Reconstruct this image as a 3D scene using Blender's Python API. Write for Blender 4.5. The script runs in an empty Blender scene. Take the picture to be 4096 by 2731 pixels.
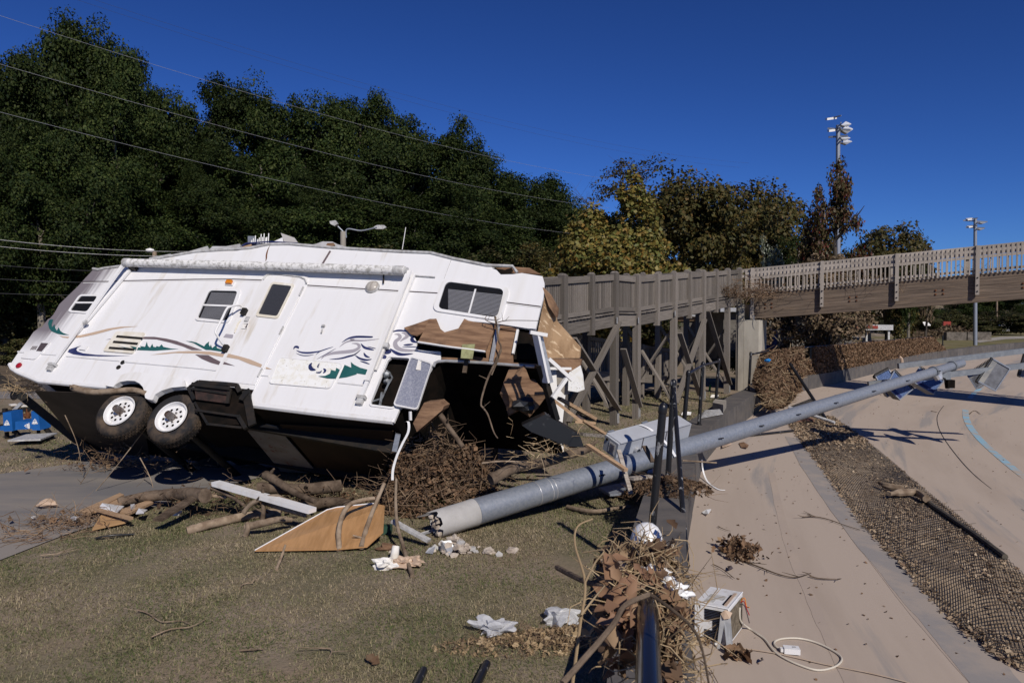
import bpy, bmesh, math, random
import numpy as np
from mathutils import Vector as V, Matrix, noise as mn
from mathutils.geometry import tessellate_polygon
C = bpy.context.scene.collection
SC = bpy.context.scene
R = math.radians
random.seed(7); NP = np.random.default_rng(7)

# ------------------------------------------------------------------ camera
PW, PH, F, HOR, HC = 4096, 2731, 2960.0, 1271.0, 2.4      # photograph size, focal length in its pixels, horizon row, eye height
PHI = math.atan((PH/2-HOR)/F)
cam_d = bpy.data.cameras.new('camera'); cam = bpy.data.objects.new('camera', cam_d); C.objects.link(cam)
cam.location = (0, 0, HC); cam.rotation_euler = (math.pi/2-PHI, 0, 0)
cam_d.sensor_width = 36; cam_d.lens = 36*F/PW; cam_d.clip_start = .05; cam_d.clip_end = 3000
cam_d.dof.use_dof = True; cam_d.dof.focus_distance = 10; cam_d.dof.aperture_fstop = 9
SC.camera = cam

# ------------------------------------------------------------------ sky and sun
SUN_AZ, SUN_EL = 22.0, 37.0              # degrees to the right of straight behind the camera; above the horizon
w = bpy.data.worlds.new('World'); SC.world = w; w.use_nodes = True
nt = w.node_tree; bg = nt.nodes['Background']
sky = nt.nodes.new('ShaderNodeTexSky'); sky.sky_type = 'NISHITA'; sky.sun_disc = False
sky.sun_elevation = R(SUN_EL); sky.sun_rotation = R(180-SUN_AZ)
sky.altitude = 1500; sky.air_density = 1.0; sky.dust_density = 0.0; sky.ozone_density = 6.0
gm = nt.nodes.new('ShaderNodeGamma'); gm.inputs[1].default_value = 1.35; nt.links.new(sky.outputs[0], gm.inputs[0])      # deep polarised autumn blue
tn = nt.nodes.new('ShaderNodeMix'); tn.data_type = 'RGBA'; tn.blend_type = 'MULTIPLY'; tn.inputs[0].default_value = 1; nt.links.new(gm.outputs[0], tn.inputs[6]); tn.inputs[7].default_value = (.35, .49, .76, 1)
nt.links.new(tn.outputs[2], bg.inputs[0]); bg.inputs[1].default_value = 0.05
sd = bpy.data.lights.new('sun', 'SUN'); sd.energy = 4.1; sd.angle = R(.53); sd.color = (1, .93, .83)
so = bpy.data.objects.new('sun', sd); C.objects.link(so); so.location = (0, 0, 30)
SUN = V((math.sin(R(SUN_AZ))*math.cos(R(SUN_EL)), -math.cos(R(SUN_AZ))*math.cos(R(SUN_EL)), math.sin(R(SUN_EL))))
so.rotation_euler = SUN.to_track_quat('Z', 'Y').to_euler()
SC.view_settings.view_transform = 'Standard'; SC.view_settings.look = 'None'
SC.view_settings.exposure = 0.0; SC.view_settings.gamma = 1; SC.view_settings.use_curve_mapping = False
SC.cycles.max_bounces = 6; SC.cycles.transparent_max_bounces = 8

# ------------------------------------------------------------------ from the photograph to places in the world
_R, _F, _U = V((1, 0, 0)), V((0, math.cos(PHI), -math.sin(PHI))), V((0, math.sin(PHI), math.cos(PHI)))
EYE = V((0, 0, HC))
def ray(x, y): return _F + _R*((x-PW/2)/F) - _U*((y-PH/2)/F)
def at(x, y, D): return EYE + ray(x, y)*D                        # D metres in front of the eye
def on_z(x, y, z=0.):
    d = ray(x, y); return EYE + d*((z-HC)/d.z)
def on_plane(x, y, o, n):
    d = ray(x, y); return EYE + d*((o-EYE).dot(n)/d.dot(n))
def C1(x, y): return (x/3, 1000+y/3)
def C2(x, y): return (700+x/3, 1000+y/3)
def C3(x, y): return (1400+x/3, 1000+y/3)
def C4(x, y): return (300+x/3, 1400+y/3)
def C5(x, y): return (950+x/1.713, 1400+y/1.713)
def C6(x, y): return (1600+x/1.713, 1400+y/1.713)

# ------------------------------------------------------------------ objects
def tag(o, label=None, cat=None, group=None, kind=None):
    if label: o['label'] = label
    if cat: o['category'] = cat
    if group: o['group'] = group
    if kind: o['kind'] = kind
    return o
LOC = {}
def empty(name, loc, label, cat, group=None, mat4=None):
    o = bpy.data.objects.new(name, None); C.objects.link(o); o.empty_display_size = .3
    M4 = mat4 if mat4 is not None else Matrix.Translation(loc)
    o.matrix_world = M4; LOC[o.name] = M4.copy()
    return tag(o, label, cat, group)
def world_of(o): return LOC.get(o.name, Matrix.Identity(4))

class MB:
    def __init__(s): s.v = []; s.f = []
    def add(s, vs, fs):
        b = len(s.v); s.v += [V(p) for p in vs]; s.f += [tuple(i+b for i in f) for f in fs]; return s
    def poly(s, pts): return s.add(pts, [tuple(range(len(pts)))])
    def prism(s, pts, vec):
        n = len(pts); vec = V(vec); q = [V(p) for p in pts]
        return s.add(q+[p+vec for p in q], [tuple(range(n))[::-1], tuple(range(n, 2*n))]+[(i, (i+1) % n, n+(i+1) % n, n+i) for i in range(n)])
    def box(s, c, hx, hy, hz):
        c, hx, hy, hz = V(c), V(hx), V(hy), V(hz)
        p = [c+hx*a+hy*b+hz*d for d in (-1, 1) for b in (-1, 1) for a in (-1, 1)]
        return s.add(p, [(0, 2, 3, 1), (4, 5, 7, 6), (0, 1, 5, 4), (2, 6, 7, 3), (0, 4, 6, 2), (1, 3, 7, 5)])
    def abox(s, c, x, y, z): return s.box(c, (x/2, 0, 0), (0, y/2, 0), (0, 0, z/2))
    def beam(s, p, q, w, h, up=(0, 0, 1)):
        p, q = V(p), V(q); d = (q-p); L = d.length; d = d/L; up = V(up)
        sd = d.cross(up)
        if sd.length < 1e-4: sd = d.cross(V((1, 0, 0)))
        sd.normalize(); u = sd.cross(d)
        return s.box((p+q)/2, d*(L/2), sd*(w/2), u*(h/2))
    def tube(s, pts, r, n=8, caps=True):
        pts = [V(p) for p in pts]; m = len(pts)
        rr = r if isinstance(r, (list, tuple)) else [r]*m
        b = len(s.v); prev = None
        for i, p in enumerate(pts):
            d = (pts[min(i+1, m-1)]-pts[max(i-1, 0)])
            d = d.normalized() if d.length > 1e-9 else V((0, 0, 1))
            if prev is None:
                a = d.cross(V((0, 0, 1)))
                if a.length < .1: a = d.cross(V((1, 0, 0)))
            else: a = prev-d*prev.dot(d)
            a.normalize(); c = d.cross(a); prev = a
            for k in range(n):
                t = 2*math.pi*k/n; s.v.append(p+(a*math.cos(t)+c*math.sin(t))*rr[i])
        for i in range(m-1):
            for k in range(n):
                k2 = (k+1) % n
                s.f.append((b+i*n+k, b+i*n+k2, b+(i+1)*n+k2, b+(i+1)*n+k))
        if caps: s.f.append(tuple(b+k for k in range(n))[::-1]); s.f.append(tuple(b+(m-1)*n+k for k in range(n)))
        return s
    def lathe(s, prof, o, ax, n=24, closed=False):      # prof: (radius, height) along ax from o
        o, ax = V(o), V(ax).normalized(); a = ax.cross(V((0, 0, 1)))
        if a.length < .1: a = ax.cross(V((1, 0, 0)))
        a.normalize(); c = ax.cross(a); b = len(s.v); m = len(prof)
        for r, h in prof:
            for k in range(n):
                t = 2*math.pi*k/n; s.v.append(o+ax*h+(a*math.cos(t)+c*math.sin(t))*r)
        for i in range(m if closed else m-1):
            j = (i+1) % m
            for k in range(n):
                k2 = (k+1) % n; s.f.append((b+i*n+k, b+i*n+k2, b+j*n+k2, b+j*n+k))
        return s
    def ring(s, A, B, vec):                              # frame between two loops of the same length, thickened by vec
        n = len(A); vec = V(vec); A = [V(p) for p in A]; B = [V(p) for p in B]
        vs = A+B+[p+vec for p in A]+[p+vec for p in B]; fs = []
        for i in range(n):
            j = (i+1) % n
            fs += [(2*n+i, 2*n+j, 3*n+j, 3*n+i), (i, j, 2*n+j, 2*n+i), (n+i, 3*n+i, 3*n+j, n+j)]
        return s.add(vs, fs)
    def blob(s, c, r, seed=0, rough=.3, sq=(1, 1, 1), sub=2):
        bm = bmesh.new(); bmesh.ops.create_icosphere(bm, subdivisions=sub, radius=1)
        vs = []
        for v in bm.verts:
            k = 1+rough*mn.noise(v.co*1.7+V((seed*3.1, seed, 0)))*1.6
            vs.append(V(c)+V((v.co.x*sq[0], v.co.y*sq[1], v.co.z*sq[2]))*r*k)
        fs = [tuple(v.index for v in f.verts) for f in bm.faces]; bm.free()
        return s.add(vs, fs)
    def build(s, name, mat, parent=None, label=None, cat=None, group=None, kind=None, smooth=False, pivot=None, inv=True):
        me = bpy.data.meshes.new(name); o = bpy.data.objects.new(name, me); C.objects.link(o)
        if parent is not None:
            W = world_of(parent); o.parent = parent; LOC[o.name] = W.copy()
            I = W.inverted(); vs = [I@p for p in s.v] if inv else s.v
        else:
            if pivot is None:
                mnv = [min(p[i] for p in s.v) for i in range(3)]; mxv = [max(p[i] for p in s.v) for i in range(3)]
                pivot = ((mnv[0]+mxv[0])/2, (mnv[1]+mxv[1])/2, mnv[2])
            pv = V(pivot); o.location = pv; LOC[o.name] = Matrix.Translation(pv); vs = [p-pv for p in s.v]
        me.from_pydata([tuple(p) for p in vs], [], s.f); me.update()
        if smooth:
            me.polygons.foreach_set('use_smooth', [True]*len(me.polygons))
            if smooth != 'all': me.set_sharp_from_angle(angle=R(40))
        me.materials.append(mat)
        return tag(o, label, cat, group, kind)

def raw_mesh(name, verts, faces, mat, k):                # numpy arrays, all faces with k corners
    me = bpy.data.meshes.new(name); n = len(verts); m = len(faces)
    me.vertices.add(n); me.vertices.foreach_set('co', np.asarray(verts, np.float32).ravel())
    me.loops.add(m*k); me.loops.foreach_set('vertex_index', np.asarray(faces, np.int32).ravel())
    me.polygons.add(m); me.polygons.foreach_set('loop_start', np.arange(0, m*k, k, dtype=np.int32))
    me.update(calc_edges=True); me.validate(); me.materials.append(mat)
    return me
def link(name, me, loc=(0, 0, 0), parent=None, label=None, cat=None, group=None, kind=None):
    o = bpy.data.objects.new(name, me); C.objects.link(o)
    if parent is not None:
        o.parent = parent; o.location = V(loc)
        LOC[o.name] = world_of(parent)@Matrix.Translation(V(loc))
    else:
        o.location = V(loc); LOC[o.name] = Matrix.Translation(V(loc))
    return tag(o, label, cat, group, kind)
_boxes = {}
def unit_box(mat):
    if mat.name not in _boxes:
        b = MB().box((0, 0, 0), (.5, 0, 0), (0, .5, 0), (0, 0, .5))
        me = bpy.data.meshes.new('piece'); me.from_pydata([tuple(p) for p in b.v], [], b.f); me.materials.append(mat); _boxes[mat.name] = me
    return _boxes[mat.name]
def piece(name, p, q, w_, h_, mat, parent=None, up=(0, 0, 1), label=None, cat=None, group=None):
    """a straight board from p to q; all boards of a material share one mesh, its grain runs along local X"""
    p, q = V(p), V(q); d = q-p; L = d.length; d = d/L; sd = d.cross(V(up))
    if sd.length < 1e-3: sd = d.cross(V((1, 0, 0)))
    sd.normalize(); u = sd.cross(d); c = (p+q)/2
    M4 = Matrix(((d.x*L, -sd.x*w_, u.x*h_, c.x), (d.y*L, -sd.y*w_, u.y*h_, c.y), (d.z*L, -sd.z*w_, u.z*h_, c.z), (0, 0, 0, 1)))
    o = bpy.data.objects.new(name, unit_box(mat)); C.objects.link(o)
    if parent is not None: o.parent = parent; o.matrix_basis = world_of(parent).inverted()@M4
    else: o.matrix_basis = M4
    LOC[o.name] = M4
    return tag(o, label, cat, group)

# ------------------------------------------------------------------ materials
def sock(n, *names):
    for k in names:
        if k in n.inputs: return n.inputs[k]
def M(name, col, col2=None, scale=4., rough=.7, spec=.3, metal=0., bump=0., bscale=30., stretch=(1, 1, 1), lo=.4, hi=.62, detail=5,
      col3=None, scale3=1.5, lo3=.55, hi3=.65, stretch3=(1, 1, 1), island=0., vary=0., coords='Object', coat=0., trans=0., alpha=None, bdist=.01):
    m = bpy.data.materials.new(name); m.use_nodes = True; t = m.node_tree; N = t.nodes; L = t.links
    bs = N['Principled BSDF']; bs.inputs['Roughness'].default_value = rough; bs.inputs['Metallic'].default_value = metal
    sock(bs, 'Specular IOR Level').default_value = spec
    if coat: sock(bs, 'Coat Weight').default_value = coat
    tc = N.new('ShaderNodeTexCoord'); oi = N.new('ShaderNodeObjectInfo')
    off = N.new('ShaderNodeVectorMath'); off.operation = 'MULTIPLY_ADD'
    mul = N.new('ShaderNodeMath'); mul.operation = 'MULTIPLY'; mul.inputs[1].default_value = 37.0 if coords == 'Object' else 0.0
    L.new(oi.outputs['Random'], mul.inputs[0]); L.new(tc.outputs[coords], off.inputs[0]); off.inputs[1].default_value = (1, 1, 1); L.new(mul.outputs[0], off.inputs[2])
    def noise_of(sc, st, det=detail):
        mp = N.new('ShaderNodeMapping'); mp.inputs['Scale'].default_value = st; L.new(off.outputs[0], mp.inputs['Vector'])
        no = N.new('ShaderNodeTexNoise'); no.inputs['Scale'].default_value = sc; no.inputs['Detail'].default_value = det; no.inputs['Roughness'].default_value = .62
        L.new(mp.outputs[0], no.inputs['Vector']); return no.outputs['Fac']
    def rng(f, a, b):
        r = N.new('ShaderNodeMapRange'); r.inputs[1].default_value = a; r.inputs[2].default_value = b; L.new(f, r.inputs[0]); return r.outputs[0]
    def mix(f, a, b):
        x = N.new('ShaderNodeMix'); x.data_type = 'RGBA'
        if isinstance(f, float): x.inputs[0].default_value = f
        else: L.new(f, x.inputs[0])
        for s_, c_ in ((x.inputs[6], a), (x.inputs[7], b)):
            if isinstance(c_, (tuple, list)): s_.default_value = tuple(c_)+(1,)
            else: L.new(c_, s_)
        return x.outputs[2]
    out = tuple(col)
    if col2: out = mix(rng(noise_of(scale, stretch), lo, hi), out, col2)
    if col3: out = mix(rng(noise_of(scale3, stretch3), lo3, hi3), out, col3)
    if island or vary:
        h = N.new('ShaderNodeHueSaturation')
        if isinstance(out, tuple): h.inputs['Color'].default_value = out+(1,)
        else: L.new(out, h.inputs['Color'])
        if island: g = N.new('ShaderNodeNewGeometry'); src = g.outputs['Random Per Island']; k = island
        else: src = oi.outputs['Random']; k = vary
        r = N.new('ShaderNodeMapRange'); r.inputs[3].default_value = 1-k; r.inputs[4].default_value = 1+k; L.new(src, r.inputs[0]); L.new(r.outputs[0], h.inputs['Value'])
        out = h.outputs[0]
    if isinstance(out, tuple): bs.inputs['Base Color'].default_value = out+(1,)
    else: L.new(out, bs.inputs['Base Color'])
    if bump:
        b = N.new('ShaderNodeBump'); b.inputs['Strength'].default_value = bump; b.inputs['Distance'].default_value = bdist
        L.new(noise_of(bscale, stretch, 6), b.inputs['Height']); L.new(b.outputs[0], bs.inputs['Normal'])
    if trans: sock(bs, 'Transmission Weight').default_value = trans
    if alpha is not None: bs.inputs['Alpha'].default_value = alpha
    return m
def leaf_material(name, cols, trans=.25, rough=.55, vary=.25, spec=.2, cols2=None, patch=.8):
    """each leaf takes one of the colours; every tree is a little lighter or darker"""
    m = bpy.data.materials.new(name); m.use_nodes = True; t = m.node_tree; N = t.nodes; L = t.links
    bs = N['Principled BSDF']; bs.inputs['Roughness'].default_value = rough; sock(bs, 'Specular IOR Level').default_value = spec
    g = N.new('ShaderNodeNewGeometry'); cr = N.new('ShaderNodeValToRGB'); cr.color_ramp.interpolation = 'LINEAR'
    e = cr.color_ramp.elements
    while len(e) < len(cols): e.new(.5)
    for i, c in enumerate(cols): e[i].position = i/(len(cols)-1); e[i].color = tuple(c)+(1,)
    L.new(g.outputs['Random Per Island'], cr.inputs[0])
    colour = cr.outputs[0]
    if cols2:                                            # a second set of colours in broad patches of the lawn
        c2 = N.new('ShaderNodeValToRGB'); e2 = c2.color_ramp.elements
        while len(e2) < len(cols2): e2.new(.5)
        for i, c in enumerate(cols2): e2[i].position = i/(len(cols2)-1); e2[i].color = tuple(c)+(1,)
        L.new(g.outputs['Random Per Island'], c2.inputs[0]); tc = N.new('ShaderNodeTexCoord'); no = N.new('ShaderNodeTexNoise'); no.inputs['Scale'].default_value = patch; no.inputs['Detail'].default_value = 6; L.new(tc.outputs['Object'], no.inputs['Vector'])
        mr = N.new('ShaderNodeMapRange'); mr.inputs[1].default_value = .37; mr.inputs[2].default_value = .54; L.new(no.outputs['Fac'], mr.inputs[0])
        mx = N.new('ShaderNodeMix'); mx.data_type = 'RGBA'; L.new(mr.outputs[0], mx.inputs[0]); L.new(cr.outputs[0], mx.inputs[6]); L.new(c2.outputs[0], mx.inputs[7]); colour = mx.outputs[2]
    oi = N.new('ShaderNodeObjectInfo'); r = N.new('ShaderNodeMapRange'); r.inputs[3].default_value = 1-vary; r.inputs[4].default_value = 1+vary
    L.new(oi.outputs['Random'], r.inputs[0]); h = N.new('ShaderNodeHueSaturation'); L.new(colour, h.inputs['Color']); L.new(r.outputs[0], h.inputs['Value'])
    L.new(h.outputs[0], bs.inputs['Base Color'])
    tr = N.new('ShaderNodeBsdfTranslucent'); L.new(h.outputs[0], tr.inputs[0]); ms = N.new('ShaderNodeMixShader'); ms.inputs[0].default_value = trans
    L.new(bs.outputs[0], ms.inputs[1]); L.new(tr.outputs[0], ms.inputs[2]); L.new(ms.outputs[0], N['Material Output'].inputs[0])
    return m
# ------------------------------------------------------------------ shared materials
m_white = M('painted_white', (.72, .715, .72), (.60, .575, .54), 2.2, .38, .4, lo=.5, hi=.75, stretch=(3, 1, .35))
m_black = M('black_paint', (.012, .012, .013), (.05, .05, .052), 9, .38, .5, lo=.62, hi=.72)
m_blackmat = M('black_steel', (.010, .010, .010), (.022, .017, .013), 6, .6, .3)
m_galv = M('galvanised_steel', (.20, .225, .27), (.27, .29, .33), 26, .5, .5, metal=.35, lo=.35, hi=.65, bump=.15, bscale=60)
m_galvlight = M('aluminium', (.55, .56, .58), (.42, .42, .43), 12, .35, .5, metal=.5)
m_wood = M('weathered_wood', (.215, .19, .168), (.085, .074, .064), 4.2, .85, .15, stretch=(.7, 14, 14), lo=.42, hi=.62, bump=.35, bscale=5, vary=.3)
m_wood2 = M('sunbleached_wood', (.37, .33, .29), (.24, .205, .175), 3, .85, .15, stretch=(.7, 14, 14), lo=.42, hi=.62, bump=.3, bscale=5, vary=.22)
m_beam = M('laminated_timber', (.165, .125, .095), (.085, .064, .05), 2.2, .8, .2, stretch=(.5, 3, 16), lo=.4, hi=.62, bump=.3, bscale=6, col3=(.26, .18, .115), scale3=3, lo3=.56, hi3=.7, stretch3=(.35, 3, 20), vary=.12)
m_lumber = M('raw_lumber', (.42, .285, .175), (.30, .195, .12), 3, .75, .2, stretch=(.8, 10, 10), vary=.2)
m_bark = M('bark', (.15, .112, .082), (.072, .052, .038), 7, .9, .1, bump=.7, bscale=16, stretch=(1, 1, 1), vary=.25, bdist=.02)
m_barkpale = M('bleached_branch', (.29, .225, .165), (.16, .115, .08), 8, .85, .1, bump=.5, bscale=18, vary=.25)
m_concrete = M('concrete', (.37, .34, .29), (.26, .235, .20), 1.6, .85, .2, bump=.2, bscale=14, stretch=(1, 1, .4))
m_wall = M('dark_retaining_wall', (.088, .082, .08), (.125, .112, .102), 3, .8, .2, bump=.35, bscale=26, vary=.12)
m_brownply = M('torn_plywood', (.27, .165, .10), (.14, .08, .05), 2.4, .85, .15, stretch=(1, 1, 6), bump=.3, bscale=12, col3=(.08, .05, .035), scale3=1.7, lo3=.58, hi3=.72)
m_deadleaf = leaf_material('dead_leaves', [(.075, .045, .028), (.15, .095, .058), (.22, .13, .075), (.11, .07, .045), (.27, .185, .115)], .15, .75)
m_straw = leaf_material('dry_straw', [(.20, .135, .08), (.42, .31, .185), (.30, .21, .12), (.54, .42, .27)], .12, .7)
m_twig = leaf_material('dead_twigs', [(.09, .06, .042), (.19, .13, .085), (.14, .09, .06), (.27, .19, .12)], 0.05, .85)
m_plastic = M('clear_plastic_bag', (.62, .63, .66), None, rough=.25, spec=.5, alpha=.62, bump=.3, bscale=9)
m_whitebag = M('white_plastic', (.80, .80, .80), (.72, .72, .73), 5, .3, .5)
m_paper = M('paper_scrap', (.74, .72, .69), (.6, .56, .5), 6, .8, .1)
m_dark = M('black_and_shade', (.006, .0055, .005), (.014, .010, .008), 4, .9, .05)  # near-black; inside the torn trailer front this colour stands in for shade

# ------------------------------------------------------------------ velodrome wall line (foot of the wall on the track side)
WALL = [(.55, 1.5), (.95, 3.75), (1.19, 4.87), (1.62, 6.9), (2.2, 8.97), (2.83, 11.1), (3.28, 12.4), (4.23, 14.6), (6.57, 19.4), (9.7, 24.4), (11.9, 27), (17.4, 34), (26.5, 44.8), (40, 58), (60, 74)]
def _smooth(P, k):
    out = []
    for i in range(len(P)-1):
        p0, p1, p2, p3 = [V(P[max(0, min(len(P)-1, j))]) for j in (i-1, i, i+1, i+2)]
        for s in range(k):
            t = s/k; out.append(.5*((2*p1)+(p2-p0)*t+(2*p0-5*p1+4*p2-p3)*t*t+(3*p1-p0-3*p2+p3)*t**3))
    out.append(V(P[-1])); return out
WL = _smooth(WALL, 6)
def wall_at(y):
    for a, b in zip(WL, WL[1:]):
        if a.y <= y <= b.y:
            t = (y-a.y)/(b.y-a.y); return a.lerp(b, t), (b-a).normalized()
    return (WL[0], (WL[1]-WL[0]).normalized()) if y < WL[0].y else (WL[-1], (WL[-1]-WL[-2]).normalized())
WLY = [p.y for p in WL]
BANK = .095
def track_z(x, y):
    best = 1e9; sg = 1; w_ = int(np.searchsorted(WLY, y))
    for i in range(max(0, w_-40), min(len(WL)-1, w_+3)):
        a, b = WL[i], WL[i+1]; ex, ey = b.x-a.x, b.y-a.y; t = max(0., min(1., ((x-a.x)*ex+(y-a.y)*ey)/(ex*ex+ey*ey))); dx, dy = x-a.x-ex*t, y-a.y-ey*t
        d2 = dx*dx+dy*dy
        if d2 < best: best = d2; sg = ey*dx-ex*dy
    return -BANK*min(math.sqrt(best) if sg > 0 else 0., 14)
def on_track(x, y, lift=.0):
    p = on_z(x, y, 0.)
    for _ in range(12): p = on_z(x, y, track_z(p.x, p.y)+lift)
    return p

# ground: one sheet left of the wall and on to the horizon, rising into the wooded hillside
def hill_z(x, y):
    t = (y-40)*.86-(x+20)*.30*(1 if x < 0 else .2)      # metres beyond the foot of the hill
    k = max(0., min(1., (12-x)/30))
    return max(0., t)*.34*k if t < 60 else 20.4*k
def bump_z(x, y):
    return .03*mn.noise(V((x*.35, y*.35, 3.)))+.012*mn.noise(V((x*1.3, y*1.3, 9.)))
def ground_z(x, y): return hill_z(x, y)+(bump_z(x, y) if y < 40 else 0)
m_soil = M('lawn_soil', (.25, .20, .155), (.15, .135, .085), .9, .95, .1, bump=.6, bscale=24, col3=(.235, .18, .13), scale3=.6, lo3=.5, hi3=.64, bdist=.03)
ys = list(np.concatenate([np.arange(-6, 16, .4), np.arange(16, 40, 1.5), np.arange(40, 130, 5), [140, 180, 260, 420, 900]]))
vs, fs = [], []; cols = 60
us = np.concatenate([-np.geomspace(400, .25, cols-1), [0]])
for y in ys:
    if y < 57: xr = wall_at(y)[0].x-.2
    else: xr = 42+(y-57)*6
    for u in us: x = xr+u*(1 if y < 57 else 1+(y-57)/80); vs.append((x, y, ground_z(x, y)-(0 if y < 140 else 0)))
for i in range(len(ys)-1):
    for j in range(cols-1): a = i*cols+j; fs.append((a, a+1, a+cols+1, a+cols))
g = link('ground', raw_mesh('ground', vs, fs, m_soil, 4), kind='structure'); g.data.polygons.foreach_set('use_smooth', [True]*len(g.data.polygons))

# asphalt roads on the left
def sheet(name, pts, mat, z, kind='structure'):
    tri = tessellate_polygon([[V((p[0], p[1], 0)) for p in pts]])
    return MB().add([V((p[0], p[1], z)) for p in pts], [tuple(t) for t in tri]).build(name, mat, kind=kind)
m_road = M('muddy_asphalt', (.165, .160, .165), (.245, .22, .20), 1.1, .85, .2, stretch=(.25, 1.0, 1), lo=.36, hi=.56, bump=.2, bscale=60, coords='Object')
def road_strip(name, L_, R_, mat, lift):
    Ls, Rs = _smooth(L_, 6), _smooth(R_, 6); vs, fs = [], []; k = 14
    for a, b in zip(Ls, Rs):
        for j in range(k+1): p = a.lerp(b, j/k); vs.append((p.x, p.y, ground_z(p.x, p.y)+lift))
    for i in range(len(Ls)-1):
        for j in range(k): q = i*(k+1)+j; fs.append((q, q+1, q+k+2, q+k+1))
    return link(name, raw_mesh(name, vs, fs, mat, 4), kind='structure')
road_strip('asphalt_path', [(-14, 3), (-10, 8), (-7.8, 11.3), (-7.04, 12.35), (-5.3, 15.3), (-2.5, 20)], [(-5.6, 3), (-5.05, 7.4), (-4.7, 8.7), (-4.0, 10.6), (-2.3, 13.5), (.5, 18.5)], m_road, .014)
road_strip('far_road', [(-60, 25.5), (-30, 24.2), (-14, 24.0), (-2, 25)], [(-60, 22.3), (-30, 22), (-14, 21.9), (-2, 22.6)], m_road, .014)
m_bank = M('rubble_bank', (.17, .13, .095), (.09, .07, .05), 2.5, .95, .1, bump=1., bscale=7, col3=(.30, .26, .22), scale3=6, lo3=.6, hi3=.66, bdist=.1)
road_strip('rubble_bank', [(-60, 44), (-30, 41), (-10, 40), (0, 41)], [(-60, 26), (-30, 25.4), (-10, 25.5), (0, 26)], m_bank, .03)

# track, banked down from the wall
offs = [0, .5, 1, 1.6, 2.2, 3, 4, 5.5, 7.5, 10, 14, 20, 28, 38]
vs, fs, uv = [], [], []; acc = 0
for i, p in enumerate(WL):
    d = (WL[min(i+1, len(WL)-1)]-WL[max(i-1, 0)]).normalized(); n = V((d.y, -d.x))
    if i: acc += (p-WL[i-1]).length
    for o_ in offs:
        q = p+n*o_; vs.append((q.x, q.y, -BANK*min(o_, 14))); uv.append((o_, acc))
k = len(offs)
for i in range(len(WL)-1):
    for j in range(k-1): a = i*k+j; fs.append((a, a+1, a+k+1, a+k))
m_track = M('silted_concrete', (.40, .33, .275), (.35, .285, .235), .8, .9, .15, stretch=(1.2, .16, 1), lo=.45, hi=.66, bump=.12, bscale=9,
            col3=(.285, .255, .235), scale3=.75, lo3=.55, hi3=.61, stretch3=(1.5, .10, 1), coords='UV', detail=7)
me = raw_mesh('track', vs, fs, m_track, 4); ul = me.uv_layers.new(name='UVMap')
idx = np.zeros(len(me.loops), np.int32); me.loops.foreach_get('vertex_index', idx); ul.data.foreach_set('uv', np.asarray(uv, np.float32)[idx].ravel())
link('velodrome_track', me, kind='structure')
# thin painted and scraped marks on the track
def ribbon_on_track(name, pix, w_, mat, lift, kind='structure', jit=0.):
    P = [on_track(*p, lift) for p in pix]; P = _smooth([tuple(p) for p in P], 6); vs, fs = [], []
    for i, p in enumerate(P):
        d = (P[min(i+1, len(P)-1)]-P[max(i-1, 0)]).normalized(); n = V((d.y, -d.x, 0))*(w_/2)
        for s in (-1, 1): q = p+n*s*(1+jit*mn.noise(V((i*.45, s*7., 2.)))+jit*.6*mn.noise(V((i*1.7, s*3., 5.)))); vs.append((q.x, q.y, track_z(q.x, q.y)+lift))
    for i in range(len(P)-1): fs.append((2*i, 2*i+1, 2*i+3, 2*i+2))
    return link(name, raw_mesh(name, vs, fs, mat, 4), kind=kind)
m_blue = M('worn_blue_paint', (.24, .40, .50), (.38, .33, .28), 2.2, .7, .2, lo=.44, hi=.60)
ribbon_on_track('painted_line', [(3930, 1545), (3880, 1590), (3862, 1640), (3872, 1690), (3915, 1750), (3990, 1820), (4096, 1905), (4180, 1960)], .16, m_blue, .006)
m_crack = M('crack', (.03, .028, .028), rough=.9)
ribbon_on_track('expansion_joint', [(3790, 1605), (3755, 1650), (3750, 1690), (3775, 1750), (3860, 1860), (3960, 1950), (4110, 2050)], .014, m_crack, .007)
m_bare = M('bare_concrete', (.255, .235, .225), (.32, .275, .24), 2.2, .88, .2, lo=.45, hi=.62, bump=.1, bscale=30)
ribbon_on_track('swept_strip', [(3180, 1750), (3255, 1870), (3420, 2090), (3610, 2310), (3800, 2520), (3960, 2700), (4100, 2860)], .40, m_bare, .0035, jit=.10)
m_faint = M('thin_silt', (.335, .272, .228), (.39, .313, .256), 1.2, .9, .15, lo=.42, hi=.6)
m_faint = M('thin_silt', (.362, .297, .25), (.39, .318, .262), 1.5, .9, .15, lo=.45, hi=.62)
ribbon_on_track('thin_silt_streak', [(3085, 1890), (3115, 2020), (3160, 2190), (3240, 2380), (3320, 2560), (3410, 2740)], .10, m_faint, .002, jit=.3)
ribbon_on_track('thin_silt_streak', [(3150, 1760), (3240, 1890), (3390, 2110), (3560, 2340), (3740, 2560), (3900, 2740)], .05, m_faint, .002, jit=.3)
m_silt = M('silt_ridge', (.47, .37, .28), (.43, .32, .23), 6, .95, .1, bump=.5, bscale=30)
ribbon_on_track('silt_ridge', [(2960, 2590), (3110, 2612), (3300, 2655), (3480, 2690), (3640, 2730), (3760, 2770)], .02, m_silt, .010)

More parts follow.
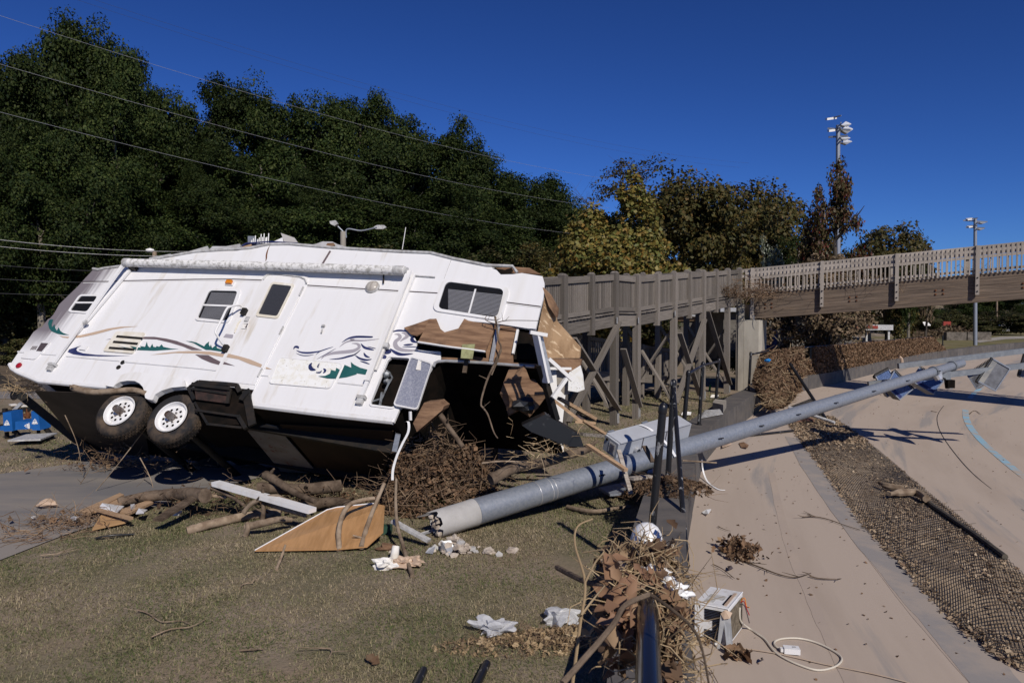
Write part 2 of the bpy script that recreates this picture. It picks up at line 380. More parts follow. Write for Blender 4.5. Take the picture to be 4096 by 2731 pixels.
# ------------------------------------------------------------------ low wall round the track, in panels
def wall_run(name, y0, y1, hz, th, step, label, z0=-.25):
    L0 = wall_at(y0)[0]
    root = empty(name, (L0.x, L0.y, 0), label, 'wall')
    pts = [p for p in WL if y0 < p.y < y1]; line = [wall_at(y0)[0]]+pts+[wall_at(y1)[0]]
    acc = [0]
    for a, b in zip(line, line[1:]): acc.append(acc[-1]+(b-a).length)
    n = max(1, round(acc[-1]/step))
    def pos(s):
        for i in range(len(line)-1):
            if acc[i] <= s <= acc[i+1]+1e-6: return line[i].lerp(line[i+1], (s-acc[i])/max(1e-6, acc[i+1]-acc[i]))
        return line[-1]
    for k in range(n):
        a, b = pos(acc[-1]*k/n+.004), pos(acc[-1]*(k+1)/n-.004); d = (b-a).normalized(); nl = V((-d.y, d.x, 0))
        A, B = V((a.x, a.y, z0)), V((b.x, b.y, z0)); j = random.uniform(-.006, .006); off = nl*j
        MB().prism([A+off, B+off, B+off+nl*th, A+off+nl*th], (0, 0, hz-z0+random.uniform(-.006, .006))).build('wall_panel', m_wall, root)
    return root
wall_run('track_wall', 1.6, 19.35, .5, .46, 1.25, 'low dark grey wall in the foreground with black rail posts on top')
wall_run('track_wall', 20.6, 73.5, .46, .3, 1.22, 'long curved grey panel wall running away below the leaf-choked fence')
# ------------------------------------------------------------------ overturned fifth-wheel trailer
_ps, _th, _be = R(14.6), R(37.2), R(4.5)
_s = V((math.cos(_ps), -math.sin(_ps), 0)); _n = V((-math.sin(_ps), -math.cos(_ps), 0)); _u = V((0, 0, 1))
TN = math.cos(_th)*_n+math.sin(_th)*_u; _u2 = -math.sin(_th)*_n+math.cos(_th)*_u
TS = math.cos(_be)*_s-math.sin(_be)*_u2; TU = math.sin(_be)*_s+math.cos(_be)*_u2
TO = at(852, 1518, 10.06)
TM = Matrix(((TS.x, -TN.x, TU.x, TO.x), (TS.y, -TN.y, TU.y, TO.y), (TS.z, -TN.z, TU.z, TO.z), (0, 0, 0, 1)))
trailer = empty('camper_trailer', TO, 'white wrecked camper trailer tipped on its side with awning and torn open front', 'camper trailer', mat4=TM)
def face(x, y, n=0.): return on_plane(x, y, TO+TN*n, TN)
def faces(pts, n=0.): return [face(*p, n=n) for p in pts]
def loc(p): return TM.inverted()@p                      # world -> (along, -out, up)
def T(s, n, u): return TO+TS*s+TN*n+TU*u
def rounded(c, r, k=5):
    """rounded outline of a quadrilateral of world points on the side"""
    out = []; m = len(c)
    for i in range(m):
        p, a, b = c[i], c[i-1], c[(i+1) % m]
        da, db = (a-p).normalized()*r, (b-p).normalized()*r
        for j in range(k+1):
            t = j/k; out.append(p+da*(1-t)**2+db*t**2)
    return out
def shrink(loop, d):
    c = sum(loop, V())/len(loop); out = []
    for p in loop:
        q = loc(p-TO+TO); cc = loc(c)
        v = V((q.x-cc.x, 0, q.z-cc.z)); L = v.length; out.append(p-(p-c)*(d/max(L, 1e-4)))
    return out

wall_img = [C1(1110, 245), C1(1430, 203), C1(1600, 150), C1(1950, 105), C1(2351, 20), (950, 1003), (1075, 978), (1160, 978), (1252, 986), (1325, 992), (1596, 1007), (1723, 1013), (1817, 1037), (1947, 1063), (1978, 1072),
            (1990, 1084), (2003, 1098), (2050, 1097), (2087, 1092), (2170, 1105), (2178, 1132), (2173, 1193), (2163, 1230), (2142, 1318),
            C3(1960, 912), C3(1790, 885), C3(1420, 852), C3(1375, 825), C3(1345, 880), C3(1300, 945), C3(1210, 965), C3(1135, 990), C3(1085, 950), C3(1040, 880), C3(1035, 825), C3(955, 825), C3(900, 855), C3(780, 890), C3(650, 930),
            C3(700, 985), C3(760, 1015), C3(800, 1100), C3(800, 1195), C3(1085, 1218), C3(1092, 1320), C3(1010, 1345), (1728, 1470), (1668, 1570), (1598, 1636), (1576, 1688),
            C5(700, 452), C5(80, 378), C4(2078, 640), C4(2090, 600), C4(2125, 520), C4(2160, 445), C4(1655, 372), C4(1400, 440), C4(1340, 462),
            C4(1180, 472), C4(1060, 510), C4(985, 555), C4(962, 612), C4(945, 621), C4(900, 612), C4(868, 595), C4(857, 520), C4(840, 465), C4(800, 422), C4(740, 392), C4(650, 389), C4(560, 405), C4(505, 440), C4(488, 466),
            C4(390, 452), C4(0, 415), (160, 1524), (100, 1500), (72, 1488), (50, 1474), (41, 1457), C1(215, 1235), C1(260, 1180), C1(350, 1060), C1(400, 985), C1(460, 938), C1(500, 925), C1(575, 830), C1(600, 818), C1(640, 775), C1(665, 735), C1(712, 650), C1(940, 430), C1(1010, 352)]
hole_img = [C5(1030, 70), C5(1055, 50), C5(1175, 58), C5(1182, 75), C5(1085, 380), C5(1060, 392), C5(925, 376), C5(912, 360)]
def skin():
    W_, H_ = faces(wall_img), faces(hole_img)
    W2, H2 = [loc(p) for p in W_], [loc(p) for p in H_]
    lo = [[V((p.x, p.z, 0)) for p in W2], [V((p.x, p.z, 0)) for p in H2]]
    tri = tessellate_polygon(lo); P = W_+H_; n = len(P); th = -TN*.035
    vs = P+[p+th for p in P]; fs = [tuple(t) for t in tri]+[tuple(i+n for i in t[::-1]) for t in tri]
    for a, k in ((0, len(W_)), (len(W_), len(H_))):
        for i in range(k): j = (i+1) % k; fs.append((a+i, a+j, n+a+j, n+a+i))
    return MB().add(vs, fs)
# the rear end of the skin has a broad purple-grey graphic, worn, fading towards the front
m_skin = M('trailer_skin', (.715, .71, .72), (.66, .645, .625), 1.6, .35, .45, stretch=(2.5, 1, .35), lo=.5, hi=.8, col3=(.50, .44, .35), scale3=1.3, lo3=.61, hi3=.80, stretch3=(3.2, 1, .5), coords='Object', bump=.22, bscale=1.6, bdist=.03)
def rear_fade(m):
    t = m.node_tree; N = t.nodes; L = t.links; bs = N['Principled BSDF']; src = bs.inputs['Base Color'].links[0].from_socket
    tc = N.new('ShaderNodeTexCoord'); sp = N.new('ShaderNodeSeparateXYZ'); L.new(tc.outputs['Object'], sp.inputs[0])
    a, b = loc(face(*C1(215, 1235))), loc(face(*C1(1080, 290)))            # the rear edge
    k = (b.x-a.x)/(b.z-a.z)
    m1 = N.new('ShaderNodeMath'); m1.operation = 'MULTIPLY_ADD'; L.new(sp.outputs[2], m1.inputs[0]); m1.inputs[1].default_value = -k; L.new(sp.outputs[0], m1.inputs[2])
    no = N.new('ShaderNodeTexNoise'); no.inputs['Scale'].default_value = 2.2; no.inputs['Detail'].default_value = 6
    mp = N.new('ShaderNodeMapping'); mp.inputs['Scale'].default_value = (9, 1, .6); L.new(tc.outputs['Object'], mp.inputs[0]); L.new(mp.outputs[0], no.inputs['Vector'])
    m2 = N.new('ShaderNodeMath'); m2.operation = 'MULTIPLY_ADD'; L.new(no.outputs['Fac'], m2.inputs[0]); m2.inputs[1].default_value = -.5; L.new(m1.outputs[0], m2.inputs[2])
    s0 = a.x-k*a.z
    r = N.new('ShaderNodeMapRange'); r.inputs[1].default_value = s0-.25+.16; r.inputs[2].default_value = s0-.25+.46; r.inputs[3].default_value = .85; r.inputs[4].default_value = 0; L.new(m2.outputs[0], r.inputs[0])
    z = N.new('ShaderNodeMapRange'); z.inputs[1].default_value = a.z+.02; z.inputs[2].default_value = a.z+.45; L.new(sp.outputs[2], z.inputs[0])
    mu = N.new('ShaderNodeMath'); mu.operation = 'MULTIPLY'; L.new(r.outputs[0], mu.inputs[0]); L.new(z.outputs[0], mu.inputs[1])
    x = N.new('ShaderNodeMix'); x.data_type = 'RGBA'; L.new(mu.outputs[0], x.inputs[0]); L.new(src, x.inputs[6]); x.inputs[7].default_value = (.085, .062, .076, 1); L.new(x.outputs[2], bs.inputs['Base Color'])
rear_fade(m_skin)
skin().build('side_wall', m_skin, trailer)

# the box behind the skin
BW = 2.3
box_img = [C1(1110, 245), C1(1950, 105), (950, 1003), (1075, 978), (1325, 992), (1723, 1013), (1947, 1063), (2087, 1092), (2172, 1112), (2142, 1330), C3(2235, 1400), C3(1100, 1335), (1728, 1475), (1660, 1580), (1572, 1680),
           C5(80, 370), C4(2090, 560), C4(1340, 430), C4(955, 470), C4(850, 410), C4(390, 430), (160, 1515), (45, 1458), C1(260, 1180), C1(712, 650)]
bp = [p-TN*.04 for p in faces(box_img)]; inn = -TN*BW
def strip(i0, i1, name, mat):
    b = MB()
    for i in range(i0, i1):
        p, q = bp[i % len(bp)], bp[(i+1) % len(bp)]; b.add([p, q, q+inn, p+inn], [(0, 1, 2, 3)])
    return b.build(name, mat, trailer)
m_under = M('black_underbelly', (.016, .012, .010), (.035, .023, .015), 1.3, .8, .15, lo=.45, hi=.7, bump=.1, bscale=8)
m_roof = M('rubber_roof', (.45, .45, .46), (.3, .29, .28), 3, .7, .2)
strip(0, 8, 'roof', m_roof); strip(10, 13, 'overhang_floor', m_dark); strip(13, 14, 'front_shade_cover', m_dark); strip(14, 21, 'underbelly', m_under); strip(21, 25, 'rear_wall', m_white)  # open front and overhang coloured near-black, shade painted where sun would reach
n_ = len(bp); tri = tessellate_polygon([[V((loc(p).x, loc(p).z, 0)) for p in bp]])
MB().add([p+inn for p in bp], [tuple(t) for t in tri]).build('far_wall', m_white, trailer)
MB().add([p-TN*.09 for p in bp], [tuple(t) for t in tri]).build('inner_panel', m_dark, trailer)  # near-black sheet painting the inside of the trailer as shaded

# roof edge trim, gutters
def tubes(name, mat, runs, r, n=0., parent=trailer, sides=8):
    for pts in runs: MB().tube(faces(pts, n), r, sides).build(name, mat, parent, smooth=True)
m_trim = M('grey_trim', (.50, .50, .50), (.32, .31, .30), 14, .5, .4)
tubes('roof_trim', m_trim, [[C1(1800, 115), C1(2351, 18), (1000, 992), (1075, 977), (1160, 976), (1252, 984), (1325, 990), (1596, 1006), (1723, 1011), (1817, 1035), (1947, 1061), C3(1950, 195), C3(2005, 270)]], .022, .01)
tubes('roof_trim', m_trim, [[C1(1115, 225), C1(1180, 235), C1(1250, 218), C1(1440, 195)]], .022, .01)
tubes('side_trim', m_white, [[C1(800, 1272), C1(1440, 1330)], [C1(1500, 1340), C1(2351, 1415), C4(1700, 243)], [C4(2235, 302), C4(2325, 308)], [C5(690, 222), C5(862, 240)], [C1(215, 1220), C1(290, 1228)], [C1(500, 1245), C1(690, 1258)]], .014, .004)
m_stripe = M('dark_pinstripe', (.07, .055, .06), rough=.5)
tubes('pinstripe', m_stripe, [[C1(990, 380), C1(1310, 378), C1(1500, 370), C1(2351, 352), C2(700, 350), C2(1050, 362)], [C2(1590, 424), C2(2290, 468), C3(200, 466), C3(580, 490)], [C3(690, 497), C3(1060, 518)], [C3(1880, 628), C3(2290, 680)]], .009, .0)
m_bright = M('pale_moulding', (.72, .71, .70), rough=.4)
tubes('moulding', m_bright, [[C1(1000, 394), C1(1310, 390), C1(2351, 364), C2(1050, 376)], [C2(1590, 440), C2(2290, 482), C3(580, 505)], [C3(1880, 645), C3(2290, 694)]], .006, .002)

# printed graphics, 3 mm proud sheets
def decal(pts, mat, k=0, n=.0035, name='graphic'):
    P = faces(pts, n)
    if k: P = [p for p in _smooth([tuple(q) for q in P+[P[0]]], k)][:-1]
    t = tessellate_polygon([[V((loc(p).x, loc(p).z, 0)) for p in P]])
    return MB().add(P, [tuple(q) for q in t]).build(name, mat, trailer)
m_teal = M('teal_print', (.012, .082, .082), (.02, .10, .098), 5, .45, .4)
m_navy = M('navy_print', (.018, .024, .085), (.03, .04, .13), 5, .45, .4)
m_mauve = M('mauve_print', (.115, .085, .092), (.14, .105, .11), 5, .45, .4)
m_tan = M('tan_print', (.46, .34, .25), rough=.45)
m_lav = M('grey_print', (.33, .31, .345), rough=.45)
decal([C1(575, 880), C1(590, 840), C1(610, 830), C1(640, 835), C1(620, 890), C1(625, 925), C1(655, 890), C1(662, 935), C1(682, 965), C1(703, 925), C1(725, 970), C1(760, 995), C1(830, 1018), C1(760, 1018), C1(690, 1005), C1(620, 975), C1(590, 940)], m_teal)
decal([C1(705, 1022), C1(760, 1035), C1(830, 1040), C1(960, 1022), C1(1100, 990), C1(1300, 940), C1(1450, 918), C1(1665, 914), C1(1500, 930), C1(1350, 955), C1(1150, 1010), C1(960, 1050), C1(830, 1058), C1(750, 1048)], m_tan)
decal([C1(975, 1145), C1(930, 1170), C1(915, 1195), C1(930, 1215), C1(1000, 1238), C1(1150, 1255), C1(1400, 1265), C1(1580, 1265), C1(1400, 1272), C1(1200, 1275), C1(1000, 1268), C1(880, 1250), C1(810, 1222), C1(830, 1190)], m_navy)
decal([C1(1265, 1075), C1(1380, 1055), C1(1550, 1045), C1(1700, 1050), C1(1730, 1040), C1(1850, 1040), C1(2000, 1062), C1(2120, 1090), C1(2351, 1175), C2(330, 1200), C2(200, 1200), C2(90, 1155), C1(2040, 1110), C1(1880, 1072), C1(1730, 1066), C1(1600, 1062), C1(1450, 1062)], m_mauve)
decal([C1(1640, 1200), C1(1660, 1165), C1(1690, 1170), C1(1680, 1150), C1(1740, 1160), C1(1762, 1097), C1(1775, 1150), C1(1800, 1170), C1(1828, 1122), C1(1840, 1160), C1(1870, 1165), C1(1880, 1150), C1(1910, 1160), C1(1940, 1130), C1(1960, 1160), C1(2050, 1180), C1(2145, 1186), C1(2000, 1198), C1(1850, 1208)], m_teal)
decal([C1(1405, 1148), C1(1500, 1165), C1(1600, 1180), C1(1560, 1150), C1(1640, 1165), C1(1625, 1195), C1(1520, 1175)], m_teal, n=.03)
decal([C2(125, 1090), C2(200, 1095), C2(260, 1110), C2(350, 1155), C2(370, 1125), C2(410, 1095), C2(405, 1130), C2(420, 1160), C2(430, 1130), C2(445, 1175), C2(495, 1135), C2(505, 1175), C2(560, 1190), C2(610, 1225), C2(530, 1215), C2(430, 1200), C2(370, 1198), C2(300, 1160), C2(220, 1115)], m_teal)
decal([C1(1808, 1258), C1(1950, 1235), C1(2150, 1215), C1(2351, 1210), C2(250, 1210), C2(430, 1218), C2(600, 1248), C2(580, 1285), C2(430, 1258), C2(250, 1238), C2(0, 1235), C1(2000, 1245)], m_tan)
decal([C2(640, 1242), C2(760, 1270), C2(900, 1310), C2(1045, 1372), C2(1030, 1408), C2(900, 1368), C2(760, 1310), C2(618, 1283)], m_tan, n=.026)
decal([C2(1095, 1400), C2(1165, 1432), C2(1085, 1425)], m_tan)
decal([C2(240, 1252), C2(400, 1260), C2(470, 1300), C2(550, 1340), C2(530, 1378), C2(430, 1352), C2(320, 1305)], m_mauve)
decal([C2(590, 1340), C2(720, 1390), C2(575, 1368)], m_mauve, n=.026)
decal([C2(2035, 1375), C2(2115, 1410), C2(2110, 1340), C2(2150, 1375), C2(2220, 1410), C2(2315, 1435), C3(215, 1437), C3(185, 1495), C3(80, 1478), C2(2180, 1490), C2(2060, 1525), C2(1965, 1538)], m_teal, n=.004)
decal([C2(1715, 1510), C2(1800, 1508), C2(1860, 1480), C2(1872, 1435), C2(1925, 1450), C2(1935, 1410), C2(1978, 1435), C2(1930, 1540), C2(1830, 1535)], m_teal, n=.028)
# swirl lines: tapered strokes
def stroke(pts, wid, mat, n=.0035):
    P = _smooth([tuple(face(*p, n=n)) for p in pts], 5); m = len(P); vs, fs = [], []
    for i, p in enumerate(P):
        d = (P[min(i+1, m-1)]-P[max(i-1, 0)]).normalized(); sd = d.cross(TN); w_ = wid*math.sin(math.pi*(i+.15)/(m-.7))**.8/2
        vs += [p+sd*w_, p-sd*w_]
    for i in range(m-1): fs.append((2*i, 2*i+1, 2*i+3, 2*i+2))
    return MB().add(vs, fs).build('swirl', mat, trailer)
for pts, wid, mat in [
    ([C2(1422, 1190), C2(1440, 1160), C2(1475, 1165), C2(1480, 1185)], .035, m_navy),
    ([C2(1455, 1200), C2(1510, 1225), C2(1600, 1232), C2(1700, 1220), C2(1780, 1200)], .03, m_navy),
    ([C2(1450, 1235), C2(1520, 1262), C2(1600, 1265), C2(1670, 1252)], .014, m_navy),
    ([C2(1690, 1255), C2(1740, 1215), C2(1820, 1185), C2(1900, 1160)], .018, m_navy),
    ([C2(1700, 1310), C2(1780, 1265), C2(1860, 1220), C2(1935, 1178)], .012, m_navy),
    ([C2(1750, 1310), C2(1800, 1265), C2(1900, 1235), C2(2050, 1220), C2(2150, 1205), C2(2210, 1165), C2(2190, 1125), C2(2120, 1118)], .055, m_lav),
    ([C2(2000, 1110), C2(2080, 1060), C2(2180, 1040), C2(2351, 1042), C3(270, 1038)], .035, m_navy),
    ([C2(1970, 1165), C2(2050, 1105), C2(2150, 1078), C3(0, 1078), C3(150, 1085), C3(360, 1065)], .035, m_lav),
    ([C2(1850, 1310), C2(1980, 1300), C2(2080, 1275), C2(2160, 1250), C2(2230, 1190)], .03, m_navy),
    ([C3(130, 1120), C3(170, 1165), C3(230, 1185), C3(290, 1200)], .035, m_navy), ([C3(210, 1155), C3(270, 1172), C3(330, 1185)], .012, m_navy),
    ([C3(165, 1230), C3(190, 1270), C3(240, 1290)], .03, m_navy), ([C3(60, 1260), C3(120, 1300), C3(200, 1318), C3(270, 1305)], .03, m_navy),
    ([C3(0, 1262), C3(60, 1250), C3(130, 1195)], .02, m_lav), ([C3(120, 1330), C3(180, 1348), C3(240, 1370)], .02, m_navy),
    ([C3(530, 1010), C3(580, 1010), C3(600, 1050), C3(545, 1100), C3(555, 1160), C3(620, 1195), C3(740, 1205), C3(830, 1195)], .06, m_lav),
    ([C3(490, 990), C3(550, 968), C3(620, 965), C3(690, 980)], .03, m_navy), ([C3(600, 1095), C3(650, 1060), C3(690, 1030), C3(665, 998), C3(620, 992)], .05, m_lav),
    ([C3(780, 1030), C3(745, 1055), C3(755, 1090), C3(810, 1110)], .05, m_navy), ([C3(640, 1138), C3(700, 1135), C3(760, 1130)], .03, m_navy),
    ([C3(625, 1162), C3(720, 1160), C3(850, 1165)], .014, m_navy), ([C3(480, 1180), C3(540, 1225), C3(620, 1252), C3(760, 1242)], .045, m_navy),
    ([C3(400, 1200), C3(440, 1215), C3(495, 1225)], .09, m_navy), ([C3(375, 1260), C3(410, 1280), C3(430, 1300)], .06, m_navy), ([C3(350, 1310), C3(345, 1340), C3(320, 1355)], .03, m_navy),
    ([C3(975, 1240), C3(1030, 1250), C3(1080, 1260)], .014, m_navy)]: stroke(pts, wid, mat)
for pts, wid in [([C2(1645, 1350), C2(1620, 1385), C2(1640, 1425), C2(1690, 1435)], .05), ([C2(1735, 1355), C2(1715, 1390), C2(1722, 1408)], .02), ([C2(1780, 1418), C2(1805, 1445), C2(1775, 1472)], .03), ([C2(1690, 1465), C2(1740, 1465), C2(1760, 1440)], .02)]: stroke(pts, wid, m_navy, .028)

# windows: frame, pane, blind slats, meeting rail
m_glass = M('window_glass', (.02, .022, .026), rough=.06, spec=.6, alpha=.42)
m_blind = M('blind_slat', (.58, .58, .62), (.48, .48, .52), 6, .6, .3)
m_tint = M('tinted_door_glass', (.035, .036, .042), (.075, .076, .085), 260, .25, .5, lo=.5, hi=.7)
m_cream = M('yellowed_plastic', (.62, .57, .47), (.72, .69, .63), 6, .45, .4)
def window(corners, fw, r, slat_box=None, rails=(), fmat=m_white, gmat=None, back=m_dark, pitch=.024, thick=.022):
    O = rounded(faces(corners), r); I = shrink(O, fw)
    fr = MB().ring(O, I, TN*thick).build('window_frame', fmat, trailer)
    MB().poly([p+TN*.002 for p in I]).build('window_back', back, fr)
    if slat_box:
        a, b, c, d = [loc(p) for p in faces(slat_box)]; z0, z1 = min(b.z, a.z), max(c.z, d.z)
        k = int((z1-z0)/pitch)
        for i in range(k):
            t = (i+.5)/k; p0, p1 = a.lerp(d, t), b.lerp(c, t)
            P0, P1 = T(p0.x, .006, p0.z), T(p1.x, .006, p1.z)
            piece('blind_slat', P0, P1, pitch*.72, .003, m_blind, fr, up=TN+TU*.35)
    MB().poly([p+TN*.013 for p in I]).build('pane', gmat or m_glass, fr)
    for (p, q, w_) in rails:
        P, Q = face(*p, n=.016), face(*q, n=.016); MB().beam(P, Q, w_, .012, TN).build('meeting_rail', fmat, fr)
    return fr
window([C3(985, 735), C3(1820, 860), C3(1925, 455), C3(1115, 352)], .075, .12, [C3(1180, 725), C3(1780, 800), C3(1835, 540), C3(1180, 470)], [(C3(1425, 765), C3(1507, 470), .022)])
window([C2(235, 850), C2(650, 885), C2(800, 475), C2(405, 470)], .05, .08, [C2(300, 825), C2(590, 835), C2(765, 520), C2(440, 510)], [(C2(335, 660), C2(705, 675), .03)], pitch=.02)
window([C1(815, 750), C1(1060, 770), C1(1215, 545), C1(965, 540)], .04, .07, None, [(C1(905, 632), C1(1120, 632), .03)])

# entry door with its own window, handle, lock; rounded top, rain gutter
D0 = faces([C4(1650, 372), C4(2165, 425), C2(1610, 330), C2(1100, 280)])
Dl = rounded(D0[2:]+D0[:2], .10); Dl = Dl[:12]+[D0[0], D0[1]]
door = MB().prism([p for p in Dl], TN*.022).build('entry_door', m_skin, trailer)
fr = MB().ring(Dl, [p+(p-sum(Dl, V())/len(Dl))*.045 for p in Dl], TN*.012).build('door_frame', m_white, trailer)
dw = rounded(faces([C2(968, 800), C2(1235, 830), C2(1440, 415), C2(1165, 388)], .022), .05); di = shrink(dw, .045)
f2 = MB().ring(dw, di, TN*.018).build('door_window', m_cream, door); MB().poly([p+TN*.006 for p in di]).build('tinted_pane', m_tint, f2)
MB().tube(faces([C2(1060, 355), C2(1100, 300), C2(1180, 283), C2(1500, 322), C2(1560, 350), C2(1578, 400)], .03), .013, 6).build('rain_gutter', m_trim, trailer)
b = MB(); 
for y0, y1 in ((C2(1540, 440), C2(1490, 545)), (C2(1300, 915), C2(1252, 1010)), (C2(1045, 1420), C2(992, 1520))): MB().tube(faces([y0, y1], .03), .012, 6).build('hinge', m_trim, door)
MB().ring(rounded(faces([C2(800, 945), C2(868, 952), C2(888, 882), C2(822, 880)], .022), .01), shrink(rounded(faces([C2(800, 945), C2(868, 952), C2(888, 882), C2(822, 880)], .022), .01), .012), TN*.015).build('latch_plate', m_bright, door)
MB().box(face(*C2(862, 910), n=.035), TS*.006, TU*.035, TN*.01).build('latch', m_stripe, door)
MB().box(face(*C2(866, 830), n=.03), TS*.03, TU*.04, TN*.012).build('deadbolt', m_trim, door)
MB().tube(faces([C2(720, 1000), C2(735, 940), C2(760, 880), C2(800, 842)], 0), .018, 6).build('grab_bar', m_cream, trailer)
# a folding hand rail stands off the wall beside the door
P = [face(*C2(608, 1160), n=.03), face(*C2(565, 1115), n=.10), face(*C2(497, 1010), n=.22), face(*C2(492, 960), n=.24), face(*C2(560, 830), n=.24), face(*C2(615, 715), n=.22), face(*C2(660, 680), n=.2), face(*C2(775, 660), n=.10), face(*C2(835, 715), n=.03)]
hr = MB().tube(_smooth([tuple(p) for p in P], 4), .016, 10).build('hand_rail', m_white, trailer, smooth=True)
for p in (C2(610, 1185), C2(833, 745)): MB().box(face(*p, n=.04), TS*.035, TU*.05, TN*.04).build('rail_bracket', m_blackmat, hr)
MB().poly(faces([C2(580, 1045), C2(695, 1060), C2(700, 1015), C2(610, 1005)], .004)).build('warning_sticker', m_lav, trailer)
m_whitetext = M('white_print', (.85, .85, .85), rough=.6)
def lamp(name, p, w_, h_, d_, mat, base=m_white):
    c = face(*p); o = MB().box(c+TN*.012, TS*(w_/2+.015), TU*(h_/2+.012), TN*.012).build(name, base, trailer)
    MB().box(c+TN*(.024+d_/2), TS*(w_/2), TU*(h_/2), TN*(d_/2)).build('lens', mat, o)
m_amber = M('amber_lens', (.62, .20, .012), rough=.2, spec=.5); m_redl = M('red_lens', (.30, .01, .02), rough=.2, spec=.5)
lamp('porch_light', C2(665, 404), .10, .06, .035, m_amber)
rl = MB(); c = face(*C1(232, 1388)); rl.lathe([(.045, 0), (.045, .02), (.03, .03), (0, .032)], c, TN, 20); rl.build('marker_light', m_redl, trailer, smooth=True)
m_lens = M('ribbed_clear_lens', (.45, .42, .38), (.28, .25, .22), 30, .3, .5, stretch=(1, 1, .1))
c = face(*C3(273, 450)); lo_ = MB().lathe([(.105, 0), (.105, .02), (.092, .035)], c, TN, 28).build('flood_light', m_trim, trailer, smooth=True)
MB().lathe([(.094, .03), (.08, .05), (.05, .062), (0, .066)], c, TN, 28).build('lens', m_lens, lo_, smooth='all')
for nm, p, w_, h_ in (('cable_hatch', C1(1000, 1175), .11, .07),):
    MB().box(face(*p, n=.015), TS*w_/2, TU*h_/2, TN*.012).build(nm, m_white, trailer)
for p in (C1(1475, 1350), C1(1425, 1408)):
    o = MB().lathe([(.0, .004), (.028, .004), (.034, .012), (.034, 0)], face(*p), TN, 16).build('shore_port', m_blackmat, trailer)
# fridge vent with three louvres
vo = rounded(faces([C1(1245, 1220), C1(1600, 1250), C1(1750, 1000), C1(1405, 985)]), .03)
vt = MB().prism(vo, TN*.025).build('fridge_vent', m_cream, trailer)
for a_, b_ in ((C1(1400, 1035), C1(1705, 1060)), (C1(1360, 1100), C1(1650, 1125)), (C1(1310, 1172), C1(1610, 1195))):
    piece('louvre', face(*a_, n=.03), face(*b_, n=.03), .035, .012, m_blackmat, vt, up=TN)
ho = rounded(faces([C1(245, 1300), C1(430, 1320), C1(620, 1105), C1(440, 1090)]), .05)
ht = MB().prism(ho, TN*.02).build('water_heater_door', m_skin, trailer)
MB().poly(faces([C1(432, 1210), C1(500, 1215), C1(580, 1118), C1(495, 1112)], .023)).build('grille', m_stripe, ht)
for i in range(4): MB().beam(face(*C1(365+i*18, 1196), n=.023), face(*C1(400+i*16, 1152), n=.023), .012, .004, TN).build('slot', m_stripe, ht)
# baggage door (closed) and open one
bo = rounded(faces([C5(215, 232), C5(640, 268), C5(728, 95), C5(290, 52)]), .06); bi = shrink(bo, .02)
m_patchy = M('flaking_white', (.70, .68, .62), (.76, .76, .75), 16, .5, .3, lo=.35, hi=.55, col3=(.34, .31, .25), scale3=38, lo3=.62, hi3=.68)
MB().ring(bo, bi, TN*.02).build('door_frame', m_white, trailer); MB().prism(bi, TN*.016).build('baggage_door', m_patchy, trailer)
ring_o = rounded(faces([C5(900, 385), C5(1075, 408), C5(1195, 48), C5(1030, 38)]), .05); MB().ring(ring_o, shrink(ring_o, .028), TN*.015).build('hatch_frame', m_white, trailer)
oc = [face(*C5(1070, 385), n=.02), face(*C5(1235, 418), n=.05), face(*C5(1340, 95), n=.10), face(*C5(1190, 50), n=.02)]
m_foil = M('foil_back_of_door', (.235, .245, .31), (.34, .35, .40), 45, .5, .4, metal=.1, lo=.45, hi=.6)
od = MB().ring(rounded(oc, .05), shrink(rounded(oc, .05), .02), TN*.03).build('open_hatch_door', m_white, trailer); MB().prism(shrink(rounded(oc, .05), .018), TN*.018).build('foil_panel', m_foil, od)
lb = [C5(1222, 135), C5(1280, 142), C5(1305, 75), C5(1240, 64)]; MB().poly([od_+TN*.004 for od_ in faces(lb, .075)]).build('paper_label', m_paper, od)
b = MB(); b.blob(face(*C5(1020, 170), n=-.03), .05, 1); b.blob(face(*C5(1025, 215), n=-.03), .045, 2); b.tube(faces([C5(1020, 140), C5(1045, 158), C5(1060, 190), C5(1030, 240), C5(990, 330), C5(930, 350)], -.02), .013, 6); b.tube(faces([C5(990, 290), C5(975, 380)], -.015), .018, 6)
b.build('valve_and_hoses', M('dull_metal', (.24, .26, .28), (.1, .1, .1), 12, .5, .5, metal=.3), trailer, smooth=True)
# fender skirt bulges out over the wheels
fsk = [C4(390, 448), C4(430, 405), C4(520, 345), C4(640, 298), C4(760, 285), C4(900, 300), C4(1150, 335), C4(1330, 380), C4(1345, 458), C4(1180, 472), C4(1060, 510), C4(985, 555), C4(962, 612), C4(945, 621), C4(900, 612), C4(868, 595), C4(857, 520), C4(840, 465), C4(800, 422), C4(740, 392), C4(650, 389), C4(560, 405), C4(505, 440), C4(488, 466)]
MB().prism(faces(fsk), TN*.05).build('fender_skirt', m_white, trailer)
MB().tube(faces([(41, 1457), (50, 1474), (72, 1488), (100, 1500), (160, 1524), C4(0, 412), C4(390, 447)], -.02), .035, 8).build('skirt_edge', m_white, trailer, smooth=True)
MB().tube(faces([C5(80, 372), C5(700, 447), (1574, 1684)], -.03), .045, 8).build('skirt_edge', m_white, trailer, smooth=True)

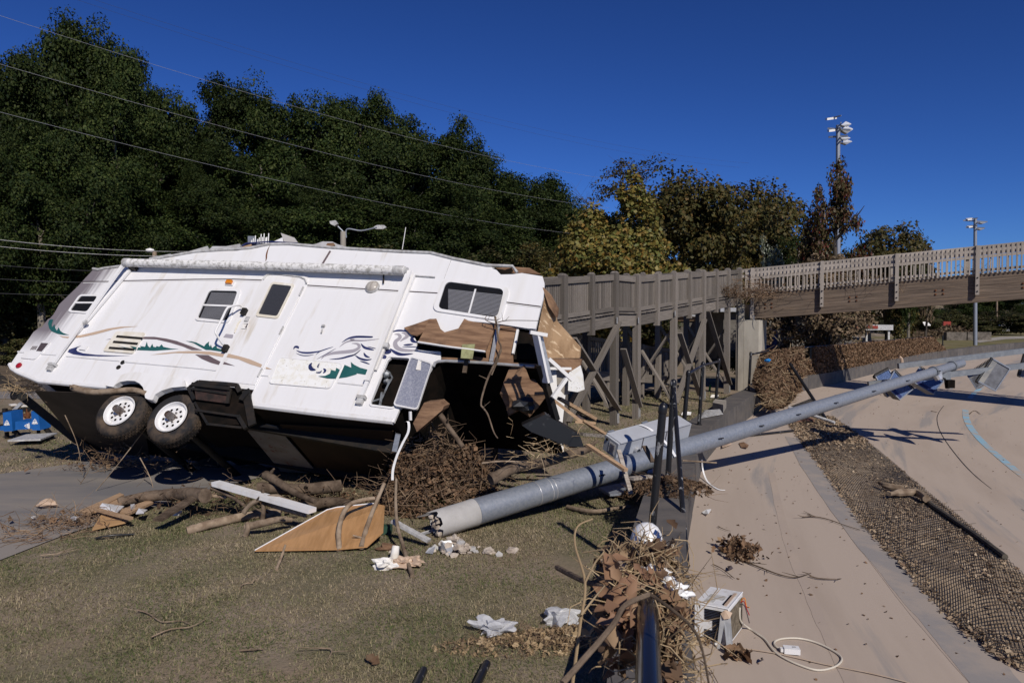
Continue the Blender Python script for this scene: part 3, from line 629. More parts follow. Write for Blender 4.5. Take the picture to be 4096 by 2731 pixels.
# awning: roller tube, two arms
rl0, rl1 = face(*C1(1525, 150), n=.13), face(*C3(655, 248), n=.13)
rl0 = on_plane(*C1(1520, 152), TO+TN*.13, TN); rl1 = on_plane(*C3(660, 250), TO+TN*.13, TN)
m_fabric = M('soiled_awning_fabric', (.72, .71, .70), (.36, .35, .33), 16, .8, .2, lo=.47, hi=.62, col3=(.12, .12, .10), scale3=30, lo3=.62, hi3=.70, bump=.3, bscale=30)
N_ = 24; pts = [rl0.lerp(rl1, i/N_)+TU*.03*math.sin(math.pi*i/N_)*(-1 if i < 0 else .4) for i in range(N_+1)]
awn = MB().tube(pts, .066, 14).build('awning_roll', m_fabric, trailer, smooth=True)
d = (rl1-rl0).normalized(); MB().lathe([(.0, 0), (.068, 0), (.07, .02), (.07, .14), (.05, .17), (.05, .2), (0, .2)], rl1-d*.16, d, 16).build('end_cap', m_trim, awn, smooth=True)
MB().lathe([(0, 0), (.072, 0), (.072, .09), (.05, .1)], rl0-d*.04, d, 16).build('end_cap', m_trim, awn, smooth=True)
MB().poly([p+TN*.006 for p in faces([C1(1640, 200), C1(2351, 205), C2(1000, 235), C2(2351, 300), C3(600, 300), C3(600, 255), C2(1000, 190), C1(1640, 170)])]).build('awning_flap', m_fabric, trailer)
def arm(top, bot, n0, n1, wd, name='awning_arm'):
    a, b_ = on_plane(*top, TO+TN*n0, TN), on_plane(*bot, TO+TN*n1, TN); return MB().beam(a, b_, wd, .035, TN).build(name, m_white, trailer)
arm(C1(1495, 155), C1(620, 1385), .12, .03, .055); arm(C1(1555, 240), C1(700, 1250), .03, .03, .05, 'awning_channel')
arm(C3(710, 250), C3(200, 1568), .12, .08, .075); arm(C3(765, 300), C3(300, 1440), .03, .03, .05, 'awning_channel'); arm(C5(900, 190), C5(845, 320), .07, .03, .05)
for p in (C1(632, 1375), C5(850, 325)):
    MB().box(face(*p, n=.035), TS*.06, TU*.02, TN*.035).box(face(*p, n=.03)-TU*.05, TS*.04, TU*.05, TN*.03).build('arm_foot', m_trim, trailer)
MB().box(face(*C1(1600, 215), n=.05), TS*.06, TU*.03, TN*.04).build('awning_bracket', m_blackmat, trailer)
MB().beam(face(*C3(405, 290), n=.04), face(*C3(400, 400), n=.03), .022, .01, TN).build('awning_strap', m_blackmat, trailer)
MB().tube(faces([C3(780, 308), C3(1020, 325)], .015), .012, 6).build('awning_rail', m_trim, trailer)
MB().box(face(*C3(430, 1150), n=.06), TS*.04, TU*.035, TN*.03).build('arm_latch', m_trim, trailer)
MB().tube(faces([C1(1000, 875), C1(1045, 855)], .09), .03, 6).build('arm_latch', m_trim, trailer)

# torn siding at the front: loose board, deeper panel, strut, tape, floor edge
def lifted(pts, lift, thick, name, mat, base=0.):
    L_ = [loc(face(*p)) for p in pts]; z0, z1 = min(p.z for p in L_), max(p.z for p in L_)
    P = [on_plane(*p, TO+TN*(base+lift*(z1-q.z)/(z1-z0)), TN) for p, q in zip(pts, L_)]
    return MB().prism(P, TN*-thick).build(name, mat, trailer)
lifted([C3(875, 990), C3(950, 830), C3(1035, 822), C3(1085, 945), C3(1135, 985), C3(1300, 940), C3(1372, 822), C3(1420, 846), C3(1735, 905), C3(1720, 975), C3(1622, 1215), C3(1480, 1195), C3(1200, 1160), C3(815, 1100)], .17, .03, 'torn_board', m_brownply)
lifted([C3(648, 930), C3(780, 888), C3(950, 828), C3(880, 985), C3(800, 1028), C3(730, 1010)], .05, .02, 'torn_board', m_brownply, .004)
MB().tube([on_plane(*p, TO+TN*.17, TN) for p in (C3(815, 1103), C3(1200, 1163), C3(1480, 1198), C3(1622, 1218))], .014, 5).build('splintered_edge', m_bright, trailer)
MB().prism(faces([C3(1735, 900), C3(2020, 955), C3(1955, 1240), C3(1960, 1360), C3(1640, 1330), C3(1630, 1200)], -.02), TN*-.02).build('inner_plywood', m_brownply, trailer)
MB().beam(face(*C3(2015, 958), n=0), face(*C3(1957, 1245), n=0), .03, .03, TN).build('stud', m_bright, trailer)
MB().beam(face(*C3(1780, 905), n=.05), face(*C3(1695, 1335), n=.03), .05, .02, TN).build('aluminium_strut', m_galvlight, trailer)
MB().prism(faces([C3(1345, 1130), C3(1500, 1128), C3(1470, 1305), C3(1328, 1295)], .18), TN*-.006).build('hanging_tape', M('mouldy_tape', (.30, .31, .16), (.2, .19, .1), 14, .7, .2), trailer)
MB().prism(faces([C3(1375, 1300), C3(1418, 1312), C3(1395, 1470), C3(1345, 1468)], .04), TN*-.02).build('bark_strip', m_bark, trailer)
MB().prism(faces([C3(1100, 1285), C3(1330, 1295), C3(1480, 1270), C3(1960, 1350), C3(2240, 1365), C3(2235, 1395), C3(1960, 1370), C3(1100, 1322)], .0), TN*-.05).build('floor_edge', m_brownply, trailer)
MB().tube(faces([C3(1000, 1400), C3(1020, 1355), C3(1060, 1337), C3(1150, 1330), C3(1600, 1352), C3(2210, 1400)], .012), .02, 8).build('overhang_trim', m_galvlight, trailer, smooth=True)
MB().prism(faces([C3(1960, 1240), C3(2020, 965), C3(2200, 990), C3(2240, 1310), C3(1965, 1310)], -.07), TN*-.01).build('gap_shade_sheet', m_dark, trailer)  # near-black sheet painted as the shade inside the gap
MB().prism([on_plane(*p, TO+TN*.0, TN) for p in (C3(1790, 905), C3(1930, 922), C3(2010, 945), C3(2000, 975), C3(1800, 945))], TN*-.02).build('torn_board', m_brownply, trailer)
# damaged roof edge and crack
MB().prism(faces([(1983, 1073), (2045, 1066), (2120, 1072), (2165, 1098), (2090, 1092), (2050, 1097), (2005, 1088)], -.12), TN*-.4).build('torn_roof_edge', m_brownply, trailer)
MB().prism([p for p in faces([C3(1705, 217), C3(1860, 240), C3(1940, 215), C3(1960, 260), C3(1900, 285), C3(1800, 275), C3(1790, 250)], .002)], TN*.004).build('tear', m_dark, trailer)
MB().tube(faces([(1321, 1005), (1290, 1056)], .004), .016, 5).build('stain_strip', m_mauve, trailer)
m_rust = M('rust', (.16, .06, .025), (.07, .03, .015), 20, .9)
stroke([(1079, 982), (1070, 1003), (1066, 1020), (1065, 1035), (1062, 1045)], .026, m_rust)
tubes('crack_line', m_trim, [[C3(1215, 120), C3(1180, 210), C3(1150, 290), C3(1130, 345)]], .004, .001)
for a_, b_ in ((C2(1755, 995), C2(1770, 935)),):
    MB().tube(faces([a_, C2(1765, 960), b_], .02), .012, 6).box(face(*C2(1780, 910), n=.02), TS*.02, TU*.014, TN*.02).build('door_catch', m_trim, trailer)

# wheels
m_tyre = M('muddy_tyre', (.022, .021, .022), (.105, .075, .052), 3.4, .85, .2, lo=.46, hi=.68, bump=.25, bscale=25)
m_tread = M('tyre_tread', (.020, .018, .017), (.085, .062, .045), 6, .9, .1, lo=.45, hi=.6)
m_hub = M('hub_metal', (.24, .22, .21), (.12, .08, .06), 9, .4, .5, metal=.5)
def wheel(px, py):
    c = on_plane(px, py, TO+TN*.0, TN); ax = TN
    t = MB().lathe([(.225, -.03), (.25, .0), (.30, .012), (.345, -.01), (.368, -.045), (.372, -.09), (.372, -.16), (.36, -.2), (.30, -.235), (.22, -.23)], c, ax, 48).build('wheel', m_tyre, trailer, smooth=True)
    b = MB(); a = ax.cross(V((0, 0, 1))).normalized(); e = ax.cross(a)
    for row in range(5):
        for k in range(44):
            an = 2*math.pi*(k+(row % 2)*.5)/44; rd = a*math.cos(an)+e*math.sin(an); tg = ax.cross(rd)
            b.box(c+rd*(.370-(.012 if row in (0, 4) else 0))-ax*(.05+row*.034), rd*.008, (tg*.9+ax*.35)*.019, ax*.012)
    b.build('tread', m_tread, t)
    r_ = MB().lathe([(.228, .0), (.222, .012), (.212, .008), (.205, -.03), (.19, -.05), (.165, -.045), (.15, -.03), (.10, -.028), (.06, -.03), (0, -.03)], c, ax, 40).build('rim', m_white, t, smooth=True)
    MB().lathe([(.055, -.03), (.052, .06), (.046, .085), (.034, .088), (.03, .075), (0, .072)], c, ax, 20).build('hub', m_hub, t, smooth=True)
    for k in range(10):
        an = 2*math.pi*(k+.3)/10; q = c+(a*math.cos(an)+e*math.sin(an))*.128-ax*.0275
        MB().lathe([(0, 0), (.019, 0)], q, ax, 12).build('vent_hole', m_dark, t)
    for k in range(6):
        an = 2*math.pi*k/6; q = c+(a*math.cos(an)+e*math.sin(an))*.078-ax*.03
        MB().lathe([(.012, 0), (.012, .025), (0, .025)], q, ax, 6).build('lug_nut', m_hub, t)
wheel(476.7, 1641.7); wheel(684, 1666)

# chassis seen from below
def U(x, y, d=.0):                                         # a point on the underside plane, d below it
    q = bp[15]-TU*d; return on_plane(x, y, q, TU)
sA, sB = loc(bp[21]).x, loc(bp[14]).x; zU = loc(bp[15]).z
for n0, nm in ((-.55, 'chassis_rail'), (-1.75, 'chassis_rail')):
    MB().beam(T(sA-.1, n0, zU-.1+.25), T(sB, n0, zU-.1), .06, .2, TU).build(nm, m_blackmat, trailer)
for p in ((476.7, 1641.7), (684, 1666)):
    c = face(*p); MB().tube([c-TN*.1, c-TN*2.1], .05, 10).build('axle', m_blackmat, trailer, smooth=True)
    for sgn in (-1, 1): pass
for p in ((476.7, 1641.7), (684, 1666)):
    c = face(*p)-TN*2.1; MB().lathe([(.0, 0), (.30, 0), (.372, -.04), (.372, -.16), (.3, -.2), (0, -.2)], c, TN, 28).build('wheel', m_tyre, trailer, smooth=True)
m_rustpanel = M('rust_spotted_steel', (.25, .235, .22), (.19, .17, .15), 4, .55, .4, metal=.15, col3=(.17, .05, .03), scale3=9, lo3=.60, hi3=.66)
MB().prism([U(*C5(70, 548), .05), U(*C5(200, 505), .05), U(*C5(268, 520), .05), U(*C5(555, 842), .05), U(*C5(300, 828), .05)], TU*-.01).build('belly_panel', m_rustpanel, trailer)
m_tank = M('dark_brown_panel', (.05, .028, .015), (.028, .017, .010), 1.2, .7, .2)
MB().prism([U(*C5(290, 505), .03), U(*C5(1070, 550), .03), U(*C5(1010, 860), .03), U(*C5(580, 845), .03)], TU*-.01).build('belly_panel', m_tank, trailer)
MB().prism([U(560, 1575, .06), U(140, 1562, .06), U(330, 1790, .06), U(600, 1830, .06)], TU*-.01).build('belly_panel', M('dull_black_sheet', (.045, .036, .03), (.02, .016, .014), 1.5, .6, .3), trailer)
# rear bumper: square tube with an end plate, askew
MB().beam(at(-30, 1490, 11.7), at(420, 1850, 12.6), .12, .12).build('rear_bumper', m_blackmat, trailer)
c = at(58, 1581, 11.3); MB().lathe([(0, 0), (.07, 0), (.075, .01), (.05, .02), (.02, .012), (0, .012)], c, V((-.2, -.9, .1)), 20).build('bumper_plug', m_blackmat, trailer)
# folding steps
st = MB()
def sp(c4, n): return on_plane(*C4(*c4), TO+TN*n, TN)
def bar(a, na, b_, nb, w_=.03, h_=.03): st.beam(sp(a, na), sp(b_, nb), w_, h_, TN)
bar((1375, 440), .06, (1480, 375), .1); bar((1480, 380), .1, (1940, 420), .1, .05, .02); bar((1400, 410), .14, (1860, 465), .14, .05, .03); bar((1400, 465), .1, (1830, 530), .1, .03, .03)
bar((1360, 440), .06, (1430, 590), .06, .05, .02); bar((1940, 420), .08, (1980, 500), .06, .06, .03); bar((1860, 465), .12, (1830, 640), .06, .05, .03); bar((1990, 600), .06, (2060, 500), .06, .07, .03); bar((1440, 720), .05, (1970, 795), .05, .03, .02); bar((1580, 885), .04, (2000, 930), .04, .03, .015); bar((1440, 630), .02, (1590, 880), .04, .03, .03); bar((2050, 480), .03, (2130, 900), .03, .10, .03); bar((1960, 790), .04, (2050, 940), .04, .05, .03)
st.build('folding_steps', m_blackmat, trailer)
MB().prism([sp((1430, 420), .12), sp((1850, 470), .12), sp((1840, 640), .05), sp((1450, 590), .05)], TN*-.01).build('step_tread', M('rusty_tread', (.055, .03, .024), (.02, .015, .013), 8, .7), trailer)
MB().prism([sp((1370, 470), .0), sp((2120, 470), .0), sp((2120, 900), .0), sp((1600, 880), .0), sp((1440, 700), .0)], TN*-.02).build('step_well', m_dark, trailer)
# what is left on the roof
def top(x, y, dn): return on_plane(x, y, TO-TN*dn, TN)
ac = MB().prism([top(991, 970, .8), top(991, 944, .8), top(1018, 945, .8), top(1018, 970, .8)], -TN*.4).build('roof_rack', m_galv, trailer)
for x, y0 in ((1005, 962), (1012, 955), (1020, 944), (1030, 958), (1036, 952), (1043, 938), (1049, 950), (1055, 936), (1062, 952), (1066, 950), (1073, 935)): MB().beam(top(x, 975, .7), top(x+2, y0, .7), .014, .02).build('rack_bar', m_bright, ac)
MB().prism([top(1123, 932, .8), top(1178, 951, .8), top(1196, 976, .8), top(1140, 974, .8)], -TN*.5).build('roof_unit_shroud', M('grey_beige_plastic', (.42, .40, .385), rough=.6), trailer)
MB().prism([top(1094, 966, .8), top(1130, 950, .8), top(1134, 972, .8), top(1094, 972, .8)], -TN*.3).build('roof_unit', m_white, trailer)
MB().tube([top(950, 995, .7), top(985, 975, .7), top(1080, 968, .7), top(1190, 974, .7)], .02, 6).build('roof_flashing', m_navy, trailer)
MB().prism([top(952, 992, .5), top(1005, 976, .5), top(1005, 984, .5), top(952, 1003, .5)], -TN*.1).build('roof_batten', m_lumber, trailer)
MB().prism([top(728, 1013, .9), top(830, 984, .9), top(836, 1000, .9), top(728, 1025, .9)], -TN*.4).build('roof_vent', m_trim, trailer)
MB().prism([top(835, 1000, .4), top(850, 985, .4), top(905, 985, .4), top(960, 975, .4), top(960, 990, .4), top(840, 1014, .4)], -TN*.3).build('torn_membrane', m_roof, trailer)
MB().tube([top(600, 1037, .4), top(684, 1022, .4)], .03, 8).build('roof_pipe', m_trim, trailer)
MB().prism([top(1230, 983, .15), top(1265, 975, .15), top(1290, 966, .15), top(1330, 967, .15), top(1350, 977, .15), top(1395, 990, .15), top(1390, 998, .15)], -TN*.25).build('buckled_roof', m_roof, trailer)
MB().prism([top(1305, 985, .14), top(1310, 974, .14), top(1335, 973, .14), top(1342, 982, .14), top(1325, 987, .14)], TN*.01).build('tear', m_brownply, trailer)
MB().tube([top(1609, 998, .15), top(1623, 910, .15)], .005, 5).build('aerial', m_bright, trailer)
# pin box hitch under the overhang
hp = [C6(835, 515), C6(995, 440), C6(1230, 580), C6(1262, 665), C6(1150, 660), C6(900, 560)]
Hd = 8.6
MB().prism([at(*p, Hd) for p in hp], V((0, .25, 0))).build('hitch_box', m_black, trailer); 
MB().lathe([(.0, 0), (.05, 0), (.05, .03), (.03, .04), (.03, .09), (.05, .1), (.05, .13), (0, .13)], at(*C6(1185, 665), Hd+.1), V((0, 0, 1)), 14).build('king_pin', m_rust, trailer)
MB().beam(at(*C6(960, 100), 8.5), at(*C6(1070, 480), 8.7), .07, .07).build('hitch_frame', m_blackmat, trailer)
# front cap peeled back: plywood with fibreglass remnants
def fp(x, y, D=8.75): return at(x, y, D)
cap = MB().prism([fp(2180, 1165, 8.6), fp(2205, 1200, 8.7), fp(2225, 1285, 8.8), fp(2320, 1390, 9.), fp(2316, 1432, 9.), fp(2185, 1432, 8.8), fp(2150, 1330, 8.6), fp(2170, 1230, 8.6)], V((.02, .05, 0))).build('peeled_front_cap', M('pale_plywood', (.42, .28, .165), (.25, .155, .085), 2.0, .85, .1, stretch=(3, 1, 1), col3=(.66, .5, .33), scale3=6, lo3=.58, hi3=.62, stretch3=(.6, 1, 6), bump=.3), trailer)
MB().prism([fp(2170, 1150, 8.55), fp(2200, 1180, 8.6), fp(2230, 1235, 8.7), fp(2225, 1270, 8.7), fp(2195, 1225, 8.62)], V((.02, .04, 0))).build('splintered_edge', m_brownply, trailer)
MB().prism([fp(2188, 1434, 8.8), fp(2325, 1436, 9), fp(2318, 1470, 9), fp(2270, 1490, 8.95), fp(2225, 1462, 8.9)], V((.02, .05, 0))).build('torn_board', m_brownply, trailer)
MB().beam(at(2155, 1335, 8.45), at(2200, 1530, 8.55), .07, .05).build('stud', m_galvlight, trailer)
MB().beam(at(2142, 1330, 8.4), at(2185, 1530, 8.5), .11, .03).build('white_stud', m_white, trailer)
MB().beam(at(2195, 1435, 8.5), at(2290, 1520, 8.6), .04, .04).build('stud', m_bright, trailer)
MB().beam(at(2275, 1500, 8.6), at(2210, 1590, 8.5), .04, .04).build('stud', m_bright, trailer)
MB().beam(at(2200, 1473, 8.7), at(2285, 1474, 8.75), .02, .03).build('stud', m_bright, trailer)
MB().prism([at(*p, 8.95) for p in ((2275, 1490), (2320, 1462), (2330, 1500), (2336, 1558), (2310, 1568), (2272, 1562))], V((.01, .02, 0))).build('fibreglass_sheet', m_patchy, trailer)
MB().prism([at(*p, 9.05) for p in ((2225, 1478), (2280, 1478), (2275, 1575), (2258, 1580), (2240, 1560), (2228, 1545))], V((.01, .02, 0))).build('fibreglass_sheet', m_concrete, trailer)
MB().beam(at(2188, 1340, 8.4), at(2120, 1328, 8.35), .05, .04).build('stud', m_bright, trailer)
# ------------------------------------------------------------------ wooden ramp with landing, posts, balusters
RD = V((.645, .983, 0)); RU = RD.normalized(); RN = V((RU.y, -RU.x, 0))          # along the ramp; towards the camera side
def post_xy(k, back=0.): p = V((2.95, 17.5, 0))+RD*(k-3)-RN*back; return p
def rail_z(k): return 3.30+(.088*(k-3) if k > 3 else (0 if k >= 2 else -.085*(2-k)))
def deck_z(k): return rail_z(k)-.76
ramp = empty('wooden_ramp', (4.2, 19.5, 0), 'tall weathered wooden access ramp on posts behind the trailer', 'ramp')
RW = 1.35
K0, K1 = -3, 10
for back in (0, RW):
    for k in range(K0, K1+1):
        p = post_xy(k, back); long = k in (-2, 0, 2, 3, 5, 7, 9, 10); zb = ground_z(p.x, p.y)-.1 if long else deck_z(k)-.42
        w_ = .15 if long else .125; j = random.uniform(-.02, .02)
        piece('post', (p.x+j, p.y, zb), (p.x+j, p.y, rail_z(k)+.10), w_, w_, m_wood, ramp, up=RN)
        b = MB(); pr = V((p.x+j, p.y, rail_z(k)+.10))
        s = w_/2; b.add([pr+RU*-s-RN*s, pr+RU*s-RN*s, pr+RU*s+RN*s, pr-RU*s+RN*s, pr-RU*s*.5-RN*s*.5+V((0, 0, .035)), pr+RU*s*.5-RN*s*.5+V((0, 0, .035)), pr+RU*s*.5+RN*s*.5+V((0, 0, .035)), pr-RU*s*.5+RN*s*.5+V((0, 0, .035))], [(4, 5, 6, 7), (0, 1, 5, 4), (1, 2, 6, 5), (2, 3, 7, 6), (3, 0, 4, 7)])
        b.build('post_cap', m_wood, ramp)
    for k in range(K0, K1):
        a, b_ = post_xy(k, back), post_xy(k+1, back); sg = 1 if back == 0 else -1
        A, B = V((a.x, a.y, 0)), V((b_.x, b_.y, 0)); o_ = RN*(-.02*sg)
        z0, z1 = rail_z(k), rail_z(k+1); d0, d1 = deck_z(k), deck_z(k+1)
        piece('top_rail', A+o_+V((0, 0, z0)), B+o_+V((0, 0, z1)), .045, .13, m_wood, ramp)
        piece('bottom_rail', A+o_+V((0, 0, d0+.06)), B+o_+V((0, 0, d1+.06)), .04, .09, m_wood, ramp)
        piece('stringer', A-RN*sg*.04+V((0, 0, d0-.20)), B-RN*sg*.04+V((0, 0, d1-.20)), .09, .26, m_wood, ramp)
        nb = 13
        for i in range(nb):
            t = (i+1)/(nb+1)
            if back and (i % 2): continue
            P = A.lerp(B, t)-RN*sg*.055; zt = z0+(z1-z0)*t; zd = d0+(d1-d0)*t
            piece('baluster', P+V((0, 0, zd+.03)), P+V((0, 0, zt-.03+random.uniform(-.02, .01))), .052, .03, m_wood, ramp, up=RN)
for k in range(K0, K1):                                                   # deck boards
    for i in range(8):
        t = (i+.5)/8; p = post_xy(k).lerp(post_xy(k+1), t); z = deck_z(k)+(deck_z(k+1)-deck_z(k))*t
        piece('deck_board', V((p.x, p.y, z-.03))+RN*.05, V((p.x, p.y, z-.03))-RN*(RW+.05), .14, .035, m_wood, ramp)
def brace(k0, z0, k1, z1, side=0.):
    a, b_ = post_xy(k0, side), post_xy(k1, side); o_ = RN*(.09 if side == 0 else -.09)
    piece('brace', V((a.x, a.y, z0))+o_, V((b_.x, b_.y, z1))+o_, .045, .14, m_wood, ramp, up=RN)
brace(0, .35, 2, 2.3); brace(0.2, 2.0, 2, .35); brace(3, .3, 2.2, 1.7)
for k in (2, 5, 7, 9):                                                     # cross braces across the ramp
    a, b_ = post_xy(k), post_xy(k, RW)
    piece('brace', V((a.x, a.y, .2)), V((b_.x, b_.y, 2.2)), .045, .14, m_wood, ramp, up=RU); piece('brace', V((a.x, a.y, 2.2))+RU*.1, V((b_.x, b_.y, .2))+RU*.1, .045, .14, m_wood, ramp, up=RU)
brace(5, .15, 6.9, 2.35); brace(7.1, 2.6, 9, .3); brace(5.2, 2.0, 6.6, .2)
for k in (2, 3, 5, 7, 9): p = post_xy(k); MB().box(V((p.x, p.y, .16))+RN*.08, RU*.05, V((0, 0, .11)), RN*.006).build('post_bracket', m_galvlight, ramp)
for k in (2, 3, 5): p = post_xy(k); MB().box(V((p.x, p.y, deck_z(k)-.2))+RN*.085-RU*.09, RU*.02, V((0, 0, .07)), RN*.006).build('beam_hanger', m_galvlight, ramp)

# lower flight of the ramp, behind, doubling back
low = empty('lower_ramp', (3.6, 21.0, 0), 'shadowed lower flight of the wooden ramp seen between its tall posts', 'ramp')
def lp(k, back=0.): return V((2.55, 19.9, 0))+RD*(k-3)-RN*back
def lz(k): return 1.25-.11*(k-1)+.75
for back in (0, 1.25):
    for k in range(-2, 8):
        p = lp(k, back); piece('post', (p.x, p.y, -.1), (p.x, p.y, lz(k)+.06), .12, .12, m_wood, low, up=RN)
    for k in range(-2, 7):
        A, B = lp(k, back), lp(k+1, back)
        piece('top_rail', A+V((0, 0, lz(k))), B+V((0, 0, lz(k+1))), .05, .10, m_wood, low); piece('stringer', A+RN*.07+V((0, 0, lz(k)-.95)), B+RN*.07+V((0, 0, lz(k+1)-.95)), .08, .24, m_wood, low)
        if back == 0:
            for i in range(9):
                t = (i+.5)/9; P = A.lerp(B, t)-RN*.05; z = lz(k)+(lz(k+1)-lz(k))*t
                piece('baluster', P+V((0, 0, z-.82)), P+V((0, 0, z)), .055, .03, m_wood, low, up=RN)
b = MB()
for k in range(-2, 7): A, B = lp(k), lp(k+1); A2, B2 = lp(k, 1.25), lp(k+1, 1.25); b.add([V((p.x, p.y, lz(kk)-.83)) for p, kk in ((A, k), (B, k+1), (B2, k+1), (A2, k))], [(0, 1, 2, 3)])
b.build('deck', m_wood, low)

# ------------------------------------------------------------------ concrete pier and timber footbridge over the track
BA, BB = V((7.85, 24.35, 0)), V((15.0, 21.3, 0)); BD = (BB-BA).normalized(); BN = V((BD.y, -BD.x, 0))          # BN: towards the camera
pier = empty('bridge_pier', (8.2, 25, 0), 'pale concrete pier under the left end of the timber footbridge', 'pier')
px0 = BA-BD*.25
MB().prism([V((p.x, p.y, -.6)) for p in (px0-BD*.12+BN*.22, px0+BD*.06+BN*.22, px0+BD*.06-BN*1.9, px0-BD*.12-BN*1.9)], (0, 0, 3.45)).build('back_wall', m_concrete, pier)
MB().prism([V((p.x, p.y, -.6)) for p in (px0+BD*.065+BN*.20, px0+BD*.52+BN*.20, px0+BD*.62+BN*.1, px0+BD*.62-BN*1.8, px0+BD*.065-BN*1.8)], (0, 0, 2.93)).build('pier_shaft', m_concrete, pier)
br = empty('footbridge', (11.5, 23, 2.4), 'weathered timber footbridge span with slatted railing crossing above the track', 'footbridge')
LB = 18.0                                                                   # runs on beyond the right edge of the picture
def bz(t): return 2.36+t*.0775-.0*t*t
BWD = 1.55
for back in (0, BWD):
    a = BA-BN*back; n = 1
    P = [a+BD*t for t in np.linspace(0, LB, 9)]
    for i in range(8):
        t0, t1 = LB*i/8, LB*(i+1)/8; p, q = a+BD*t0, a+BD*t1
        MB().prism([V((p.x, p.y, bz(t0))), V((q.x, q.y, bz(t1))), V((q.x, q.y, bz(t1)+.78)), V((p.x, p.y, bz(t0)+.78))], -BN*.16 if back == 0 else BN*.16)
    o = MB().prism([V((a.x, a.y, bz(0))), V((a+BD*LB).to_tuple()[:2]+(bz(LB),)), V((a+BD*LB).to_tuple()[:2]+(bz(LB)+.80,)), V((a.x, a.y, bz(0)+.78))], -BN*.16 if back == 0 else BN*.16)
    # the beam is modelled in its own axes so its laminations run along it
    tilt = math.atan(.0775); ex = (BD*math.cos(tilt)+V((0, 0, math.sin(tilt)))); ez = (V((0, 0, math.cos(tilt)))-BD*math.sin(tilt)); ey = ez.cross(ex)
    c = V((a.x, a.y, bz(0)))
    W = Matrix(((ex.x, ey.x, ez.x, c.x), (ex.y, ey.y, ez.y, c.y), (ex.z, ey.z, ez.z, c.z), (0, 0, 0, 1)))
    nl = 8
    for i in range(nl):                                                     # laminations
        h = .785/nl; jj = random.uniform(-.004, .004); bm_ = MB().add([V((x, y, z)) for x in (0, LB) for y in ((-.0+jj, .16) if back == 0 else (0, .16)) for z in (h*i+.0015, h*(i+1)-.0015)], [(0, 1, 3, 2), (4, 6, 7, 5), (0, 4, 5, 1), (2, 3, 7, 6), (0, 2, 6, 4), (1, 5, 7, 3)])
        me = bpy.data.meshes.new('beam_lamination'); me.from_pydata([tuple(p) for p in bm_.v], [], bm_.f); me.materials.append(m_beam)
        ob = bpy.data.objects.new('beam_lamination', me); C.objects.link(ob); ob.parent = br; ob.matrix_basis = world_of(br).inverted()@W; LOC[ob.name] = W
    if back == 0:
        for t in (.45, 2.95, 5.3, 7.5, 9.6):
            for dx in (0, .2):
                for dz in (.33, .45): MB().lathe([(.03, 0), (.03, .012), (.012, .03), (0, .03)], a+BD*(t+dx)+BN*.008+V((0, 0, bz(t+dx)+dz)), BN, 8).build('bolt', m_rust, br)
    sg = 1 if back == 0 else -1
    for k in range(9):
        t = .05+k*2.1; 
        if t > LB: break
        p = a+BD*t+BN*sg*.115; piece('post', (p.x, p.y, bz(t)+(.22 if k else .0)), (p.x, p.y, bz(t)+1.66), .10, .10, m_wood2, br, up=BN)
        if back == 0 and k:
            for dz in (.32, .5, .72): MB().lathe([(.022, 0), (.022, .02), (0, .025)], V((p.x, p.y, bz(t)+dz))+BN*.05, BN, 8).build('bolt', m_blackmat, br)
    def al(t, dz, off): p = a+BD*t+BN*sg*off; return V((p.x, p.y, bz(t)+dz))
    for (dz, w_, h_, off) in [q for q in ((1.60, .04, .11, .03), (1.42, .035, .085, .03), (.93, .035, .07, .03)) if back == 0 or q[0] != .93]:
        for i in range(6): piece('rail', al(i*LB/6-(.32 if i == 0 else 0), dz, off), al((i+1)*LB/6-.006, dz, off), w_, h_, m_wood2, br)
    n = int((LB+.4)/.117)
    for i in range(n):
        t = -.28+i*.117+random.uniform(-.004, .004)
        if back and i % 2: continue
        piece('baluster', al(t, .82+random.uniform(-.015, .015), .068), al(t, 1.625, .068), .036, .03, m_wood2, br, up=BN)
for i in range(int(LB/.16)):
    t = .1+i*.16; p = BA+BD*t; piece('deck_board', V((p.x, p.y, bz(t)+.83))+BN*.02, V((p.x, p.y, bz(t)+.83))-BN*(BWD+.02), .15, .04, m_wood2, br)
MB().box(BA+BD*.1+BN*.05+V((0, 0, 2.33)), BD*.02, BN*.04, V((0, 0, .14))).build('end_bracket', m_galv, br)
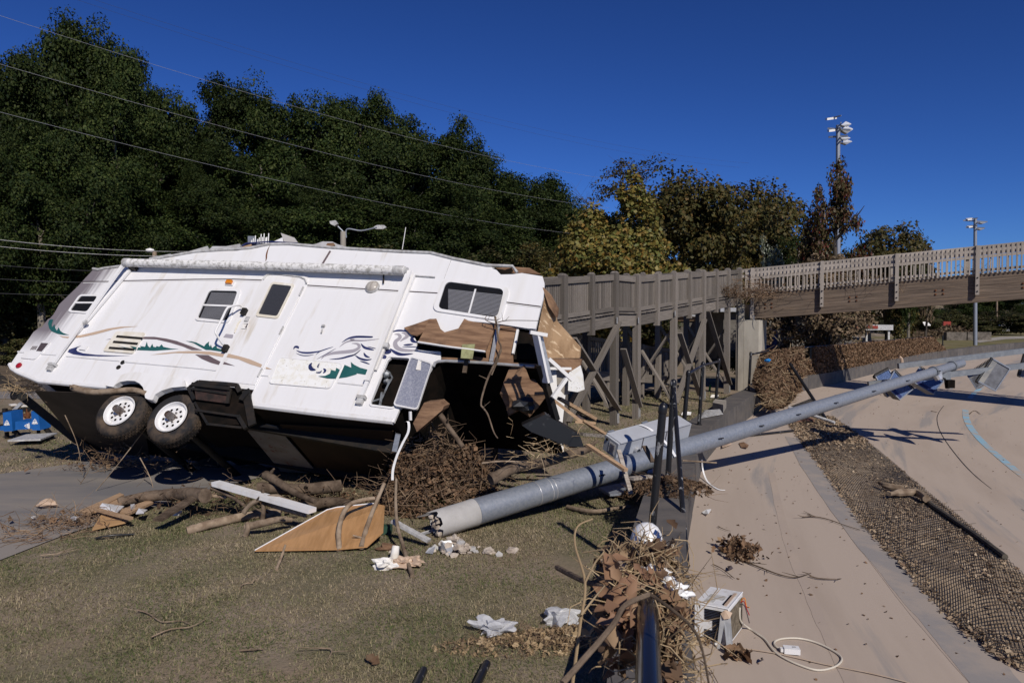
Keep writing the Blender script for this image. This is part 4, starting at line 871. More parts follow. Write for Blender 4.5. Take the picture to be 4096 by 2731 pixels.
# ------------------------------------------------------------------ fallen galvanised light pole with its floodlights
PA, PB = V((-.44, 8.3, .20)), V((9.13, 15.0, 1.48)); PD = (PB-PA).normalized(); PLEN = (PB-PA).length
PE = V((-PD.y, PD.x, 0)).normalized(); PU = PD.cross(PE)*-1
if PU.z < 0: PU = -PU
def pole(t, e=0., u=0.): return PA+(PB-PA)*t+PE*e+PU*u                      # t along; e away from the camera; u up
def prad(t): return .152-.070*t
lp_ = empty('light_pole', PA, 'fallen grey galvanised sports light pole lying across the low wall onto the track', 'light pole')
MB().tube([pole(t) for t in np.linspace(.002, 1, 40)], [prad(t) for t in np.linspace(.002, 1, 40)], 24).build('shaft', m_galv, lp_, smooth=True)
m_sleeve = M('grout_sleeve', (.42, .41, .40), (.34, .33, .32), 3, .7, .3, bump=.2, bscale=20)
def ragged():
    prof = np.linspace(-.05, .0015, 5); n = 28; b = MB(); vs = []
    for i, t in enumerate(prof):
        for k in range(n):
            an = 2*math.pi*k/n; r = .153+.004*(i == 4); tt = t
            if i == 0: tt = t+.025*(1+math.sin(k*1.7)+.6*math.sin(k*3.1+1))*.7+(.035 if math.sin(an) < -.2 else 0)
            tt = min(tt, .0015-.0105*(4-i))
            vs.append(pole(tt, r*math.cos(an), r*math.sin(an)))
    fs = [(i*n+k, i*n+(k+1) % n, (i+1)*n+(k+1) % n, (i+1)*n+k) for i in range(4) for k in range(n)]
    return b.add(vs, fs)
ragged().build('broken_sleeve', m_sleeve, lp_, smooth=True)
m_rubble = M('broken_grout', (.46, .40, .34), (.30, .25, .21), 9, .95, .1, bump=.8, bscale=20)
b = MB()
for i in range(34):
    t = random.uniform(-.045, .0); an = random.uniform(0, 6.28); rr = .12*math.sqrt(random.random()); b.blob(pole(t, rr*math.cos(an), rr*math.sin(an)), random.uniform(.02, .05), i, .5, sub=1)
b.build('grout_core', m_rubble, lp_)['kind'] = 'stuff'
b = MB()
for i in range(3):
    an = -1.9+i*.5; b.add([pole(-.005, .15*math.cos(an), .15*math.sin(an)), pole(-.005, .15*math.cos(an+.3), .15*math.sin(an+.3)), pole(-.055, .2*math.cos(an+.3), .19*math.sin(an+.3)), pole(-.06, .17*math.cos(an), .15*math.sin(an))], [(0, 1, 2, 3)])
b.build('bent_steel', m_galvlight, lp_)
for t in (.075, .09, .095):
    MB().lathe([(prad(t)+.001, -.006), (prad(t)+.003, 0), (prad(t)+.001, .006)], pole(t), PD, 30).build('weld_band', m_galvlight, lp_, smooth=True)
for t in (.235, .32, .47, .62): MB().lathe([(prad(t)+.001, -.012), (prad(t)+.0035, 0), (prad(t)+.001, .012)], pole(t), PD, 30).build('slip_joint', m_galv, lp_, smooth=True)
for t in (.155, .35, .43, .51, .60, .70, .80, .90):
    c = pole(t, -prad(t)*.93, prad(t)*.25); MB().beam(c-PE*.01-PD*.04, c-PE*.035+PD*.04, .02, .012, PU).build('step_lug', m_blackmat, lp_)
for t, r in ((.212, .22), (.21, .2)): pass
# crossarms at the head
m_arm = M('galvanised_arm', (.17, .185, .205), (.23, .245, .26), 10, .5, .5, metal=.3)
for t in (.965, .9): MB().lathe([(prad(t)+.001, -.03), (prad(t)+.02, -.03), (prad(t)+.02, .03), (prad(t)+.001, .03)], pole(t), PD, 24).build('arm_clamp', m_arm, lp_)
CA = (V((.93, -.05, .12))).normalized()                                      # crossarms run to the right
hub1, hub2 = at(3780, 1500, 14.7), at(3790, 1440, 15.3)
MB().beam(hub1-CA*1.5, hub1+CA*2.7, .09, .11).build('crossarm', m_arm, lp_)
MB().beam(hub2-CA*1.0, hub2+CA*3.2, .09, .11).build('crossarm', m_arm, lp_)
MB().prism([at(*p, 14.55) for p in ((3770, 1490), (3805, 1485), (3802, 1505), (3812, 1555), (3790, 1555), (3783, 1512), (3768, 1508))], V((0, .08, 0))).build('gusset', m_arm, lp_)
MB().box(at(3800, 1535, 14.45), (.07, 0, 0), (0, .05, 0), (0, 0, .08)).build('junction_box', m_dark, lp_)
MB().tube([at(3745, 1500, 14.3), at(3755, 1515, 14.3)], .07, 10).build('conduit_head', m_galvlight, lp_)
MB().beam(at(3763, 1485, 14.3), at(3766, 1518, 14.3), .03, .04).build('bracket', m_galvlight, lp_)
m_lensblue = M('painted_sky_lens', (.05, .08, .17), (.17, .24, .42), 110, .12, .8, lo=.5, hi=.58)  # blue of the reflected sky is put into the lens colour
m_reflect = M('reflector', (.25, .255, .265), (.17, .17, .175), 7, .35, .5, metal=.4)
def flood(c4, D, depth, lens=True):
    """box floodlight: c4 = its front rectangle in the photograph (from the finned edge round), depth away from the camera"""
    P = [at(x, y, D+dd) for (x, y, dd) in c4]; nrm = (P[1]-P[0]).cross(P[3]-P[0]).normalized()
    if nrm.dot(P[0]-EYE) < 0: nrm = -nrm
    cen = sum(P, V())/4; Bk = [cen+(p-cen)*.62+nrm*depth for p in P]
    root = MB().add(P+Bk, [(0, 4, 5, 1), (1, 5, 6, 2), (2, 6, 7, 3), (3, 7, 4, 0), (4, 7, 6, 5)]).build('floodlight', m_reflect, lp_)
    I = [cen+(p-cen)*.9 for p in P]; MB().ring(P, I, -nrm*.015).build('bezel', m_galv, root)
    a, b_, c_, d_ = I
    MB().poly([a.lerp(b_, .0)-nrm*-.004, b_-nrm*-.004, c_-nrm*-.004, d_-nrm*-.004]).build('lens', m_lensblue if lens else m_reflect, root)
    if lens: 
        q = [a.lerp(d_, .78), b_.lerp(c_, .78), c_, d_]; MB().poly([p-nrm*.004 for p in q]).build('navy_strip', m_navy, root)  # narrow navy strip along one edge of the lens
    else:
        q = [a, b_, b_.lerp(c_, .3), a.lerp(d_, .3)]; MB().poly([p-nrm*.002 for p in q]).build('inner_hood', M('inner_hood', (.30, .29, .26), (.2, .2, .2), 6, .4, .5), root)
    fb = MB()
    for k in range(18):
        p = P[0].lerp(P[1], (k+.5)/18); fb.box(p+nrm*.03, (P[1]-P[0])*(.3/18), nrm*.05, (P[0]-P[3]).normalized()*.03)
    fb.build('cooling_fins', m_blackmat, root)
def F3(x, y): return (3500+x/2.24, 1380+y/2.24)
def q4(a, b, c, d, D, dd=(0, 0, 0, 0)): return [F3(*p)+(z,) for p, z in zip((a, b, c, d), dd)]
flood(q4((-5, 275), (120, 210), (250, 400), (110, 470), 0, (0, .1, -.2, -.3)), 14.9, .16)
flood(q4((170, 225), (345, 395), (220, 495), (90, 370), 0, (.1, 0, -.35, -.25)), 14.4, .16)
flood(q4((395, 195), (625, 320), (525, 445), (310, 320), 0, (.3, .1, -.25, -.05)), 15.4, .16)
flood(q4((1040, 130), (820, 265), (905, 398), (1110, 270), 0, (.2, .3, -.1, -.1)), 15.6, .16, False)
flood(q4((1050, 115), (910, 325), (1080, 418), (1220, 210), 0, (.1, 0, -.25, -.15)), 14.6, .18, False)
flood(q4((1340, 80), (1285, 275), (1450, 340), (1520, 130), 0, (.1, 0, -.25, -.15)), 14.9, .18, False)

# control cabinet strapped to the pole
cb = empty('control_cabinet', pole(.2, .35, .2), 'grey metal control cabinet strapped to the fallen light pole', 'cabinet')
m_cab = M('cabinet_grey', (.40, .42, .46), (.36, .37, .40), 3, .45, .4, metal=.0)
def cbp(s, e, u): return pole(.172+s*.145/1.72*1.0, .02, .02)+PE*e+PU*u
cA = at(2442, 1786, 9.75); cD = PD.copy()
ex = cD; e1 = (PE*.93+PU*.36).normalized(); e2 = ex.cross(e1)
if e2.z < 0: e2 = -e2
Cc = [cA]
def cc(s, a, b_): return cA+ex*s+e1*a+e2*b_
L_, Aw, Bh = 1.40, .26, .22
MB().prism([cc(0, -Aw/2, -Bh/2), cc(0, Aw/2, -Bh/2), cc(0, Aw/2, Bh/2), cc(0, -Aw/2, Bh/2)], ex*L_).build('cabinet_box', m_cab, cb)
MB().prism([cc(.03, -Aw/2-.012, Bh/2+.001), cc(.03, Aw/2+.012, Bh/2+.001), cc(L_-.03, Aw/2+.012, Bh/2+.001), cc(L_-.03, -Aw/2-.012, Bh/2+.001)], e2*.012).build('cabinet_door', m_cab, cb)
MB().prism([cc(-.003, -.09, -.08), cc(-.003, .03, -.08), cc(-.003, .03, .07), cc(-.003, -.09, .07)], ex*-.002).build('rating_label', m_paper, cb)
b = MB()
for i in range(7): b.box(cc(-.0065, -.03, -.065+i*.018), ex*.0005, e1*.05*(.6+.4*random.random()), e2*.004)
b.build('label_print', m_stripe, cb)
MB().lathe([(0, 0), (.018, 0), (.018, .01), (0, .012)], cc(0, .08, .07), -ex, 10).build('lock', m_blackmat, cb)
for s in (.45, .9): MB().prism([cc(s, -Aw/2-.004, -Bh/2), cc(s+.012, -Aw/2-.004, -Bh/2), cc(s+.012, -Aw/2-.004, Bh/2), cc(s, -Aw/2-.004, Bh/2)], e1*-.002).build('seam', m_stripe, cb)
for s in (.12, .75): MB().box(cc(s, Aw/2+.02, Bh/2), ex*.05, e1*.02, e2*.02).build('hasp', m_galv, cb)
c = cc(.36, -Aw/2, -.06); MB().lathe([(.035, -.02), (.05, -.02), (.05, .05), (.035, .05)], c, -e1, 16).build('conduit_hub', m_galvlight, cb)
MB().lathe([(0, .0), (.036, .0)], c-e1*.004, -e1, 12).build('knockout', m_dark, cb)
st_ = _smooth([tuple(p) for p in (cc(.62, Aw/2, Bh/2+.02), cc(.66, 0, Bh/2+.03), cc(.72, -Aw/2-.02, Bh/2-.02), pole(.262, -.12, .13), pole(.268, -.155, -.02))], 5)
vs, fs = [], []
for i, p in enumerate(st_): vs += [p-ex*.022, p+ex*.022]
for i in range(len(st_)-1): fs.append((2*i, 2*i+1, 2*i+3, 2*i+2))
sx = MB().add(vs, fs).build('webbing_strap', m_whitebag, label='white webbing strap tied round the grey cabinet and pole', cat='strap')

# ------------------------------------------------------------------ black rail posts on the wall
m_chip = M('chipped_black_paint', (.010, .010, .012), (.24, .24, .245), 13, .35, .5, lo=.60, hi=.66, stretch=(1, 1, .45))
def rail_post(base, topp, r, label, cap=True, bz_=.5):
    t = empty('rail_post', base, label, 'rail post', 'black rail posts along the low wall')
    base, topp = V(base), V(topp); MB().tube([base, topp], r, 16).build('shaft', m_chip, t, smooth=True)
    d = (topp-base).normalized()
    if cap: MB().lathe([(r*1.12, -.05), (r*1.14, -.045), (r*1.14, -.005), (r*1.05, .015), (r*.7, .035), (0, .045)], topp, d, 16).build('dome_cap', m_chip, t, smooth=True)
    MB().lathe([(r*1.05, 0), (r*1.7, 0), (r*1.7, .012), (r*1.05, .012)], base, d, 16).build('base_plate', m_chip, t)
    return t
def wp(x, y, D): return at(x, y, D)
def base_on(x, y): return on_z(x, y, .5)
specs = [((2608, 2112), (2652, 1630), .036, 'thick leaning black rail post nearest the camera'), ((2672, 1906), (2694, 1530), .034, 'black rail post with the fallen handrail tied to its top'),
         ((2732, 1737), (2754, 1490), .036, 'black rail post at the lower end of the standing handrail'), ((2796, 1698), (2812, 1455), .033, 'black rail post in the middle of the standing handrail'),
         ((2862, 1618), (2876, 1440), .033, 'black rail post at the far end of the standing handrail'), ((2995, 1560), (3003, 1413), .033, 'black rail post on the wall beside the leaf heap and pier')]
TOPS = []
for (bx, by), (tx, ty), r, lab in specs:
    b0 = base_on(bx, by); D = b0.y; t0 = at(tx, ty, D/math.cos(0)); TOPS.append(t0); rail_post(b0, t0, r, lab)
def rail(pts, r, label, name='handrail'): return MB().tube(pts, r, 12).build(name, m_chip, label=label, cat='handrail', smooth=True)
rail([TOPS[2]-V((0, 0, .02)), TOPS[3]-V((0, 0, .03)), TOPS[4]-V((0, 0, .03))], .026, 'black handrail still joining three posts by the ramp')
rail([TOPS[5]-V((0, 0, .03)), at(3075, 1403, 20)], .024, 'short black rail from the far post into the leaf heap')
rail([TOPS[1]-V((0, 0, .06)), on_z(2748, 2262, .14)], .026, 'fallen black handrail leaning from a post down over the wall')
# ------------------------------------------------------------------ trees: a trunk with limbs and a crown of separate leaves
def crown_mesh(name, mat, n, rx, rz, leaf, lobes, seed, hollow=.35, cone=0., sub=.42, flat=.35):
    r = np.random.default_rng(seed)
    m1 = max(6, lobes//4); k2 = 11
    lc = r.normal(size=(m1, 3)); lc /= np.linalg.norm(lc, axis=1)[:, None]; lc *= (r.uniform(.10, .72, m1)**.55)[:, None]       # boughs
    l2 = r.normal(size=(m1*k2, 3)); l2 /= np.linalg.norm(l2, axis=1)[:, None]; l2[:, 2] += .25
    rr = np.repeat(r.uniform(.7, 1.25, m1)*sub, k2); lc = np.repeat(lc, k2, 0)+l2*rr[:, None]*r.uniform(.6, 1.05, m1*k2)[:, None]        # leaf sprays on them
    sp_ = r.uniform(.075, .15, m1*k2)*(1+.25*hollow); pick = r.integers(0, m1*k2, n)
    d = r.normal(size=(n, 3)); d *= (r.random(n)**.45/np.linalg.norm(d, axis=1))[:, None]*1.55; p = lc[pick]+d*sp_[pick][:, None]*np.array([1.15, 1.15, .75]); d = d/np.linalg.norm(d, axis=1)[:, None]*.5+p*.7+np.array([0, 0, .25])
    if cone: 
        s = np.clip(1-cone*(p[:, 2]+1)/2, .12, 1); p[:, 0] *= s; p[:, 1] *= s
    p = p*np.array([rx, rx, rz])
    nr = d*.8+r.normal(size=(n, 3))*.6+np.array([0, 0, flat]); nr /= np.linalg.norm(nr, axis=1)[:, None]
    a = np.cross(nr, r.normal(size=(n, 3))); a /= np.linalg.norm(a, axis=1)[:, None]; b = np.cross(nr, a)
    L = leaf*r.uniform(.6, 1.35, n)[:, None]; W_ = L*r.uniform(.5, .85, n)[:, None]
    bend = nr*L*r.uniform(-.25, .25, n)[:, None]
    v = np.stack([p-a*L*.5+bend, p-b*W_*.5, p+a*L*.5+bend, p+b*W_*.5], 1).reshape(-1, 3)
    f = np.arange(n*4).reshape(n, 4)
    return raw_mesh(name, v, f, mat, 4)
def trunk_mesh(name, mat, h, r0, crown_c, crown_r, seed, limbs=7, twigs=0):
    rnd = random.Random(seed); b = MB()
    P = [V((0, 0, -.4))]
    for i in range(1, 7): P.append(V((rnd.uniform(-.02, .02)*h, rnd.uniform(-.02, .02)*h, h*i/6)))
    b.tube(P, [r0*(1-.75*i/6) for i in range(7)], 7)
    for k in range(limbs):
        t = rnd.uniform(.35, .9); p = P[int(t*6)]; an = rnd.uniform(0, 6.28); L = crown_r*rnd.uniform(.6, 1.1)
        q = p+V((math.cos(an)*L*.55, math.sin(an)*L*.55, L*.45)); e = q+V((math.cos(an)*L*.4, math.sin(an)*L*.4, L*rnd.uniform(.2, .5)))
        b.tube([p, q, e], [r0*.38, r0*.22, r0*.06], 5)
        for _ in range(twigs):
            s = q.lerp(e, rnd.random()); b.tube([s, s+V((rnd.uniform(-1, 1), rnd.uniform(-1, 1), rnd.uniform(.1, 1)))*L*.4], [r0*.07, r0*.02], 4)
    me = bpy.data.meshes.new(name); me.from_pydata([tuple(p) for p in b.v], [], b.f); me.materials.append(mat); return me
lf_oak = leaf_material('oak_leaves', [(.011, .020, .006), (.016, .028, .008), (.026, .040, .010), (.050, .062, .017), (.014, .023, .007)], .12, .6, .3, .1)
lf_olive = leaf_material('olive_leaves', [(.045, .05, .016), (.07, .065, .02), (.10, .075, .022), (.04, .045, .015), (.12, .07, .02)], .2, .55, .2)
lf_maple = leaf_material('turning_leaves', [(.10, .115, .03), (.17, .16, .045), (.24, .19, .05), (.075, .10, .025), (.22, .12, .025), (.30, .25, .09)], .22, .5, .1)
lf_red = leaf_material('red_maple_leaves', [(.07, .014, .012), (.05, .055, .018), (.11, .022, .016), (.035, .045, .014), (.09, .05, .02), (.06, .06, .022), (.17, .11, .075)], .2, .5, .1)
lf_pale = leaf_material('pale_leaves', [(.07, .09, .04), (.16, .18, .12), (.30, .32, .26), (.09, .10, .05)], .2, .5, .1)
lf_brown = leaf_material('mud_coated_leaves', [(.07, .05, .032), (.13, .09, .055), (.20, .145, .095), (.05, .045, .02)], .12, .7, .15)
lf_shrub = leaf_material('shrub_leaves', [(.03, .042, .014), (.055, .06, .02), (.09, .075, .028), (.04, .05, .018), (.07, .05, .028)], .18, .6, .25)
m_trunk = M('tree_bark', (.10, .085, .07), (.05, .042, .036), 5, .9, .1, bump=.5, bscale=12, stretch=(1, 1, .3))
m_trunkpale = M('pale_tree_bark', (.24, .215, .18), (.13, .11, .09), 5, .9, .1, bump=.4, bscale=12, stretch=(1, 1, .3))
crowns = [crown_mesh('crown', lf_oak, 26000, 1., 1., .043, 60, 100+i, sub=.30, hollow=.22) for i in range(6)]
trunks = [trunk_mesh('trunk', (m_trunk, m_trunkpale)[i % 2], 1., .03, .5, .22, i, 9) for i in range(4)]
def place_tree(name, x, y, ztop, rx, cr, tr, label, group, zb=None, crown_h=.78, cat='tree'):
    zb = ground_z(x, y) if zb is None else zb; H = ztop-zb
    t = empty(name, (x, y, zb), label, cat, group)
    o = link('trunk', tr, (0, 0, 0), t); s = H*.80; sx = min(s, 3.3*rx); o.scale = (sx, sx, s); o.rotation_euler.z = random.uniform(0, 6.28)
    rz = H*crown_h/2; c = link('crown', cr, (0, 0, H-rz*1.02), t); c.scale = (rx, rx*random.uniform(.9, 1.1), rz); c.rotation_euler.z = random.uniform(0, 6.28)
    return t
SKY = [(-120, 60), (0, 45), (110, 42), (150, 72), (205, 60), (262, 95), (300, 135), (345, 160), (400, 192), (490, 198), (560, 218), (630, 207), (700, 228), (765, 232), (832, 207), (885, 240), (950, 278), (1010, 285), (1060, 345), (1130, 372), (1195, 383), (1245, 425), (1290, 470)]
DX = [(-120, 48), (300, 54), (700, 62), (1000, 72), (1300, 88)]
def interp(T, x):
    for (a, b), (c, d) in zip(T, T[1:]):
        if a <= x <= c: return b+(d-b)*(x-a)/(c-a)
    return T[0][1] if x < T[0][0] else T[-1][1]
k = 1/.57422; ti = 0
ORD = 'leftmost second third fourth fifth sixth seventh eighth ninth tenth eleventh twelfth thirteenth fourteenth fifteenth sixteenth seventeenth eighteenth nineteenth twentieth twenty-first twenty-second twenty-third twenty-fourth twenty-fifth twenty-sixth'.split()
def nth(i, what): return (ORD[i]+' '+what) if i == 0 else ORD[i]+' '+what+', counted from the left'
CNT = {}
def counted(what): CNT[what] = CNT.get(what, -1)+1; return nth(CNT[what], what)
G_F = 'dark trees of the wooded hillside'
for lev in range(4):
    for i in range(len(SKY) if lev == 0 else 17):
        x = SKY[i][0] if lev == 0 else -110+i*84+(lev % 2)*42+random.uniform(-14, 14)
        if x > 1310: continue
        sy = SKY[i][1]-12 if lev == 0 else interp(SKY, x)+lev*(118 if x < 900 else 62)+random.uniform(-22, 22)
        D = interp(DX, x)-lev*4.5+random.uniform(-1.2, 1.2)
        if sy > 640: continue
        p = at(x*k, 1300, D); ztop = at(x*k, sy*k, D).z
        rx = random.uniform(3.3, 4.3)*(1.0 if lev == 0 else 1.12)*(D/56)
        place_tree('forest_tree', p.x, p.y, ztop, rx, crowns[ti % 6], trunks[ti % 4], counted(('tall dark tree on the hillside skyline', 'dark tree in the upper hillside row', 'dark tree in the lower hillside row', 'smaller dark tree at the hill foot')[lev]), ('skyline trees', 'hillside trees', 'lower hillside trees', 'foot of hill trees')[lev], crown_h=random.uniform(.70, .9)); ti += 1
for x, y, D, lab in ((62, 285, 43, 'dark tree with a long pale bare trunk at the far left'), (162, 330, 44, 'slim tree with a pale bare trunk right of the far left one'), (470, 330, 50, 'slim pale trunked tree above the left end of the trailer'), (700, 385, 54, 'slim pale trunked tree above the trailer roof rack')):
    p = at(x*k, 1300, D); t = place_tree('pale_trunk_tree', p.x, p.y, at(x*k, y*k, D).z, 2.1, crowns[ti % 6], trunks[1], lab, None, crown_h=.42); ti += 1; t.children[0].scale.x *= .8; t.children[0].scale.y *= .8
# scrub along the foot of the hill
shrubs = [crown_mesh('foliage', lf_shrub, 9000, 1., 1., .065, 44, 300+i, sub=.34) for i in range(4)]
stems = [trunk_mesh('stem', m_trunk, 1., .02, .4, .4, 50+i, 6) for i in range(2)]
def place_shrub(name, x, y, ztop, rx, me, label, group, zb=None, cat='shrub'):
    zb = ground_z(x, y) if zb is None else zb; H = ztop-zb; t = empty(name, (x, y, zb), label, cat, group)
    o = link('stem', stems[ti % 2], (0, 0, 0), t); o.scale = (H*.8,)*3
    c = link('foliage', me, (0, 0, H*.5), t); c.scale = (rx, rx, H*.53); c.rotation_euler.z = random.uniform(0, 6.28)
for i, (x, y, D, rx) in enumerate(sorted([(-30, 500, 42, 3.6), (45, 560, 41, 3), (120, 590, 43, 3.2), (190, 560, 44, 3.4), (-40, 640, 39, 2.6), (40, 670, 38.5, 2.6), (100, 650, 39.5, 2.8), (160, 650, 40, 2.6), (10, 740, 37.6, 2.0), (70, 750, 37.6, 2.), (130, 755, 38, 2.), (250, 590, 43, 3.), (310, 600, 44, 3.), (380, 590, 45, 3.), (450, 595, 46, 3.2), (530, 600, 47, 3.2), (610, 590, 48, 3.2), (690, 600, 49, 3.2), (780, 590, 50, 3.4), (870, 585, 52, 3.4), (960, 590, 54, 3.4), (1050, 590, 56, 3.4), (1140, 590, 58, 3.6), (1220, 580, 60, 3.6), (1290, 600, 62, 3.6)])):
    p = at(x*k, 1300, D); ti += 1
    place_shrub('scrub_bush', p.x, p.y, at(x*k, y*k, D).z, rx, shrubs[i % 4], counted('olive scrub bush along the hill foot'), 'scrub at the foot of the hill')
# trees behind the ramp and bridge
def single(name, lab, mat, x, ytop, D, rx, n, leaf, lobes, seed, cone=0., ch=.85, sub=.4, tr=None, zb=0., group=None, flat=.35):
    me = crown_mesh('crown', mat, n, 1., 1., leaf, lobes, seed, cone=cone, sub=sub, flat=flat); p = at(x*k, 1300, D)
    return place_tree(name, p.x, p.y, at(x*k, ytop*k, D).z, rx, me, tr or trunks[seed % 4], lab, group, zb=zb, crown_h=ch)
single('maple_tree', 'cone shaped maple turning yellow above the wooden ramp', lf_maple, 1420, 422, 38, 4.7, 42000, .050, 110, 1, cone=.60, ch=.92, sub=.34, flat=0)
single('broad_tree', 'broad dark tree with rusty orange leaves right of the yellow maple', lf_olive, 1575, 392, 52, 4.9, 26000, .055, 90, 2, ch=.9, sub=.36)
single('broad_tree', 'rounded olive green tree left of the standing light pole', lf_olive, 1770, 402, 60, 5.0, 24000, .053, 90, 3, ch=.85, sub=.36)
single('red_maple', 'narrow red and green maple in front of the standing light pole', lf_red, 1915, 408, 36, 2.1, 16000, .05, 60, 4, cone=.45, ch=.93, sub=.36, flat=0)
single('broad_tree', 'olive tree sloping down right of the red maple', lf_olive, 1995, 482, 66, 4.4, 16000, .062, 60, 5, ch=.9)
single('broad_tree', 'low olive tree above the footbridge railing', lf_olive, 2035, 535, 68, 3.4, 10000, .07, 48, 6, ch=.95)
single('small_tree', 'small dark rounded tree above the middle of the footbridge railing', lf_oak, 2088, 537, 62, 1.5, 7000, .07, 36, 7, ch=.9)
single('small_tree', 'thin small tree behind the footbridge railing, right of the dark one', lf_brown, 2128, 556, 62, 1.2, 1800, .11, 24, 8, ch=.9)
single('broad_tree', 'dark olive tree filling the gap between the two broad trees', lf_olive, 1680, 500, 58, 3.2, 14000, .05, 60, 9, ch=.95)
single('pale_tree', 'pale leaved young tree rising behind the bridge end', lf_pale, 1765, 520, 40, 1.25, 8000, .06, 40, 10, cone=.5, ch=.95)
single('broad_tree', 'dark green tree low behind the bridge end', lf_oak, 1830, 520, 55, 3., 14000, .05, 60, 11, ch=.95)
single('broad_tree', 'dark tree behind the left end of the wooden ramp', lf_oak, 1300, 470, 78, 3.2, 14000, .045, 60, 12, ch=.95)
single('broad_tree', 'olive tree low behind the left half of the ramp', lf_olive, 1265, 555, 58, 3.3, 14000, .05, 60, 13, ch=.95)
single('mud_tree', 'muddy brown leaved tree under the footbridge beside the pier', lf_brown, 1905, 610, 33, 2.1, 12000, .07, 50, 14, ch=.95)
single('mud_tree', 'smaller mud grey tree between the pier and the brown one', lf_brown, 1790, 690, 34, 1.2, 4000, .12, 30, 15, ch=.95)
# bare twiggy tree
p = at(1432*k, 1300, 60); t = empty('bare_tree', (p.x, p.y, 0), 'nearly leafless twiggy tree standing behind the yellow maple', 'tree')
o = link('trunk', trunk_mesh('trunk', m_trunk, at(1432*k, 400*k, 60).z, .16, 0, 4.2, 77, 22, twigs=9), (0, 0, 0), t)
c = link('crown', crown_mesh('crown', lf_olive, 1500, 2.9, 2.2, .20, 40, 78, sub=.34), (0, 0, at(1432*k, 400*k, 60).z-1.0), t)
# far tree line beyond the track on the right
for i in range(16):
    x = 1960+i*44+random.uniform(-10, 10); D = 150+random.uniform(-12, 12)+(i % 3)*8; p = at(x*k, 1300, D)
    place_tree('distant_tree', p.x, p.y, at(x*k, (700+random.uniform(-14, 8))*k if x < 2150 else (662+random.uniform(-14, 10))*k, D).z, random.uniform(4.5, 6.5), crowns[i % 6], trunks[i % 4], counted('distant dark tree beyond the far track'), 'distant tree line', zb=0, crown_h=.98)
for i in range(9):
    x = 1985+i*45; D = 105+random.uniform(-6, 6); p = at(x*k, 1300, D); place_shrub('distant_bush', p.x, p.y, at(x*k, (722+random.uniform(-8, 6))*k, D).z, 4.2, shrubs[i % 4], counted('olive bush along the far road'), 'bushes along the far road', zb=0)
for (x, y, D, rx, lab) in [(1720, 800, 27, 1.4, 'clipped green hedge bush under the far end of the ramp'), (1640, 690, 42, 2.2, 'dark bush seen through the ramp posts'), (1500, 680, 40, 2.5, 'dark bush behind the lower ramp flight')]:
    p = at(x*k, 1300, D); place_shrub('hedge_bush', p.x, p.y, at(x*k, y*k, D).z, rx, shrubs[0], lab, None, zb=-.1)
# ------------------------------------------------------------------ standing light poles, wires, street light, utility poles
kd = 1/.57422
def sports_light(x, ytop, ybase, D, lab, rr, lamps):
    b0 = at(x*kd, ybase*kd, D); t0 = at(x*kd, ytop*kd, D); t = empty('sports_light', b0, lab, 'light pole')
    MB().tube([b0, t0], [rr, rr*.8], 12).build('pole', m_galv, t, smooth=True)
    for (dx, dy, w_, h_, kind) in lamps:
        c = at((x+dx)*kd, (ytop+dy)*kd, D); px = D/1700.
        if kind == 'arm': MB().beam(c-V((w_*px, -.35, 0)), c+V((w_*px, -.35, -h_*px)), .08, .10).build('crossarm', m_galv, t)
        elif kind == 'thin':
            MB().beam(V((b0.x, b0.y, c.z+.1)), c+V((0, .2, .1)), .06, .07).build('bracket', m_galv, t)
            MB().prism([c+V((-w_*px/2, 0, h_*px/2)), c+V((w_*px/2, 0, h_*px/2+.08)), c+V((w_*px/2, 0, -h_*px/2+.08)), c+V((-w_*px/2, 0, -h_*px/2))], (.1, .5, .12)).build('floodlight', m_bright, t)
        else:
            MB().beam(V((b0.x, b0.y, c.z)), c+V((-w_*px*.4, .2, 0)), .06, .07).build('bracket', m_galv, t)
            f = MB().prism([c+V((-w_*px*.45, 0, -h_*px*.1)), c+V((0, 0, h_*px*.5)), c+V((w_*px*.5, 0, h_*px*.12)), c+V((w_*px*.5, 0, 0)), c+V((w_*px*.05, 0, -h_*px*.5))], (.05, .35, .02)).build('floodlight', m_galvlight, t)
            MB().poly([c+V((-w_*px*.43, -.01, -h_*px*.12)), c+V((w_*px*.47, -.01, 0)), c+V((w_*px*.05, -.01, -h_*px*.47))]).build('lens', m_reflect, f)
sports_light(1925, 288, 760, 44, 'tall standing sports light pole with stacked floodlights above the red maple', .15, [(2, 4, 20, 10, 'arm'), (-14, -14, 22, 5, 'thin'), (-8, 13, 25, 5, 'thin'), (18, -2, 24, 14, 'box'), (19, 10, 30, 18, 'box'), (15, 30, 26, 12, 'box'), (18, 38, 28, 12, 'box'), (0, 24, 16, 4, 'arm')])
sports_light(2240, 503, 793, 62, 'standing sports light pole above the right part of the footbridge', .16, [(0, 2, 22, 6, 'arm'), (-10, 2, 14, 3, 'thin'), (15, 9, 18, 6, 'box'), (0, 18, 16, 4, 'arm'), (-8, 19, 13, 3, 'thin'), (12, 23, 16, 6, 'box')])
m_wire = M('wire', (.27, .27, .29), rough=.5)
m_wiredark = M('dark_wire', (.05, .05, .055), rough=.6)
def wire(p0, p1, D0, D1, sag, r, lab, mat=m_wire):
    a, b = at(p0[0]*kd, p0[1]*kd, D0), at(p1[0]*kd, p1[1]*kd, D1)
    P = [a.lerp(b, i/24)-V((0, 0, sag*4*(i/24)*(1-i/24))) for i in range(25)]; MB().tube(P, r, 5).build('power_line', mat, label=lab, cat='wire', pivot=a)
wire((-60, 17), (1400, 412), 34, 74, .9, .009, 'uppermost thick pale wire crossing in front of the hillside trees')
wire((-60, 130), (1400, 478), 34, 74, .9, .009, 'middle pale wire crossing in front of the hillside trees')
